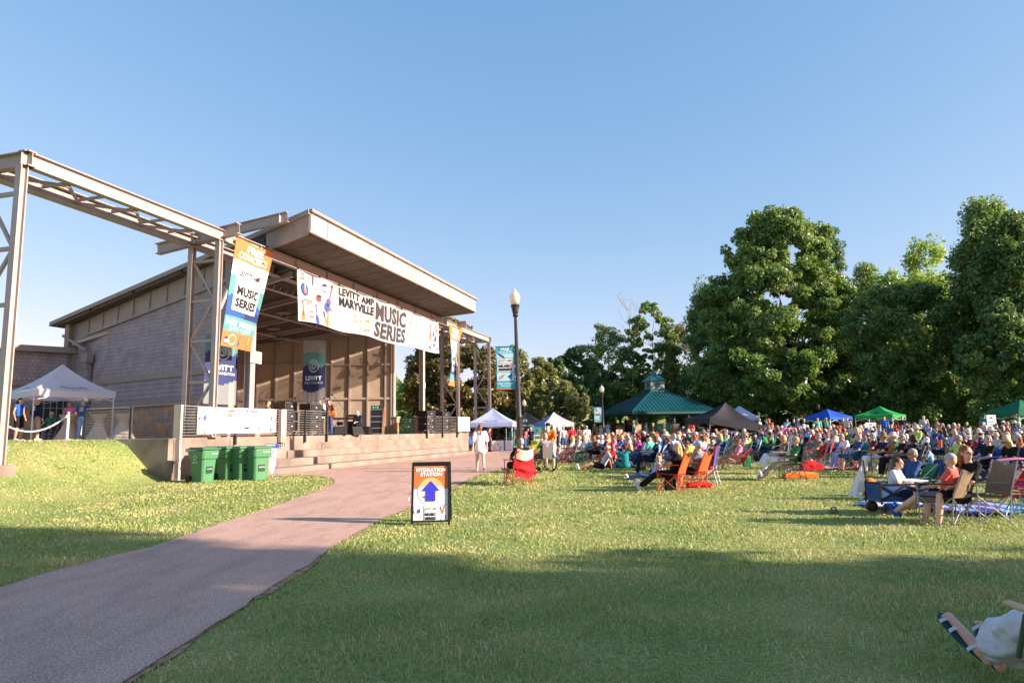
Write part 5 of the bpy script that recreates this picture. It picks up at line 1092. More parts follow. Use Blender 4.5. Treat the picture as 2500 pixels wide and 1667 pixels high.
def pose_std(): return dict(hip=(0, 0, .92), waist=(0, 0, 1.06), chest=(0, -.01, 1.27), neck=(0, -.01, 1.45), head=(0, .02, 1.585), look=0, pitch=0,
    sh=[(-.18, -.01, 1.39), (.18, -.01, 1.39)], el=[(-.24, -.03, 1.12), (.24, -.03, 1.12)], wr=[(-.25, .06, .89), (.25, .06, .89)], hp=[(-.09, 0, .9), (.09, 0, .9)], kn=[(-.11, .03, .49), (.11, .03, .49)], an=[(-.12, -.01, .09), (.12, -.01, .09)], toe=[(-.14, .15, .035), (.14, .15, .035)])
POSES = {}
def P(name, base=None, **k): d = dict(POSES[base] if base else pose_std()); d.update(k); POSES[name] = d
P('stand'); P('stand_arm', el=[(-.25, .0, 1.12), (.26, .06, 1.14)], wr=[(-.2, .2, 1.02), (.12, .28, 1.12)])
P('walk', kn=[(-.10, .12, .5), (.10, -.03, .49)], an=[(-.11, .20, .1), (.11, -.22, .13)], toe=[(-.13, .36, .05), (.13, -.08, .04)], el=[(-.25, -.1, 1.13), (.25, .02, 1.12)], wr=[(-.27, -.08, .9), (.26, .12, .92)])
P('bend', hip=(0, -.1, .9), waist=(0, 0, 1.0), chest=(0, .22, 1.1), neck=(0, .38, 1.16), head=(0, .5, 1.22), sh=[(-.18, .33, 1.12), (.18, .33, 1.12)], el=[(-.2, .4, .86), (.2, .42, .86)], wr=[(-.14, .5, .66), (.14, .52, .66)], hp=[(-.09, -.1, .88), (.09, -.1, .88)], pitch=-.6)
P('lean', hip=(0, -.06, .92), waist=(0, -.02, 1.05), chest=(0, .1, 1.25), neck=(0, .18, 1.4), head=(0, .24, 1.53), sh=[(-.19, .13, 1.35), (.19, .13, 1.35)], el=[(-.24, .2, 1.08), (.24, .2, 1.08)], wr=[(-.2, .32, .88), (.2, .32, .88)], kn=[(-.13, .0, .49), (.13, .06, .5)])
seat = dict(hip=(0, 0, .5), waist=(0, -.06, .63), chest=(0, -.15, .85), neck=(0, -.19, 1.03), head=(0, -.15, 1.17), sh=[(-.18, -.18, .97), (.18, -.18, .97)], el=[(-.27, -.02, .74), (.27, -.02, .74)], wr=[(-.2, .22, .68), (.2, .22, .68)], hp=[(-.1, .02, .5), (.1, .02, .5)], kn=[(-.15, .43, .53), (.15, .43, .53)], an=[(-.16, .5, .09), (.16, .5, .09)], toe=[(-.18, .66, .035), (.18, .66, .035)])
P('sit', **seat)
P('sit_cross', 'sit', kn=[(-.1, .43, .54), (.08, .42, .64)], an=[(-.14, .5, .09), (-.1, .62, .36)], toe=[(-.16, .66, .035), (-.16, .78, .42)], wr=[(-.02, .2, .68), (.06, .22, .7)])
P('sit_fwd', 'sit', waist=(0, .0, .64), chest=(0, .05, .86), neck=(0, .1, 1.02), head=(0, .17, 1.14), sh=[(-.18, .07, .97), (.18, .07, .97)], el=[(-.2, .2, .72), (.2, .2, .72)], wr=[(-.06, .38, .66), (.06, .38, .66)], pitch=-.2)
P('sit_out', 'sit', kn=[(-.12, .46, .46), (.12, .44, .5)], an=[(-.14, .88, .16), (.1, .9, .14)], toe=[(-.2, .96, .3), (.14, .98, .3)])
P('sit_turn', 'sit', look=1.75)
P('sit_arm', 'sit', el=[(-.27, -.02, .74), (.24, .08, .8)], wr=[(-.2, .22, .68), (.1, .12, 1.02)])
P('ground_back', hip=(0, 0, .14), waist=(0, -.08, .25), chest=(0, -.2, .46), neck=(0, -.26, .63), head=(0, -.24, .77), sh=[(-.18, -.25, .57), (.18, -.25, .57)], el=[(-.24, -.36, .32), (.24, -.36, .32)], wr=[(-.26, -.42, .06), (.26, -.42, .06)], hp=[(-.1, .03, .13), (.1, .03, .13)], kn=[(-.12, .46, .22), (.12, .44, .2)], an=[(-.1, .88, .08), (.12, .86, .08)], toe=[(-.12, .94, .22), (.16, .92, .22)])
P('ground_sit', hip=(0, 0, .14), waist=(0, .0, .27), chest=(0, .05, .48), neck=(0, .08, .66), head=(0, .12, .8), sh=[(-.17, .06, .6), (.17, .06, .6)], el=[(-.24, .16, .38), (.24, .16, .38)], wr=[(-.1, .34, .34), (.1, .34, .34)], hp=[(-.1, .03, .13), (.1, .03, .13)], kn=[(-.26, .36, .22), (.26, .36, .22)], an=[(.02, .42, .09), (-.06, .5, .09)], toe=[(.18, .44, .06), (-.2, .54, .06)])
P('ground_knee', 'ground_sit', kn=[(-.14, .32, .5), (.14, .34, .5)], an=[(-.12, .5, .09), (.14, .52, .09)], toe=[(-.13, .66, .035), (.15, .68, .035)], wr=[(-.04, .36, .45), (.08, .38, .45)])
P('guitar', el=[(-.27, .05, 1.14), (.28, .0, 1.14)], wr=[(-.42, .22, 1.2), (.06, .24, 1.02)])
P('kid', 'ground_sit')
def body_segs(d, fem=False, fingers=False):
    S_ = []; V = Vector; hip, wa, ch, ne, he = (V(d[k]) for k in ('hip', 'waist', 'chest', 'neck', 'head'))
    hw = .135 if fem else .125; ww = .115 if fem else .13; cw = .14 if fem else .155
    S_.append((hip, wa, hw, ww, .78)); S_.append((wa, ch, ww, cw, .72)); S_.append((ch, ch.lerp(ne, .55), cw, .1, .68)); S_.append((ch.lerp(ne, .7), he - V((0, 0, .04)), .058, .052))
    M = ZR(d['look'] + 0) @ ZR(d['pitch'], 'X')
    H = lambda x, y, z: he + M @ V((x, y, z))
    S_.append((he + V((0, 0, .02)), (.076, .094, .1), M)); S_.append((H(0, .03, -.045), (.055, .062, .06), M)); S_.append((H(0, .06, -.085), (.026, .022, .02), M))
    S_.append((H(0, .1, -.012), (.012, .018, .024), M)); S_.append((H(-.078, -.005, -.005), (.012, .02, .03), M)); S_.append((H(.078, -.005, -.005), (.012, .02, .03), M)); S_.append((H(0, .085, .028), (.05, .016, .012), M)); S_.append((H(0, .088, -.052), (.024, .012, .008), M))
    for i, sd in ((0, -1), (1, 1)):
        sh, el, wr, hp, kn, an, toe = (V(d[k][i]) for k in ('sh', 'el', 'wr', 'hp', 'kn', 'an', 'toe'))
        f = .88 if fem else 1
        S_.append((ch.lerp(ne, .45), sh, .075 * f, .058 * f)); S_.append((sh, el, .052 * f, .041 * f)); S_.append((el, wr, .041 * f, .026 * f))
        if fingers: hand(S_, wr, el, sd, 0)
        else:
            dd = (wr - el).normalized(); S_.append((wr, wr + dd * .09, .028, .022)); S_.append((wr + dd * .03, wr + dd * .06 + V((-sd * .03, 0, 0)), .012, .01))
        S_.append((hp, kn, .092 if fem else .088, .058)); S_.append((kn, kn.lerp(an, .35), .057, .06)); S_.append((kn.lerp(an, .35), an, .06, .036)); S_.append((an + V((0, 0, -.02)), toe, .038, .026)); S_.append((an + V((0, -.0, -.03)) - (toe - an) * .2, an, .032, .038))
    return S_
def shirt_segs(d, fem, sleeve=.6, long=0, e=.018, loose=0):
    S_ = []; V = Vector; hip, wa, ch, ne = (V(d[k]) for k in ('hip', 'waist', 'chest', 'neck'))
    hw = (.135 if fem else .13) + e + loose; ww = (.118 if fem else .135) + e + loose * .8; cw = (.142 if fem else .157) + e
    lo = hip + (hip - wa) * long
    S_.append((lo, wa, hw + long * .02, ww, .82)); S_.append((wa, ch, ww, cw, .76)); S_.append((ch, ch.lerp(ne, .6), cw, .105, .72))
    for i in (0, 1):
        sh, el, wr = (V(d[k][i]) for k in ('sh', 'el', 'wr')); S_.append((ch.lerp(ne, .45), sh, .08 + e * .4, .066 + e * .3))
        if sleeve > 0: S_.append((sh, sh.lerp(el, min(1, sleeve)), .064 + loose * .4, .06 + loose * .4))
        if sleeve > 1: S_.append((el, el.lerp(wr, sleeve - 1), .056, .042))
    return S_
def leg_segs(d, fem, ln=2.0, e=.016, skirt=False):
    S_ = []; V = Vector; hip = V(d['hip']); wa = V(d['waist']); hw = (.137 if fem else .128) + e
    S_.append((hip, hip.lerp(wa, .5), hw, hw * .92, .84))
    for i in (0, 1):
        hp, kn, an = (V(d[k][i]) for k in ('hp', 'kn', 'an')); k1 = min(1, ln); S_.append((hp, hp.lerp(kn, k1), .094 + e, .094 + e + (.062 - .094) * k1 + (.02 if ln < 1 else 0)))
        if ln > 1: S_.append((kn, kn.lerp(an, ln - 1), .06 + e, .045 + e * 1.2))
    if skirt: S_.append((V(d['hp'][0]).lerp(V(d['hp'][1]), .5), V(d['kn'][0]).lerp(V(d['kn'][1]), .5), .15, .17, .9))
    return S_
def shoe_segs(d):
    S_ = []; V = Vector
    for i in (0, 1):
        an, toe = V(d['an'][i]), V(d['toe'][i]); f = (toe - an); S_.append((an + V((0, 0, -.035)) - f * .18, toe, .043, .036)); S_.append((an + V((0, 0, -.01)), an + V((0, 0, -.03)), .044, .046)); S_.append((an.lerp(toe, .6) + V((0, 0, -.0)), toe - f * .05, .042, .035))
    return S_
def hair_segs(d, style):
    he = Vector(d['head']); M = ZR(d['look']) @ ZR(d['pitch'], 'X'); H = lambda x, y, z: he + M @ Vector((x, y, z)); S_ = [(H(0, -.014, .042), (.085, .098, .09), M), (H(0, -.05, .0), (.079, .06, .085), M)]
    if style == 'long': S_ += [(H(0, -.065, -.02), H(0, -.085, -.2), .07, .055), (H(-.06, -.03, .0), H(-.07, -.05, -.18), .035, .028), (H(.06, -.03, .0), H(.07, -.05, -.18), .035, .028)]
    if style == 'bob': S_ += [(H(0, -.055, -.03), (.085, .06, .075), M), (H(-.068, -.015, -.03), (.025, .05, .06), M), (H(.068, -.015, -.03), (.025, .05, .06), M)]
    if style == 'pony': S_ += [(H(0, -.1, .04), H(.0, -.15, -.03), .03, .035), (H(0, -.15, -.03), H(.02, -.14, -.26), .035, .02)]
    return S_
def hat_mb(d, kind):
    he = Vector(d['head']); M = ZR(d['look']) @ ZR(d['pitch'], 'X'); b_ = MB(); c = he + M @ Vector((0, -.008, .055))
    if kind == 'cap':
        b_.ell(c, (.09, .105, .085), 14, M=M); vs = []
        for k in range(9): a = -1.1 + 2.2 * k / 8; vs += [c + M @ Vector((.085 * math.sin(a), .085 * math.cos(a) + .0, -.005)), c + M @ Vector((.09 * math.sin(a), .10 * math.cos(a) + .085 * max(0, math.cos(a)), -.022))]
        n = len(b_.v); b_.add(vs, [(2 * k, 2 * k + 1, 2 * k + 3, 2 * k + 2) for k in range(8)])
    else:
        R_ = .19 if kind == 'brim' else .16
        pr = [(.0, .13), (.055, .125), (.085, .09), (.096, .02), (.13, .0), (R_, -.025), (R_ - .01, -.03), (.1, .0)]
        vs = [c + M @ Vector((r * math.cos(2 * PI * k / 16), r * 1.05 * math.sin(2 * PI * k / 16), z)) for r, z in pr for k in range(16)]; b_.add(vs, [(i * 16 + k, i * 16 + (k + 1) % 16, (i + 1) * 16 + (k + 1) % 16, (i + 1) * 16 + k) for i in range(len(pr) - 1) for k in range(16)])
    me = b_.mesh('hat'); me.polygons.foreach_set('use_smooth', [True] * len(me.polygons)); me.materials.append(SK[0]); return me
def face_mb(d, glasses=False):
    he = Vector(d['head']); M = ZR(d['look']) @ ZR(d['pitch'], 'X'); b_ = MB(); H = lambda x, y, z: he + M @ Vector((x, y, z))
    if glasses:
        for sx in (-1, 1): b_.ell(H(sx * .034, .094, .005), (.027, .008, .018), 8, M=M); b_.bar(H(sx * .06, .088, .01), H(sx * .082, .0, .008), .005, .008)
        b_.bar(H(-.012, .1, .01), H(.012, .1, .01), .005, .006)
    else:
        for sx in (-1, 1): b_.ell(H(sx * .032, .088, .006), (.012, .006, .007), 8, M=M)
    me = b_.mesh('eyes'); me.materials.append(SK[0]); return me
MC = {}
def pm(kind, pose, fem, vox, *a):
    key = (kind, pose, fem, vox, a)
    if key in MC: return MC[key]
    d = POSES[pose]
    if kind == 'body': me = capsule_mesh(body_segs(d, fem, vox < .014), vox, 'body', smooth=2 if vox < .014 else 3)
    elif kind == 'shirt': me = capsule_mesh(shirt_segs(d, fem, *a), vox, 'shirt', smooth=3)
    elif kind == 'legs': me = capsule_mesh(leg_segs(d, fem, *a), vox, 'trousers', smooth=3)
    elif kind == 'shoes': me = capsule_mesh(shoe_segs(d), vox, 'shoes', smooth=2)
    elif kind == 'hair': me = capsule_mesh(hair_segs(d, a[0]), vox * .8, 'hair', smooth=2)
    elif kind == 'hat': me = hat_mb(d, a[0])
    elif kind == 'eyes': me = face_mb(d, a[0])
    MC[key] = me; return me
NOSHOE = None
def person(label, loc, rz, pose='sit', fem=False, top='white', legs='denim', leglen=2.0, sleeve=.6, hair='brown', style='short', hat=None, hatc='cream', skin=0, shoe='white', vox=.022, scale=1.0, group=None, glasses=False, long=0.0, loose=0, skirt=False, beard=False, cat='person'):
    r = thing('person', label, cat, loc, rz, group, scale)
    obj_from(pm('body', pose, fem, vox), 'body', r, SK[skin])
    obj_from(pm('shirt', pose, fem, vox, sleeve, long, .018, loose), 'shirt', r, cloth(top))
    nm = 'skirt' if skirt else ('shorts' if leglen < 1.2 else 'trousers')
    obj_from(pm('legs', pose, fem, vox, leglen, .016, skirt), nm, r, cloth(legs))
    if shoe: obj_from(pm('shoes', pose, fem, vox * .9), 'shoes', r, cloth(shoe))
    if hair: obj_from(pm('hair', pose, False, vox, style), 'hair', r, HR[hair])
    if hat: obj_from(pm('hat', pose, False, 0, hat), 'cap' if hat == 'cap' else 'hat', r, cloth(hatc))
    if vox < .02: obj_from(pm('eyes', pose, False, 0, glasses), 'glasses' if glasses else 'eyes', r, INK)
    if beard:
        d = POSES[pose]; he = Vector(d['head']); M = ZR(d['look']) @ ZR(d['pitch'], 'X'); b_ = MB(); b_.ell(he + M @ Vector((0, .06, -.1)), (.055, .04, .075), 10, M=M); b_.ell(he + M @ Vector((0, .075, -.15)), (.04, .03, .07), 10, M=M); b_.build('beard', HR['white'], r, smooth=True)
    return r

# ================================================================ camp chairs
CM_ = {}
def chair_parts(kind):
    if kind in CM_: return CM_[kind]
    st = MB(); bk = MB(); fr_ = MB(); arm = MB(); w_ = .27
    def sag(x, s=1): return -.05 * math.cos(x / w_ * PI / 2) * s
    if kind in ('quad', 'high'):
        top = .9 if kind == 'quad' else .99
        st.surf(lambda u_, v_: ((u_ - .5) * 2 * w_, -.2 + .5 * v_, .44 + .03 * v_ + sag((u_ - .5) * 2 * w_)), 6, 5); st.surf(lambda u_, v_: ((u_ - .5) * 2 * w_, -.2 + .5 * v_, .425 + .03 * v_ + sag((u_ - .5) * 2 * w_)), 6, 5)
        def bf(u_, v_, o=0):
            x = (u_ - .5) * 2 * w_ * (1.05 - .1 * v_); return (x, -.22 - .18 * v_ + sag(x, .8) + o, .44 + (top - .44) * v_ - (.06 * math.sin(PI * u_) * (v_ > .9)))
        bk.surf(lambda a, b: bf(a, b), 6, 8); bk.surf(lambda a, b: bf(a, b, -.014), 6, 8)
        for sx in (-1, 1):
            x = sx * w_ * 1.04
            fr_.tube([(x, -.18, .02), (x * 1.02, -.24, .5), (x, -.4, top)], .011, 7)
            fr_.tube([(x, .3, .02), (x, .3, .64)], .011, 7); fr_.tube([(x, -.22, .02), (x, .3, .45)], .009, 6); fr_.tube([(x, .3, .02), (x, -.22, .45)], .009, 6)
            arm.box((x, .04, .655), (.06, .58, .02))
        fr_.tube([(-w_ * 1.04, -.2, .02), (w_ * 1.04, -.22, .44)], .01, 6); fr_.tube([(w_ * 1.04, -.2, .02), (-w_ * 1.04, -.22, .44)], .01, 6)
        fr_.tube([(-w_ * 1.04, .3, .02), (w_ * 1.04, .3, .44)], .01, 6); fr_.tube([(w_ * 1.04, .3, .02), (-w_ * 1.04, .3, .44)], .01, 6)
    elif kind == 'low':
        st.surf(lambda u_, v_: ((u_ - .5) * 2 * w_, -.2 + .5 * v_, .22 + .04 * v_ + sag((u_ - .5) * 2 * w_)), 6, 5)
        bk.surf(lambda u_, v_: ((u_ - .5) * 2 * w_, -.22 - .32 * v_ + sag((u_ - .5) * 2 * w_, .5), .22 + .5 * v_), 6, 8)
        for sx in (-1, 1):
            x = sx * w_ * 1.04; fr_.tube([(x, .3, .02), (x, -.5, .74)], .011, 7); fr_.tube([(x, -.4, .02), (x, .3, .26), (x, .3, .42), (x, -.3, .46)], .011, 7); arm.box((x, 0, .45), (.05, .45, .02))
        fr_.tube([(-w_, -.4, .02), (w_, -.4, .02)], .01, 6); fr_.tube([(-w_, .3, .02), (w_, .3, .02)], .01, 6)
    elif kind == 'flat': # upright folding chair with square frame
        st.box((0, .04, .44), (.5, .46, .025)); bk.box((0, -.24, .74), (.5, .025, .5), Matrix.Rotation(.2, 3, 'X'))
        for sx in (-1, 1):
            x = sx * .28; fr_.tube([(x, -.3, .01), (x, -.2, .45), (x, -.34, 1.0)], .013, 7); fr_.tube([(x, .3, .01), (x, .26, .64), (x, -.24, .66)], .013, 7); fr_.tube([(x, .28, .03), (x, -.28, .42)], .01, 6); fr_.tube([(x, -.29, .03), (x, .28, .42)], .01, 6); arm.box((x, .0, .67), (.045, .45, .025))
        fr_.tube([(-.28, -.28, .1), (.28, -.28, .1)], .01, 6); fr_.tube([(-.28, .29, .1), (.28, .29, .1)], .01, 6); fr_.tube([(-.28, -.34, 1.0), (.28, -.34, 1.0)], .012, 6)
    out = []
    for b_, nm in ((st, 'seat'), (bk, 'backrest'), (fr_, 'frame'), (arm, 'armrest')):
        me = b_.mesh(nm); me.materials.append(STEELD)
        if nm in ('seat', 'backrest') and kind != 'flat': me.polygons.foreach_set('use_smooth', [True] * len(me.polygons))
        out.append((nm, me))
    CM_[kind] = out; return out
def chair(label, loc, rz, fab='navy', frame=None, kind='quad', group=None, scale=1.0, armc=None, back=None):
    armc = armc or (BLACK if fab in ('tan', 'khaki') else None)
    r = thing('camp_chair', label, 'camp chair', loc, rz, group, scale)
    for nm, me in chair_parts(kind): obj_from(me, nm, r, (frame or STEELD) if nm == 'frame' else (cloth(back) if (back and nm == 'backrest') else (armc or cloth(fab)) if nm == 'armrest' else cloth(fab)))
    return r
# ================================================================ placing people
QS = S(8, 0, 0)
def face(p, q=None, dx=None, dy=None):
    if dx is None: q = q or QS; dx, dy = q.x - p.x, q.y - p.y
    return math.atan2(-dx, dy)
def at(px_, Y, z=None):
    p = hpx(px_, Y)
    if z is not None: p.z = z
    return p
# --- near the stage front
person('walking young woman seen from behind in a long white tee with a ponytail', at(1172, 25.0), R(8), 'walk', True, 'white', 'white', .45, 1.0, 'auburn', 'pony', None, skin=3, vox=.012, scale=1.0, long=.9, loose=.03)
m_red = mat('powder_red', hx('c0302c'), .4, .05); m_or = mat('powder_orange', hx('d8552a'), .35, .05, spec=.5); m_teal = mat('powder_teal', hx('1c8f9a'), .4); m_silver = mat('aluminium_tube', hx('9a9aa0'), .3, .05, metal=.5)
p = at(1265, 19.6); rz = face(p, dx=-.45, dy=.9)
person('grey haired man with crossed legs in the red chair at the lawn edge', p, rz, 'sit_cross', False, 'black', 'black', .8, .7, 'grey', 'short', None, skin=1, vox=.013, shoe='pale grey')
chair('red camp chair with a white upper back at the edge of the path', p, rz, 'red', m_red, 'quad', None, 1.05)
b_ = MB(); b_.surf(lambda u_, v_: ((u_ - .5) * (.74 - .2 * v_) , -.40 - .04 * math.sin(v_ * 9 + u_ * 4) - .05 * math.sin(PI * u_) - .05 * v_, .2 + .34 * v_ + .05 * math.sin(u_ * 9) * (1 - v_)), 12, 8); b_.build('jacket', cloth('red'), tag(empty('jacket', tuple(p), rz), 'red jacket draped over the back of the red camp chair', 'jacket'), smooth=True)
hb_ = MB(); hb_.surf(lambda u_, v_: ((u_ - .5) * .5, -.345 - .09 * v_ - .05 * math.sin(PI * u_), .7 + .27 * v_ - .07 * math.sin(PI * u_)), 8, 5); hb_.build('headrest', cloth('cream'), [o for o in bpy.data.objects if o.get('label', '').startswith('red camp chair with a white')][0], fix=False)
# wheelchair
p = at(1322, 24.0); rz = face(p, dx=-.7, dy=.75)
r = thing('wheelchair', 'black wheelchair with large spoked wheels beside the orange shirted man', 'wheelchair', p, rz)
for sx in (-.3, .3):
    b_ = MB(); ring = [(sx, -.1 + .3 * math.cos(a), .31 + .3 * math.sin(a)) for a in np.linspace(0, 2 * PI, 29)]; b_.tube(ring, .02, 6, cap=False)
    for a in np.linspace(0, 2 * PI, 13)[:-1]: b_.tube([(sx, -.1, .31), (sx, -.1 + .29 * math.cos(a), .31 + .29 * math.sin(a))], .004, 4)
    b_.tube([(sx * 1.1, -.1 + .26 * math.cos(a), .31 + .26 * math.sin(a)) for a in np.linspace(0, 2 * PI, 21)], .008, 5, cap=False); b_.build('wheel', BLACK, r)
    b_ = MB(); b_.tube([(sx * .8, .42, .09), (sx * .8 + .03, .42, .09)], .09, 12); b_.build('caster', BLACK, r)
b_ = MB()
for sx in (-.24, .24): b_.tube([(sx, -.32, 1.0), (sx, -.24, .95), (sx, -.2, .48), (sx, .3, .48), (sx, .5, .12)], .013, 7); b_.tube([(sx, -.22, .72), (sx, .2, .72), (sx, .26, .48)], .012, 6); b_.tube([(sx, -.1, .31), (sx, -.15, .5)], .012, 6); b_.box((sx * .8, .55, .1), (.14, .2, .02))
b_.build('frame', BLACK, r); b_ = MB(); b_.box((0, .03, .5), (.46, .44, .04)); b_.box((0, -.25, .72), (.46, .03, .5)); b_.build('seat', mat('grey_vinyl', hx('4b4440'), .6), r)
person('curly grey haired person in a grey top sitting in the wheelchair', p + Vector((0, 0, .06)), rz, 'sit', False, 'grey', 'khaki', 2.0, .7, 'grey', 'bob', None, vox=.013, shoe='black')
person('bearded man in an orange tee and dark cap leaning over the wheelchair', at(1341, 25.0), face(p, dx=-.25, dy=-1), 'lean', False, 'orange', 'pale blue', 1.0, .7, 'grey', 'short', 'cap', 'black', 0, 'black', .013, 1.03, beard=True, loose=.02)
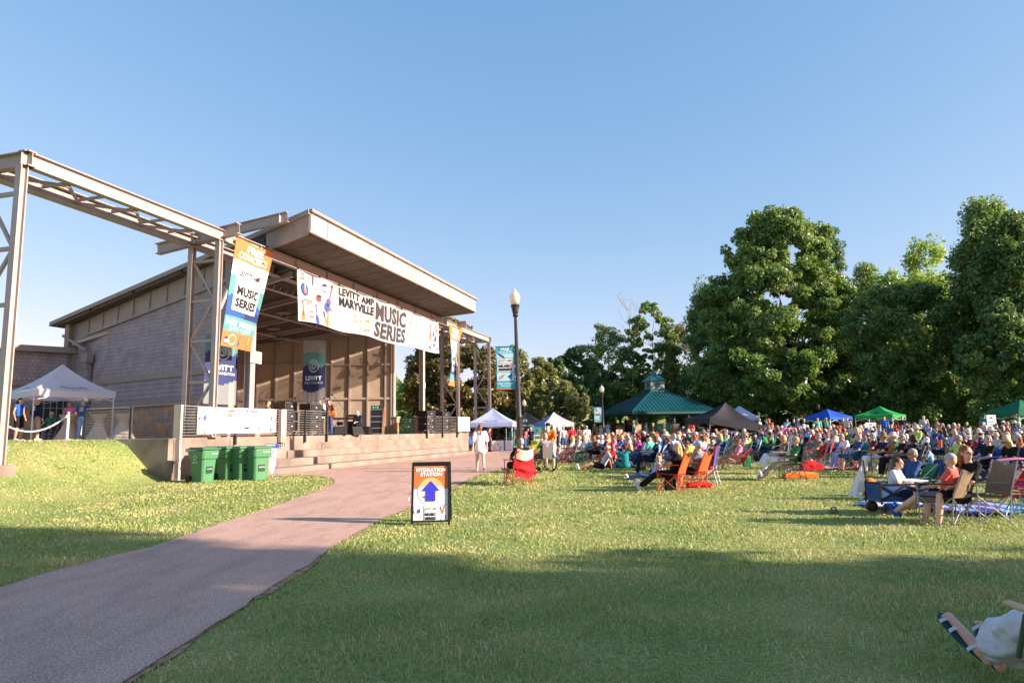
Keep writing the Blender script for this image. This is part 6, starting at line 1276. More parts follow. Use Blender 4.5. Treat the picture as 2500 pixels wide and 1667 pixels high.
# --- table of audience members seen clearly
F = [ # px, Y, pose, fem, top, legs, leglen, hair, style, hat, hatcol, skin, chair(kind, fabric, frame, scale), heading, label, chair label
 (1388, 31, 'sit', 1, 'white', 'teal', 2, 'blonde', 'long', None, 0, 0, ('quad', 'tan', m_silver), None, 'long haired woman in a white tee and teal skirt beside the wheelchair', 'tan camp chair turned away right of the wheelchair'),
 (1405, 33, 'sit', 0, 'white', 'grey', 2, 'grey', 'bob', None, 0, 0, ('quad', 'navy', STEELD), None, 'grey haired woman sitting behind the teal chair', 'navy camp chair behind the tan camp chair'),
 (1419, 32, 'sit', 0, 'white', 'khaki', 2, 'white', 'short', None, 0, 3, ('quad', 'teal', m_teal), None, 'white haired man in white in the teal camp chair', 'teal camp chair with teal legs left of the standing man in white'),
 (1368, 30, 'ground_sit', 0, 'pale grey', 'teal', 1, 'brown', 'short', None, 0, 0, ('low', 'red', m_red), None, 'small child in a low chair right behind the wheelchair', 'low red and white chair right behind the wheelchair'),
 (1457, 31, 'sit_fwd', 1, 'brown', 'black', 1, 'auburn', 'bob', None, 0, 1, ('quad', 'black', STEELD), None, 'woman in a rust brown top leaning forward left of the red chair', 'black camp chair under the woman in rust brown'),
 (1472, 31.5, 'sit', 1, 'coral', 'white', 2, 'auburn', 'bob', None, 0, 3, ('quad', 'red', m_red), None, 'woman in coral in the red chair behind the reclining woman', 'red camp chair behind the reclining woman in grey'),
 (1491, 30.5, 'sit', 1, 'pink', 'grey', 2, 'auburn', 'short', None, 0, 0, ('quad', 'pale blue', m_teal), None, 'woman with red hair in pink on a pale blue chair', 'pale blue camp chair holding the woman in pink'),
 (1508, 29.5, 'sit', 1, 'blue', 'grey', 2, 'blonde', 'bob', None, 0, 0, ('quad', 'coral', m_red), None, 'blonde woman in a bright blue shirt on a coral red chair', 'coral red camp chair under the woman in bright blue'),
 (1549, 27.5, 'sit_arm', 0, 'magenta', 'purple', 2, 'dark', 'short', None, 0, 1, ('quad', 'grey', STEELD), None, 'dark haired person in a magenta shirt seated with folded arms', 'grey camp chair of the person in magenta'),
 (1466, 25.0, 'ground_back', 1, 'pale grey', 'black', .5, 'brown', 'short', 'cap', 'pale grey', 1, None, (-1, -.05), 'woman in grey tank top and cap reclining on the grass', None),
 (1484, 26.0, 'ground_knee', 0, 'red', 'navy', 1, 'brown', 'short', None, 0, 0, None, (.3, 1), 'person in red hunched on the grass behind the reclining woman', None),
 (1494, 26.5, 'ground_sit', 1, 'grey', 'navy', 2, 'auburn', 'long', None, 0, 0, None, (.2, 1), 'auburn haired person in grey seated on the grass in shade of the crowd', None),
 (1524, 25.3, 'ground_sit', 1, 'teal', 'teal', 2, 'dark', 'pony', None, 0, 3, None, (-.1, 1), 'woman in a strappy teal dress sitting on the grass with her back turned', None),
 (1543, 27.0, 'ground_sit', 1, 'black', 'black', 2, 'blonde', 'long', None, 0, 0, None, None, 'blonde woman in black sitting on the grass next to the teal dress', None),
 (1588, 23.0, 'sit_cross', 1, 'navy', 'navy', 2, 'brown', 'bob', None, 0, 0, ('quad', 'blue', STEELD), (-1, .15), 'woman all in navy with crossed legs on the bright blue chair', 'bright blue camp chair under the woman in navy'),
 (1588, 20.0, 'ground_back', 0, 'pale blue', 'denim', 2, 'blonde', 'bob', None, 0, 0, None, (-1, .1), 'curly blonde child lying back on the grass left of the orange chairs', None),
 (1613, 21.0, 'ground_sit', 0, 'cream', 'denim', 2, 'auburn', 'bob', None, 0, 0, None, (-.6, .8), 'curly auburn child sitting on the grass behind the orange chairs', None),
 (1637, 17.2, 'sit_out', 1, 'black', 'black', 1.8, 'blonde', 'long', None, 0, 0, ('quad', 'vermilion', m_or), (-.85, .5), 'long haired woman in black leggings on the left orange chair', 'left one of two orange framed camp chairs'),
 (1690, 17.8, 'sit', 0, 'grey', 'black', .8, 'grey', 'short', 'cap', 'pale blue', 0, ('quad', 'vermilion', m_or), (-.8, .6), 'man in a grey tee and pale blue cap on the right orange chair', 'right one of two orange framed camp chairs'),
 (1720, 18.6, 'sit', 0, 'coral', 'khaki', 1, 'brown', 'short', None, 0, 0, ('flat', 'purple', m_silver), (-.9, .4), 'brown haired boy in coral beside the right orange chair', 'folding chair with purple back beside the right orange chair'),
 (1790, 23.6, 'sit_cross', 1, 'pink', 'khaki', .5, 'auburn', 'short', None, 0, 1, ('low', 'red', m_silver), (-1, .1), 'woman in pink with sunglasses reclining in the low red chair', 'low red sling chair under the woman in pink with sunglasses'),
 (1808, 27, 'sit', 0, 'cream', 'khaki', 1, 'brown', 'short', 'cap', 'khaki', 1, ('quad', 'green', STEELD), (-1, .3), 'man in cream tee and khaki cap behind the low red chair', 'green camp chair with a hanging bag behind the low red chair'),
 (1898, 21.5, 'sit_cross', 1, 'tan', 'white', 2, 'blonde', 'bob', None, 0, 0, ('flat', 'white', m_silver), (-1, .25), 'woman with sunglasses in tan top and white trousers', 'white folding chair beside the man in the green shirt'),
 (1927, 19.4, 'sit_out', 0, 'green', 'khaki', 2, 'grey', 'short', 'cap', 'khaki', 0, ('flat', 'navy', STEELD), (-1, .12), 'older man in a green polo and cap with legs stretched out', 'navy folding chair with dark square legs and orange bag below'),
 (1985, 23.5, 'sit', 0, 'tan', 'khaki', 1, 'grey', 'short', None, 0, 3, ('quad', 'red', m_silver), (-1, .2), 'grey haired man in a checked tan shirt on a red chair', 'red camp chair with a red bag hanging at its side'),
 (2006, 26.5, 'sit', 1, 'white', 'white', 2, 'auburn', 'long', None, 0, 3, ('high', 'red', m_silver), (-.9, .4), 'auburn haired woman leaning back in a tall red chair', 'tall red camp chair behind the man in checked tan'),
 (2064, 24, 'sit_fwd', 0, 'white', 'pale blue', 2, 'grey', 'short', None, 0, 0, ('quad', 'blue', STEELD), (-1, .1), 'grey haired person in white leaning over blue trousers', 'blue camp chair left of the woman in patterned blue'),
 (2082, 22.5, 'sit', 1, 'denim', 'denim', 1, 'grey', 'bob', None, 0, 3, ('quad', 'teal', STEELD), (-1, .1), 'woman in a patterned blue dress bending toward her lap', 'teal camp chair under the woman in the patterned dress'),
 (2117, 23.5, 'sit', 0, 'maroon', 'grey', 1, 'white', 'short', 'cap', 'pale grey', 3, ('quad', 'navy', STEELD), (-1, .2), 'white bearded man in a maroon tee and pale cap', 'navy camp chair of the bearded man in maroon'),
 (2142, 21.5, 'sit', 1, 'navy', 'white', 1.8, 'blonde', 'short', 'brim', 'tan', 0, ('quad', 'orange', STEELD), (-1, .3), 'woman in navy pattern under a wide tan sun hat', 'orange camp chair under the woman in the tan sun hat'),
 (2166, 22.5, 'sit', 1, 'green', 'white', 2, 'blonde', 'short', 'brim', 'cream', 0, ('quad', 'green', STEELD), (-1, .3), 'woman in a green top under a cream straw hat', 'green camp chair under the woman in the cream straw hat'),
 (2186, 20.5, 'sit', 0, 'black', 'black', 2, 'grey', 'short', None, 0, 3, ('quad', 'black', STEELD), (-1, .3), 'cropped grey haired man with glasses resting his chin on a hand', 'black camp chair behind the man in the denim jacket'),
 (2212, 19.5, 'sit', 0, 'black', 'grey', 2, 'dark', 'bob', None, 0, 2, ('quad', 'grey', STEELD), (-1, .5), 'person with curly dark hair right of the grey haired man with glasses', 'grey camp chair under the person with curly dark hair'),
 (2203, 14.6, 'sit_out', 0, 'denim', 'black', 2, 'grey', 'short', None, 0, 1, ('low', 'green', m_silver), (-1, .12), 'man in a denim jacket and sunglasses reclining behind the blue wagon', 'low green and white sling chair behind the blue wagon'),
 (2322, 19.0, 'sit_arm', 0, 'lime', 'denim', 2, 'grey', 'short', None, 0, 1, ('quad', 'black', STEELD), (-1, .1), 'grey haired person in a lime shirt holding an orange cup', 'black camp chair of the person in lime'),
 (2362, 21.5, 'sit_fwd', 1, 'maroon', 'navy', 2, 'grey', 'short', 'brim', 'grey', 1, ('quad', 'navy', STEELD), (-1, .1), 'person in a floppy grey hat and maroon plaid left of the man in black', 'navy camp chair of the person in the floppy grey hat'),
 (2392, 17.8, 'sit', 0, 'black', 'black', 1, 'grey', 'short', None, 0, 3, ('quad', 'blue', STEELD), (-1, .15), 'stout grey haired man in black with a white towel on his neck', 'blue camp chair of the stout man in black'),
 (2440, 18.5, 'sit', 1, 'pale grey', 'denim', 2, 'white', 'bob', None, 0, 0, ('quad', 'teal', STEELD), (-1, -.1), 'white haired woman right of the stout man in black', 'teal camp chair under the white haired woman at right'),
 (2468, 16.8, 'sit_fwd', 1, 'black', 'denim', 1, 'blonde', 'long', None, 0, 1, ('quad', 'navy', STEELD), (-1, -.1), 'woman in a black tank top and sunglasses near the right edge', 'navy camp chair of the woman in the black tank top'),
 (2490, 14.6, 'ground_knee', 1, 'cream', 'cream', 1, 'dark', 'bob', None, 0, 1, None, (-1, .2), 'dark curly haired child at the right edge behind the pink sunshade', None),
 (2266, 22.5, 'ground_sit', 1, 'pale blue', 'denim', 1, 'dark', 'long', None, 0, 1, None, (-.8, .5), 'long dark haired girl in pale blue on the grass gap', None),
 (2233, 23.0, 'ground_knee', 0, 'navy', 'navy', 1, 'dark', 'short', None, 0, 1, None, (-.6, -.6), 'small dark haired child in navy on the grass gap', None),
 (2246, 25.5, 'sit', 1, 'white', 'denim', 1, 'dark', 'bob', None, 0, 3, ('quad', 'denim', STEELD), (-.9, .3), 'dark haired woman in white leaning in a denim blue chair', 'denim blue camp chair under the dark haired woman in white'),
]
taken = []
for (px_, Y, pose, fem, top, legs, ll, hair, style, hat, hc, skin, ch, hd, lb, clb) in F:
    p = at(px_, Y); rz = face(p) if hd is None else face(p, dx=hd[0], dy=hd[1]); taken.append((p.x, p.y))
    kid = 'child' in lb or 'boy' in lb
    dz = Vector((0, 0, -.2)) if ch and ch[0] == 'low' and 'ground' not in pose else Vector((0, 0, -.05 if ch else 0))
    bc = 0
    if ch and ch[0] == 'low' and 'ground' in pose: dz = Vector((0, 0, .1))
    person(lb, p + dz, rz, pose, bool(fem), top, legs, ll, 1.8 if 'jacket' in lb else .6, hair, style, hat, hc or 'cream', skin, 'white' if px_ % 3 else 'black', .013 if Y < 24 else .022, (.82 if kid else 1.0) * .96, 'audience seated on the lawn', 'glasses' in lb, beard='bearded' in lb)
    if ch: chair(clb, p, rz, ch[1], ch[2], ch[0], 'camp chairs of the audience')
# children and wagon group in the right foreground
p = at(2290, 11.3); rz = face(p, dx=-.6, dy=.8)
person('child in a pale flat cap seated in the smaller tan chair', p, rz, 'sit_out', False, 'coral', 'grey', .8, .6, 'blonde', 'short', 'cap', 'pale grey', 3, 'blue', .012, .86)
chair('smaller tan camp chair seen from behind next to the blue wagon', p, rz, 'tan', m_silver, 'quad', None, .98)
p = at(2384, 11.3); rz = face(p, dx=-1, dy=-.02); POSES['sit_turn2'] = dict(POSES['sit_turn'])
person('woman with glasses in a black tee turning to look at the camera', p + Vector((-.36, .02, -.1)), rz, 'sit_turn2', True, 'black', 'black', .8, .8, 'auburn', 'long', None, skin=3, shoe='blue', vox=.011, scale=1.03, glasses=True)
chair('larger tan camp chair with a tag on its back beside the woman in black', p, rz, 'tan', m_silver, 'high', None, 1.0)
tg = [o for o in bpy.data.objects if o.get('label', '').startswith('larger tan camp chair')][0]
MB().box((.05, -.42, .88), (.09, .012, .09)).build('tag', WHITEP, tg)
p = at(2181, 12.7); rz = R(2)
r = thing('folding_wagon', 'blue fabric folding wagon with black cross frame and chunky wheels', 'wagon', p, rz); NB = cloth('denim')
b_ = MB()
for y in (-.24, .24): b_.box((0, y, .37), (.96, .02, .3))
for x in (-.48, .48): b_.box((x, 0, .37), (.02, .48, .3))
b_.box((0, 0, .24), (.96, .48, .02)); b_.build('fabric_tub', mat('wagon_blue', hx('264e86'), .7, .1, 5, bump=.3, bscale=6), r, bevel=.005)
b_ = MB()
for y in (-.26, .26):
    for x0 in (-.48, 0): b_.bar((x0, y, .24), (x0 + .48, y, .52), .02, .025); b_.bar((x0, y, .52), (x0 + .48, y, .24), .02, .025)
    b_.bar((-.5, y, .53), (.5, y, .53), .025, .02)
    for x in (-.49, .49): b_.bar((x, y, .18), (x, y, .56), .025, .025, (0, 1, 0))
b_.tube([(-.49, -.2, .56), (-.49, -.2, .64), (-.49, .2, .64), (-.49, .2, .56)], .01, 6); b_.tube([(.49, -.05, .3), (.75, -.05, .5), (.78, -.05, .52)], .012, 6); b_.build('frame', BLACK, r)
for x in (-.38, .38):
    for y in (-.27, .27): b_ = MB(); b_.tube([(x, y - .035, .1), (x, y + .035, .1)], .1, 16); wl_ = b_.build('wheel', BLACK, r); b_ = MB(); b_.tube([(x, y - .037, .1), (x, y + .037, .1)], .045, 10); b_.build('hub', STEELD, wl_)
person('small boy with brown hair sitting inside the blue wagon', p + Vector((-.08, .02, .2)), face(p, dx=.6, dy=-.6), 'ground_sit', False, 'white', 'navy', 1, .6, 'brown', 'short', None, skin=3, vox=.011, scale=.86)
b_ = MB(); b_.box((.26, 0, .5), (.34, .4, .12)); b_.box((.26, 0, .57), (.36, .42, .03)); b_.build('body', WHITEP, tag(empty('cooler_box', tuple(p), rz), 'white cooler box riding in the right half of the blue wagon', 'cooler'), bevel=.02)
r = thing('hanging_towel', 'white towel hanging from a dark pole at the left end of the wagon', 'towel', at(2104, 12.9)); b_ = MB(); b_.tube([(.03, 0, .1), (-.03, 0, .95)], .015, 6); b_.build('pole', STEELD, r)
b_ = MB(); b_.surf(lambda u_, v_: (-.02 - (.30 * (1 - v_) ** .8) * u_ - .02, .06 * math.sin(u_ * 8) * (1 - v_), .38 + .5 * v_ - .10 * u_ * (1 - v_)), 14, 10); b_.build('towel', WHITE, r, smooth=True)
r = thing('kids_sunshade_chair', 'small turquoise legged child chair with a pink sunshade and red seat', 'camp chair', at(2462, 12.0), R(60)); tq = mat('turquoise_tube', hx('3cc0b8'), .4)
b_ = MB(); [b_.tube([(x, y, 0), (-x, y * .2, .32)], .011, 6) for x in (-.22, .22) for y in (-.2, .2)]; b_.tube([(-.24, -.2, 0), (-.26, -.22, .9)], .012, 6); b_.tube([(.24, -.2, 0), (.26, -.22, .9)], .012, 6); b_.build('frame', tq, r)
b_ = MB(); b_.box((0, 0, .32), (.46, .38, .02)); b_.box((0, -.2, .5), (.46, .02, .36)); b_.build('seat', cloth('red'), r)
b_ = MB(); b_.surf(lambda u_, v_: ((u_ - .5) * .62, -.45 + .75 * v_, .92 + .05 * math.sin(PI * v_) - .04 * abs(u_ - .5)), 6, 6); b_.box((0, .3, .84), (.6, .01, .08)); b_.build('sunshade', mat('shade_pink', hx('e58ab8'), .7, .05, trans=.3), r, fix=False)
chair('pink and turquoise child chair at the right edge below the sunshade', at(2497, 11.8), R(70), 'pink', tq, 'quad', None, .72)
chair('empty red camp chair left of the pink sunshade', at(2440, 13.6), R(80), 'red', cloth('purple'), 'low', None, 1.0)
def blanket(label, px_, Y, w_, d_, col, rz=.2, col2=None):
    p = at(px_, Y); b_ = MB(); q = random.Random(px_)
    c_, s_ = math.cos(rz), math.sin(rz)
    def f(u_, v_):
        x, y = (u_ - .5) * w_, (v_ - .5) * d_; X, Y_ = x * c_ - y * s_, x * s_ + y * c_
        return (X, Y_, ground(p.x + X, p.y + Y_) - p.z + .05 + .02 * math.sin(u_ * 11) * math.cos(v_ * 7))
    b_.surf(f, 14, 10, mf=(lambda a, b: int(a * 7) % 2) if col2 else None); o = b_.build('picnic_blanket', [cloth(col), cloth(col2 or col)], None, smooth=True, fix=False); o.location = p; tag(o, label, 'blanket', None)
blanket('purple and white striped blanket behind the tan chairs', 2390, 12.6, 1.7, 1.2, 'purple', .2, 'pale blue'); blanket('blue and white blanket behind the wagon', 2180, 13.6, 1.4, .9, 'blue', .1, 'white')
blanket('bright blue blanket next to the teal dress', 1502, 26.0, 1.2, .8, 'blue'); blanket('pink patterned blanket right of the tall red chair', 2045, 23.4, 1.3, .8, 'pink'); blanket('deep blue blanket near the blue camp chair', 2040, 26.5, 1.2, .8, 'blue', .4)
def bag(label, px_, Y, col, w_=.45, h_=.25, d_=.25, rz=0):
    p = at(px_, Y); b_ = MB(); b_.ell((0, 0, h_ * .48), (w_ / 2, d_ / 2, h_ / 2), 12); b_.box((0, 0, h_ * .35), (w_ * .9, d_ * .9, h_ * .66)); r = thing('bag', label, 'bag', p, rz); b_.build('body', cloth(col), r, smooth=False, bevel=.03); b_ = MB(); b_.tube([(-w_ * .3, 0, h_ * .9), (-w_ * .15, 0, h_ * 1.35), (w_ * .15, 0, h_ * 1.35), (w_ * .3, 0, h_ * .9)], .012, 6); b_.build('strap', STEELD, r)
bag('long orange bag lying under the navy folding chair', 1945, 19.9, 'orange', 1.05, .2, .3); bag('red bag slumped beside the red camp chair', 1973, 22.6, 'red', .75, .34, .35); bag('green cloth bag hanging low by the green chair', 1818, 25.2, 'green', .3, .5, .2)
bag('orange soft box right of the white towel', 2112, 15.4, 'orange', .32, .4, .25); bag('black backpack between the legs of the left orange chair', 1630, 17.5, 'black', .3, .42, .2); bag('red bag on the grass under the right orange chair', 1700, 18.0, 'red', .7, .16, .3); bag('pair of grey shoes lying on the grass left of the wagon', 2020, 12.9, 'tan', .18, .08, .1)
r = thing('drink_cup', 'orange drink cup held up beside the lime shirt', 'cup', at(2291, 18.8) + Vector((0, 0, .86))); b_ = MB(); b_.lathe([(.035, 0), (.05, .2)], 12); b_.build('cup', mat('cup_orange', hx('f0602a'), .4), r)
# sandalled person in the near right corner
PZ = dict(POSES['sit']); PZ.update(hip=(0, 0, .38), waist=(0, -.12, .5), chest=(0, -.3, .7), neck=(0, -.4, .88), head=(0, -.4, 1.02), sh=[(-.18, -.36, .82), (.18, -.36, .82)], el=[(-.3, -.1, .62), (.3, -.1, .62)], wr=[(-.3, .2, .62), (.3, .2, .62)], hp=[(-.1, .02, .38), (.1, .02, .38)], kn=[(-.13, .48, .46), (.12, .48, .44)], an=[(-.12, .92, .2), (.02, .96, .14)], toe=[(-.2, 1.06, .36), (.08, 1.12, .28)])
POSES['near'] = PZ
p = Vector((3.16, 3.62, 0)); rz = R(8)
r = thing('person', 'reclining person with white trousers and blue sandals in the near right corner', 'person', p, rz)
obj_from(pm('body', 'near', True, .009), 'body', r, SK[3]); obj_from(pm('shirt', 'near', True, .014, .6, 0, .018, .02), 'shirt', r, cloth('white'))
def crumple(o):
    for sz, st_ in ((.2, .09), (.07, .035)):
        tx = bpy.data.textures.new('folds', 'CLOUDS'); tx.noise_scale = sz; tx.noise_depth = 1; dm = o.modifiers.new('d', 'DISPLACE'); dm.texture = tx; dm.strength = st_; dm.mid_level = .5
me = capsule_mesh([((0, 0, .38), (0, -.06, .44), .17, .16, .84), ((-.1, .02, .38), (-.14, .48, .44), .12, .1), ((.1, .02, .38), (.12, .48, .42), .12, .1), ((-.14, .48, .44), (-.13, .78, .28), .1, .115), ((.12, .48, .42), (.04, .8, .22), .1, .115)], .011, 'trousers', crumple, smooth=3)
obj_from(me, 'trousers', r, mat('crumpled_white_linen', hx('d8d6da'), .85, .06, 6, trans=.1, bump=.9, bscale=7)); obj_from(pm('hair', 'near', False, .012, 'bob'), 'hair', r, HR['grey'])
SOLE = mat('sandal_blue', hx('1f4a66'), .5); STRP = mat('sandal_strap', hx('cfd3d8'), .6)
for i in (0, 1):
    an, toe = Vector(PZ['an'][i]), Vector(PZ['toe'][i]); f = (toe - an).normalized(); sx = Vector((1, 0, 0)); nrm_ = f.cross(sx).normalized(); nrm_ = nrm_ if nrm_.y > 0 or nrm_.z < 0 else -nrm_
    if nrm_.dot(Vector((0, 1, -1))) < 0: nrm_ = -nrm_
    heel = an - f * .07 + nrm_ * .045; tip = toe + f * .06 + nrm_ * .045; b_ = MB()
    out = []
    for k in range(17): a = 2 * PI * k / 16; c_ = heel.lerp(tip, .5 + .5 * math.cos(a)); wd = .048 * (1 + .15 * math.cos(a)); out.append(c_ + sx * math.sin(a) * wd)
    out = out[:-1]; n = len(out); b_.add([q - nrm_ * .012 for q in out] + [q + nrm_ * .018 for q in out], [tuple(range(n)), tuple(range(2 * n - 1, n - 1, -1))] + [(k, (k + 1) % n, n + (k + 1) % n, n + k) for k in range(n)])
    sn = b_.build('sandal', SOLE, r, bevel=.004)
    b_ = MB()
    for fr0 in (.25, .62, .82):
        c_ = heel.lerp(tip, fr0); pts_ = [c_ + sx * math.cos(a) * .05 - nrm_ * math.sin(a) * (.085 - .04 * fr0) for a in np.linspace(0, PI, 9)]
        for q0, q1 in zip(pts_[:-1], pts_[1:]): b_.bar(q0, q1, .022, .005, nrm_)
    b_.build('strap', STRP, sn)
    for k in range(5): # toes
        b_ = MB(); c_ = toe + f * (.028 - .006 * abs(k - (1 if i else 3))) + sx * (k - 2) * .016 + nrm_ * .005; b_.ell(c_, (.009, .016, .011), 8); b_.build('toe', SK[3], r, smooth=True)
r = thing('lounge_chair', 'garden chair with pale wooden armrests and green tube frame in the near corner', 'chair', p, rz); WD = mat('pale_wood', hx('c9a982'), .5, .15, 12, spec=.4); GT = mat('green_tube', hx('51604a'), .4)
for sx in (-.46, .4):
    b_ = MB(); b_.box((sx, .02, .62), (.055, .6, .03), Matrix.Rotation(.06, 3, 'X')); b_.build('armrest', WD, r, bevel=.012)
    b_ = MB(); b_.tube([(sx, .12, .6), (sx, .1, 0)], .016, 8); b_.tube([(sx, -.3, .0), (sx, -.26, .5), (sx, -.42, 1.0)], .016, 8); b_.tube([(sx, .2, .6), (sx * .95, .3, .36)], .014, 8); b_.build('leg', GT, r)
b_ = MB(); b_.surf(lambda u_, v_: ((u_ - .5) * .6, -.22 + .5 * v_, .3 + .05 * v_ - .03 * math.sin(PI * u_)), 6, 5); b_.build('seat', mat('turquoise_sling', hx('1aa79c'), .7), r, fix=False); b_ = MB(); b_.surf(lambda u_, v_: ((u_ - .5) * .6, -.24 - .25 * v_, .32 + .68 * v_), 6, 5); b_.build('backrest', mat('turquoise_sling', hx('1aa79c'), .7), r, fix=False)

# --- standing people
ST = [ # px, Y, z, pose, fem, top, legs, ll, hair, style, hat, hatc, heading, label
 (1432, 43, None, 'stand', 0, 'white', 'khaki', 1, 'grey', 'short', None, 0, (-.3, 1), 'man in a white tee standing with his back turned beyond the teal chair'),
 (1414, 45, None, 'stand_arm', 1, 'brown', 'black', 2, 'brown', 'bob', None, 0, (-.5, 1), 'person in dark brown standing left of the man in white tee'),
 (1375, 44, None, 'stand', 1, 'pale grey', 'denim', .7, 'grey', 'bob', None, 0, (-.3, 1), 'woman with a shoulder bag in pale tee and denim skirt'),
 (1395, 42, None, 'stand', 1, 'red', 'navy', 2, 'auburn', 'bob', None, 0, (-.2, 1), 'woman in a red top standing under the edge of the pale canopy'),
 (1362, 46, None, 'stand_arm', 0, 'navy', 'navy', 2, 'grey', 'short', None, 0, (-1, .3), 'man in navy next to the white display board'),
 (1296, 50, None, 'stand', 0, 'navy', 'navy', 1, 'grey', 'short', 'cap', 'pale blue', (.2, 1), 'man in navy with a pale cap under the black and gold canopy'),
 (1281, 51, None, 'lean', 1, 'coral', 'denim', 2, 'brown', 'bob', None, 0, (.8, -.4), 'person in coral bending at the tall lamp pole'),
 (1194, 50, None, 'stand', 0, 'maroon', 'black', 2, 'dark', 'short', None, 0, (1, -.3), 'man in maroon standing behind the table of the white tent'),
 (1250, 55, None, 'stand', 1, 'teal', 'teal', 2, 'brown', 'short', None, 0, (-.5, -1), 'person in teal at the right back of the white tent'),
 (1429, 66, None, 'stand', 0, 'black', 'denim', 2, 'grey', 'short', None, 0, (-.3, 1), 'man in black standing beyond the pale canopy tent'),
 (1452, 68, None, 'stand', 1, 'tan', 'brown', 2, 'blonde', 'bob', None, 0, (-.6, -.8), 'woman in tan standing left of the banner lamp by the pavilion'),
 (1468, 64, None, 'stand', 0, 'pale grey', 'khaki', 2, 'blonde', 'short', None, 0, (-.6, -.8), 'person in pale grey directly at the banner lamp by the pavilion'),
 (1484, 70, None, 'stand_arm', 1, 'pale blue', 'white', 2, 'brown', 'short', None, 0, (.6, .8), 'person in pale blue by the stone pier of the pavilion'),
 (1548, 58, None, 'stand', 0, 'teal', 'denim', 2, 'grey', 'short', None, 0, (-1, -.2), 'man in a teal tee standing below the pavilion'),
 (1578, 66, None, 'walk', 0, 'pale blue', 'khaki', 1, 'grey', 'short', None, 0, (1, .2), 'man in a pale blue shirt walking in front of the pavilion'),
 (1594, 60, None, 'walk', 0, 'maroon', 'denim', 2, 'grey', 'short', 'cap', 'pale grey', (1, -.2), 'man in maroon and jeans with a pale cap near the big green bins'),
 (1622, 60, None, 'stand', 1, 'pale grey', 'black', .8, 'auburn', 'pony', None, 0, (-1, .1), 'woman in a pale tank carrying a box near the pavilion'),
 (1654, 58, None, 'bend', 0, 'navy', 'navy', 1, 'white', 'short', None, 0, (1, .1), 'white haired man in navy bending down left of the black canopy'),
 (1687, 50, None, 'stand', 1, 'coral', 'denim', 2, 'brown', 'bob', None, 0, (-.6, -.6), 'woman in coral under the left side of the black canopy'),
 (1741, 46, None, 'stand', 0, 'black', 'black', 2, 'dark', 'short', None, 0, (-.6, -1), 'dark haired man with sunglasses in black under the black canopy'),
 (1855, 47, None, 'stand', 0, 'pale grey', 'grey', 1, 'grey', 'short', None, 0, (-.7, .6), 'grey haired man in a pale tee standing right of the black canopy'),
 (1872, 49, None, 'stand', 1, 'teal', 'khaki', 2, 'brown', 'short', None, 0, (-.7, .2), 'person in teal behind the man in pale tee right of the canopy'),
 (1886, 44, None, 'lean', 0, 'coral', 'brown', 2, 'grey', 'short', 'cap', 'coral', (-1, -.2), 'stooping man in a coral shirt and cap left of the tree trunk'),
 (1906, 36, None, 'bend', 1, 'pink', 'pale blue', 2, 'dark', 'short', None, 0, (1, .1), 'person in bright pink bending over the seated crowd'),
 (1923, 52, None, 'stand_arm', 0, 'pale blue', 'denim', 2, 'dark', 'short', 'cap', 'teal', (-.4, -1), 'man in pale blue left at the large tree trunk'),
 (1939, 51, None, 'stand', 0, 'navy', 'navy', 2, 'brown', 'short', None, 0, (-.2, -1), 'man in navy with a red lanyard before the large tree trunk'),
 (1950, 53, None, 'stand', 0, 'pale blue', 'navy', 2, 'grey', 'short', 'cap', 'pale blue', (-.8, .2), 'man in a pale blue cap right before the large tree trunk'),
 (1964, 51.5, None, 'stand_arm', 0, 'navy', 'black', 2, 'grey', 'short', None, 0, (-.2, -1), 'man in navy right of the large tree trunk'),
 (1997, 47, None, 'stand', 1, 'mint', 'denim', 2, 'brown', 'short', None, 0, (-.2, -1), 'woman in a mint tee under the blue canopy'),
 (2018, 49, None, 'stand', 1, 'mint', 'white', 2, 'grey', 'short', None, 0, (-1, .2), 'grey haired woman in mint under the blue canopy'),
 (2059, 50, None, 'stand', 0, 'tan', 'khaki', 2, 'brown', 'short', None, 0, (-.4, -1), 'man in tan at the right leg of the blue canopy'),
 (2070, 48, None, 'stand', 1, 'pale grey', 'navy', 2, 'brown', 'bob', None, 0, (-.6, -1), 'woman in pale grey just right of the blue canopy'),
 (2160, 46, None, 'stand', 0, 'blue', 'black', 2, 'brown', 'short', None, 0, (-.4, -1), 'person in blue at the middle leg of the bright green canopy'),
 (2204, 47, None, 'stand', 0, 'navy', 'black', 2, 'auburn', 'short', None, 0, (-.4, -1), 'man in navy right of the bright green canopy'),
 (2256, 43, None, 'stand', 0, 'pale grey', 'khaki', 2, 'brown', 'short', None, 0, (-.4, -1), 'man in pale grey standing tall behind the right crowd'),
 (2404, 44, None, 'stand', 0, 'teal', 'black', 2, 'brown', 'short', None, 0, (.6, .6), 'person in dark teal left of the white notice board'),
 (2482, 42, None, 'stand_arm', 0, 'teal', 'denim', 2, 'brown', 'short', None, 0, (-.6, .2), 'man in teal under the dark green canopy'),
 (1540, 77, 1.27, 'stand', 0, 'red', 'black', 2, 'dark', 'short', None, 0, (.6, -.5), 'man in red standing in the shade of the pavilion'),
 (1528, 78, 1.27, 'stand', 0, 'black', 'black', 2, 'dark', 'short', None, 0, (.6, -.5), 'man in black standing left inside the pavilion'),
 (1564, 79, 1.27, 'stand_arm', 1, 'black', 'grey', 2, 'dark', 'bob', None, 0, (-.6, -.5), 'woman in black standing in the middle of the pavilion'),
 (1638, 78, 1.27, 'stand', 0, 'blue', 'denim', 2, 'brown', 'short', None, 0, (-.6, -.5), 'man in blue standing at the right inside the pavilion'),
]
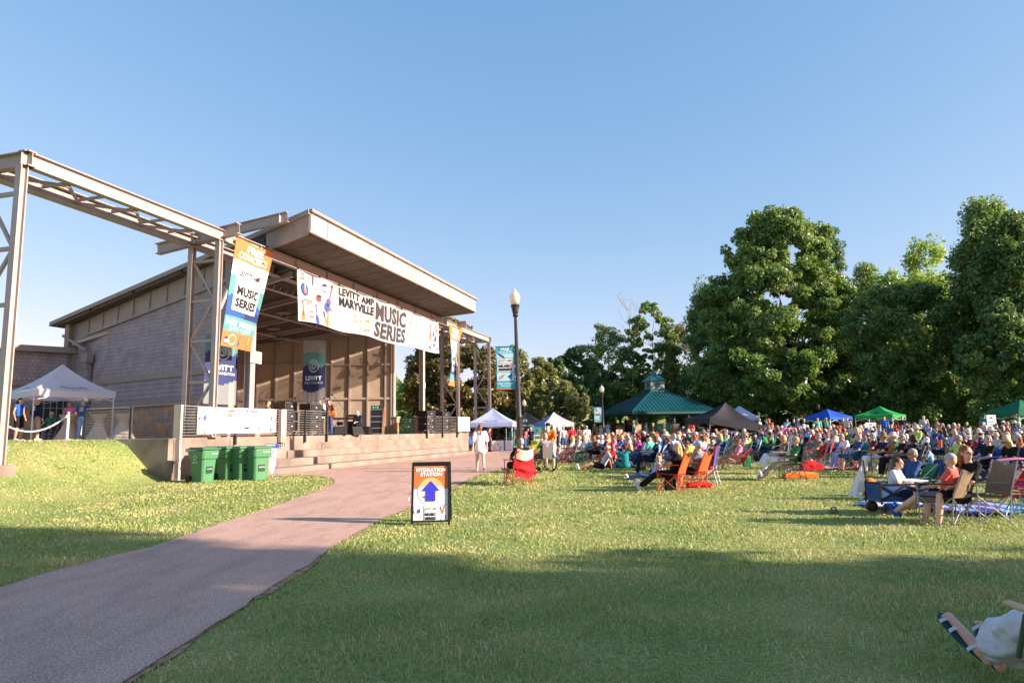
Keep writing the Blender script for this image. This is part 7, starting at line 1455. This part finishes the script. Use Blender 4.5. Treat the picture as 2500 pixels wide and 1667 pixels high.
for (px_, Y, z, pose, fem, top, legs, ll, hair, style, hat, hc, hd, lb) in ST:
    p = at(px_, Y, z); taken.append((p.x, p.y)); person(lb, p, face(p, dx=hd[0], dy=hd[1]), pose, bool(fem), top, legs, ll, .6, hair, style, hat, hc or 'cream', [0, 3, 1, 2][(px_ * 7) % 11 % 3], 'black', .022, 1.0, 'people standing around the lawn', 'glasses' in lb)
# --- terrace people and furniture
for (px_, Y, pose, fem, top, legs, ll, hair, style, hd, lb) in [
 (42, 27.3, 'stand', 1, 'blue', 'black', .7, 'dark', 'pony', (1, -.1), 'dark haired woman in a blue vest and black skirt at the far left'),
 (84, 27.8, 'stand', 0, 'navy', 'khaki', 2, 'blonde', 'short', (.3, 1), 'volunteer in a navy printed vest seen from behind below the tent'),
 (116, 31.0, 'sit', 0, 'green', 'grey', 2, 'white', 'short', (0, -1), 'bearded man seated against the stone wall under the tent'),
 (165, 30.8, 'stand', 1, 'pink', 'purple', 2, 'grey', 'bob', (.2, -1), 'woman in pink standing behind the first draped tall table'),
 (198, 29.4, 'stand_arm', 1, 'blue', 'pale blue', 2, 'white', 'short', (-.1, 1), 'white haired volunteer in a bright blue printed vest')]:
    p = at(px_, Y, 1.58); rr = person(lb, p, face(p, dx=hd[0], dy=hd[1]), pose, bool(fem), top, legs, ll, .1 if px_ == 42 else (1.8 if px_ == 84 else .6), hair, style, None, 'cream', 1 if px_ < 50 else 3, 'white', .014, 1.0, 'people on the terrace')
    if 'printed' in lb:
        def fv(u_, v_): return (.11 - .22 * u_, -.152 - .01 * math.sin(PI * u_), 1.2 + .2 * v_)
        A = Art(fv, .01, 2, 2); A.text('MUSIC', .1, .55, .9, .95, WPR, .03, 1); A.text('SERIES', .1, .05, .9, .45, WPR, .03, 1); A.build('vest_print', rr)
p = at(116, 31.0, 1.58); chair('silver framed folding chair of the seated bearded man', p, face(p, dx=0, dy=-1), 'grey', m_silver, 'flat')
CREAM = mat('table_cloth_cream', hx('c9bda8'), .85, .05, 5, bump=.4, bscale=5)
for px_, Y, lb in [(165, 29.6, 'cream draped tall table under the terrace tent, leftmost of three'), (240, 29.6, 'cream draped tall table at the right leg of the terrace tent'), (298, 29.8, 'cream draped tall table standing alone before the stone wall')]:
    r = thing('cocktail_table', lb, 'table', at(px_, Y, 1.58), px_, 'tall draped tables on the terrace'); b_ = MB()
    def fc(u_, v_):
        z = 1.08 * v_; prf = np.interp(z, [0, .25, .6, .76, .8, 1.0, 1.08], [.50, .36, .22, .175, .19, .34, .385]); a = 2 * PI * u_; rr_ = prf * (1 + (.09 * (1 - z) if z < .76 else .02) * math.sin(a * 7)) ; sq = 1 + .12 * (1 - z) * abs(math.cos(2 * a)); return (rr_ * sq * math.cos(a), rr_ * sq * math.sin(a), z)
    b_.surf(fc, 42, 16); b_.lathe([(.38, 1.06), (.385, 1.09), (.01, 1.095)], 24); b_.build('cloth', CREAM, r, fix=False, smooth=True); b_ = MB(); b_.lathe([(.185, .755), (.19, .785)], 20); b_.build('sash', cloth('tan'), r)
r = thing('rope_barrier', 'white posts with a drooping white chain along the terrace edge', 'barrier'); pa, pb = at(163, 26.9), at(-30, 24.5); b_ = MB()
for q in (pa, pb): b_ = MB(); b_.lathe([(.17, 0), (.17, .04), (.05, .05), (.045, 1.05), (.05, 1.1)], 12, q); b_.build('post', WHITEP, r, smooth=False)
b_ = MB(); n = 40; pts_ = [pa.lerp(pb, k / n) + Vector((0, 0, 1.0 - 1.3 * (k / n) * (1 - k / n) * 2)) for k in range(n + 1)]; b_.tube(pts_, [.02 if k % 2 else .033 for k in range(n + 1)], 6); b_.build('chain', WHITEP, r)
# --- band
def guitar_obj(label, px_, Y, rz, z, col):
    r = thing('guitar', label, 'guitar', at(px_, Y, DECK + z), rz); M = Matrix.Rotation(R(78), 3, 'Y'); b_ = MB()
    b_.ell(M @ Vector((0, 0, -.2)), (.19, .05, .2), 14, M=M); b_.ell(M @ Vector((0, 0, .02)), (.14, .045, .15), 14, M=M); b_.build('body', col, r, smooth=True)
    b_ = MB(); b_.bar(M @ Vector((0, -.03, .1)), M @ Vector((0, -.03, .65)), .05, .025); b_.bar(M @ Vector((0, -.03, .65)), M @ Vector((0, -.03, .8)), .075, .02); b_.build('neck', mat('guitar_neck', hx('6a4028'), .5), r)
BD = [(782, 32.4, 'guitar', 0, 'white', 'black', 2, 'brown', 'bob', R(150), 'guitarist in a loose white shirt on the stage', .05), (803, 33.0, 'guitar', 1, 'brown', 'denim', 2, 'dark', 'long', R(165), 'dark haired guitarist in jeans on the stage', 0), (876, 36.9, 'sit_fwd', 0, 'navy', 'black', 2, 'white', 'short', R(160), 'seated keyboard player in dark blue at the back of the stage', 0), (661, 29.4, 'sit', 0, 'coral', 'black', 2, 'brown', 'short', R(-60), 'person whose head shows above the sponsor banner on stage', 0)]
for px_, Y, pose, fem, top, legs, ll, hair, style, rz, lb, lo in BD:
    p = at(px_, Y, DECK + (.25 if 'sponsor' in lb else 0)); person(lb, p, rz, pose, bool(fem), top, legs, ll, 1.5, hair, style, None, 'cream', 0, 'black', .013, 1.0, 'people on the stage', loose=lo, long=.5 if lo else 0)
    if pose == 'sit_fwd' or 'sponsor' in lb: r = thing('stool', 'black round stool under the ' + ('keyboard player' if 'key' in lb else 'person behind the sponsor banner'), 'stool', p, 0); MB().lathe([(.17, .38), (.18, .42), (.16, .44)], 14).build('seat', BLACK, r); MB().lathe([(.2, 0), (.03, .03), (.03, .38)], 10).build('leg', STEELD, r)
guitar_obj('orange brown acoustic guitar held by the dark haired player', 803, 32.75, R(165), 1.04, mat('guitar_orange', hx('d88a48'), .3, .1)); guitar_obj('dark electric guitar held by the player in white', 782, 32.15, R(150), 1.06, mat('guitar_dark', hx('2a1d18'), .3))

# ================================================================ the seated crowd
g = random.Random(21)
tops = ['white'] * 4 + ['pale blue'] * 5 + ['navy'] * 6 + ['black'] * 5 + ['pale grey'] * 4 + ['grey'] * 4 + ['blue'] * 4 + ['denim'] * 3 + ['red', 'coral', 'pink', 'teal', 'teal', 'green', 'purple', 'maroon', 'cream', 'tan', 'magenta', 'mint', 'lime', 'denim', 'orange', 'brown', 'yellow']
hairs = [('brown', 'short', 'short brown hair'), ('dark', 'short', 'short dark hair'), ('brown', 'bob', 'bobbed brown hair'), ('auburn', 'long', 'long auburn hair'), ('grey', 'short', 'short grey hair'), ('grey', 'bob', 'a grey bob'), ('white', 'short', 'white hair'), ('white', 'bob', 'a white bob'), ('brown', 'short', 'short brown hair'), ('brown', 'long', 'long brown hair'), ('dark', 'short', 'short dark hair'), ('dark', 'bob', 'dark bobbed hair'), ('blonde', 'bob', 'a blonde bob'), ('blonde', 'long', 'long blonde hair'), ('auburn', 'bob', 'an auburn bob')]
hats = [None] * 13 + [('cap', 'pale grey'), ('cap', 'navy'), ('cap', 'white'), ('cap', 'red'), ('brim', 'cream'), ('brim', 'tan'), ('cap', 'khaki')]
chc = ['navy', 'blue', 'black', 'grey', 'green', 'red', 'teal', 'maroon', 'purple', 'pale blue']
fr_ = lambda px_: np.interp(px_, [1395, 1500, 1600, 1680, 1760, 1860, 1960, 2060, 2200, 2350, 2520], [34, 29, 22.8, 20, 26.5, 27.5, 27, 25.5, 24, 22, 17.5])
bk_ = lambda px_: np.interp(px_, [1395, 1500, 1600, 1750, 1900, 2200, 2520], [38, 41, 44, 47, 49, 47, 43])
def zone(px_, Y):
    rel = (Y - fr_(px_)) / (bk_(px_) - fr_(px_)); row = 'front' if rel < .33 else ('middle' if rel < .66 else 'back')
    z = ['left of lamp' if px_ < 1480 else 'below pavilion' if px_ < 1650 else 'under black canopy' if px_ < 1840 else 'below large trunk' if px_ < 1975 else 'before blue canopy' if px_ < 2095 else 'before green canopy' if px_ < 2215 else 'right of green canopy' if px_ < 2380 else 'near right edge'][0]
    return row + ' rows ' + z
used = set(); made = 0; tries = 0; poses = ['sit'] * 5 + ['sit_cross'] * 3 + ['sit_fwd'] * 3 + ['sit_arm'] * 2 + ['sit_out'] * 2
while made < 258 and tries < 60000:
    tries += 1; px_ = g.uniform(1400, 2545); lo, hi = fr_(px_), bk_(px_); Y = lo + (hi - lo) * g.random() ** 1.2
    p = hpx(px_, Y)
    if any((p.x - a) ** 2 + (p.y - b) ** 2 < (.72 if made < 180 else .64) ** 2 for a, b in taken): continue
    for _ in range(40):
        top = g.choice(tops); hr = g.choice(hairs); hat = g.choice(hats); cc = g.choice(chc); z_ = zone(px_, Y)
        head = hr[2] if not hat else 'a %s %s' % (hat[1], 'cap' if hat[0] == 'cap' else 'sun hat'); key = (top, head, z_)
        if key not in used: break
    if key in used: continue
    used.add(key); taken.append((p.x, p.y)); made += 1
    fem = hr[1] != 'short'; ps = g.choice(poses); sh = g.random(); ll = .7 if sh < .35 else 2.0; lg = g.choice(['denim', 'khaki', 'navy', 'black', 'white', 'grey', 'pale blue'])
    q = Vector((p.x, p.y, p.z)); rz = face(q, S(12, 3, 0)) + g.uniform(-.45, .45)
    person('person in %s with %s, %s' % (top, head, z_), q, rz, ps, fem, top, lg, ll, .6, hr[0], hr[1], hat[0] if hat else None, hat[1] if hat else 'cream', g.choice([0, 0, 1, 3, 3, 3, 2]) if g.random() < .95 else 2, g.choice(['white', 'black', 'grey']), .026, g.uniform(.88, .99), 'audience seated on the lawn')
    chair('%s chair, sitter in %s, %s, %s' % (cc, top, head.replace('a ', '', 1) if head.startswith('a ') else head, z_), q, rz, cc, g.choice([STEELD, m_silver]), 'quad', 'camp chairs of the audience', back=None)
print('crowd', made)
# ================================================================ trees outside the picture that shade the near lawn
SG = 'shade trees beside the near lawn'
for i, (x, y, H_, W_, lb) in enumerate([(13, .9, 11, 8.5, 'nearest broad shade tree to the right of the camera'), (19, -.8, 15, 10, 'second shade tree right of the camera'), (26, -4.9, 19, 11, 'tall shade tree further right of the camera'), (15, -7, 12, 10, 'broad shade tree right and behind the camera'), (24, -10, 14, 11, 'far shade tree right and behind the camera'), (34, -5.4, 22, 13, 'outermost tall shade tree right of the camera'), (9, -9, 9, 8, 'low shade tree behind the camera')]):
    if i in (0, 1, 2):
        o = make_tree('shade_tree', lb, 'tree', (x, y, ground(x, y)), 'mid', crown_blobs(simple_prof(H_, W_, 'round', .2), 1, 60, 90 + i, .1), 12000, .34, 90 + i, .25, H_ * .75, SG)
        if i == 1: shade = (o, H_, W_)
    else: o = copy_tree(shade[0]); o.location = (x, y, ground(x, y)); o.scale = (W_ / shade[2],) * 2 + (H_ / shade[1],); o.rotation_euler = (0, 0, i * 1.3); o['label'] = lb

# ================================================================ grass blades
gr = np.random.default_rng(5); xs = []; ys = []; hs = []
PP = np.array(PATHPOLY)
def inside(x, y, P):
    c = np.zeros(len(x), bool); j = len(P) - 1
    for i in range(len(P)):
        cond = (P[i, 1] > y) != (P[j, 1] > y); xi = (P[j, 0] - P[i, 0]) * (y - P[i, 1]) / (P[j, 1] - P[i, 1] + 1e-12) + P[i, 0]; c ^= cond & (x < xi); j = i
    return c
bands = [(3.3, 5, 900, .045, .0042), (5, 7, 560, .046, .0055), (7, 9.5, 330, .046, .0075), (9.5, 13, 180, .046, .0105), (13, 18, 100, .046, .015), (18, 25, 80, .05, .02), (25, 36, 26, .05, .035)]
VX = []; 
for y0, y1, dens, bh, bw in bands:
    xa, xb = -.80 * y1 - 1, .80 * y1 + 1; n = int((xb - xa) * (y1 - y0) * dens * 2.2); x = gr.uniform(xa, xb, n); y = gr.uniform(y0, y1, n); k = (np.abs(x) < .80 * y + .8)
    x, y = x[k], y[k]; dx, dy = gr.normal(0, .035, len(x)), gr.normal(0, .035, len(x)); k = ~inside(x + dx, y + dy, PP)
    x, y = x[k], y[k]
    k = ((x - SA.x) * SN.x + (y - SA.y) * SN.y < .1) | ((x - SA.x) * SU.x + (y - SA.y) * SU.y < -.35); k &= ~(((x - SA.x) * SU.x + (y - SA.y) * SU.y < 1) & ((x - SA.x) * SN.x + (y - SA.y) * SN.y > 3.4))
    x, y = x[k], y[k]; n = len(x)
    # height varies in patches
    pt = .75 + .35 * np.sin(x * 1.7 + 1.3 * np.sin(y * 1.1)) * np.sin(y * 2.1 + np.sin(x * .9)); tf = (np.sin(x * 5.3 + 2 * np.sin(y * 3.7)) * np.sin(y * 6.1 + 2 * np.sin(x * 4.9)) > .62); h = bh * (.5 + .75 * gr.random(n)) * pt * np.where(tf, 1.35, 1.0); z = np.array([ground(a, b) for a, b in zip(x, y)]) if n < 4e5 else 0
    a = gr.uniform(0, 2 * PI, n); wv = bw * (.8 + .9 * gr.random(n)); lx, ly = gr.normal(0, .45, n) * h, gr.normal(0, .45, n) * h
    b0 = np.stack([x - np.cos(a) * wv, y - np.sin(a) * wv, z - .003], 1); b1 = np.stack([x + np.cos(a) * wv, y + np.sin(a) * wv, z - .003], 1); tp = np.stack([x + lx, y + ly, z + h], 1); VX.append(np.stack([b0, b1, tp], 1).reshape(-1, 3))
VX = np.concatenate(VX); n = len(VX) // 3; print('blades', n)
me = bpy.data.meshes.new('grass_blades'); me.vertices.add(n * 3); me.vertices.foreach_set('co', VX.ravel()); me.loops.add(n * 3); me.loops.foreach_set('vertex_index', np.arange(n * 3, dtype=np.int32)); me.polygons.add(n); me.polygons.foreach_set('loop_start', np.arange(0, n * 3, 3, dtype=np.int32)); me.update(calc_edges=True)
m = bpy.data.materials.new('grass_blade'); m.use_nodes = True; N = m.node_tree.nodes; L = m.node_tree.links; b = N['Principled BSDF']; b.inputs['Roughness'].default_value = .6; b.inputs['Specular IOR Level'].default_value = .25; tc = N.new('ShaderNodeTexCoord'); ge = N.new('ShaderNodeNewGeometry')
c1 = ramp(ge.outputs['Random Per Island'], [(0, hx('3e5a28')), (.3, hx('7a9450')), (.65, hx('b2b778')), (.9, hx('e0d4aa')), (.99, hx('f2efe4'))]); c2 = ramp(noi(.7, 6), [(.32, hx('76903e')), (.5, hx('a5ac5c')), (.66, hx('d8c58a'))])
cm = mixc(.58, c1, c2); L.new(cm, b.inputs['Base Color']); tr_ = N.new('ShaderNodeBsdfTranslucent'); ms = N.new('ShaderNodeMixShader'); ms.inputs[0].default_value = .35; L.new(cm, tr_.inputs[0]); L.new(b.outputs[0], ms.inputs[1]); L.new(tr_.outputs[0], ms.inputs[2]); L.new(ms.outputs[0], N['Material Output'].inputs[0])
me.materials.append(m); go = bpy.data.objects.new('grass_blades', me); COL.objects.link(go); tag(go, 'short mown green and straw coloured grass covering the lawn', 'grass', kind='stuff')
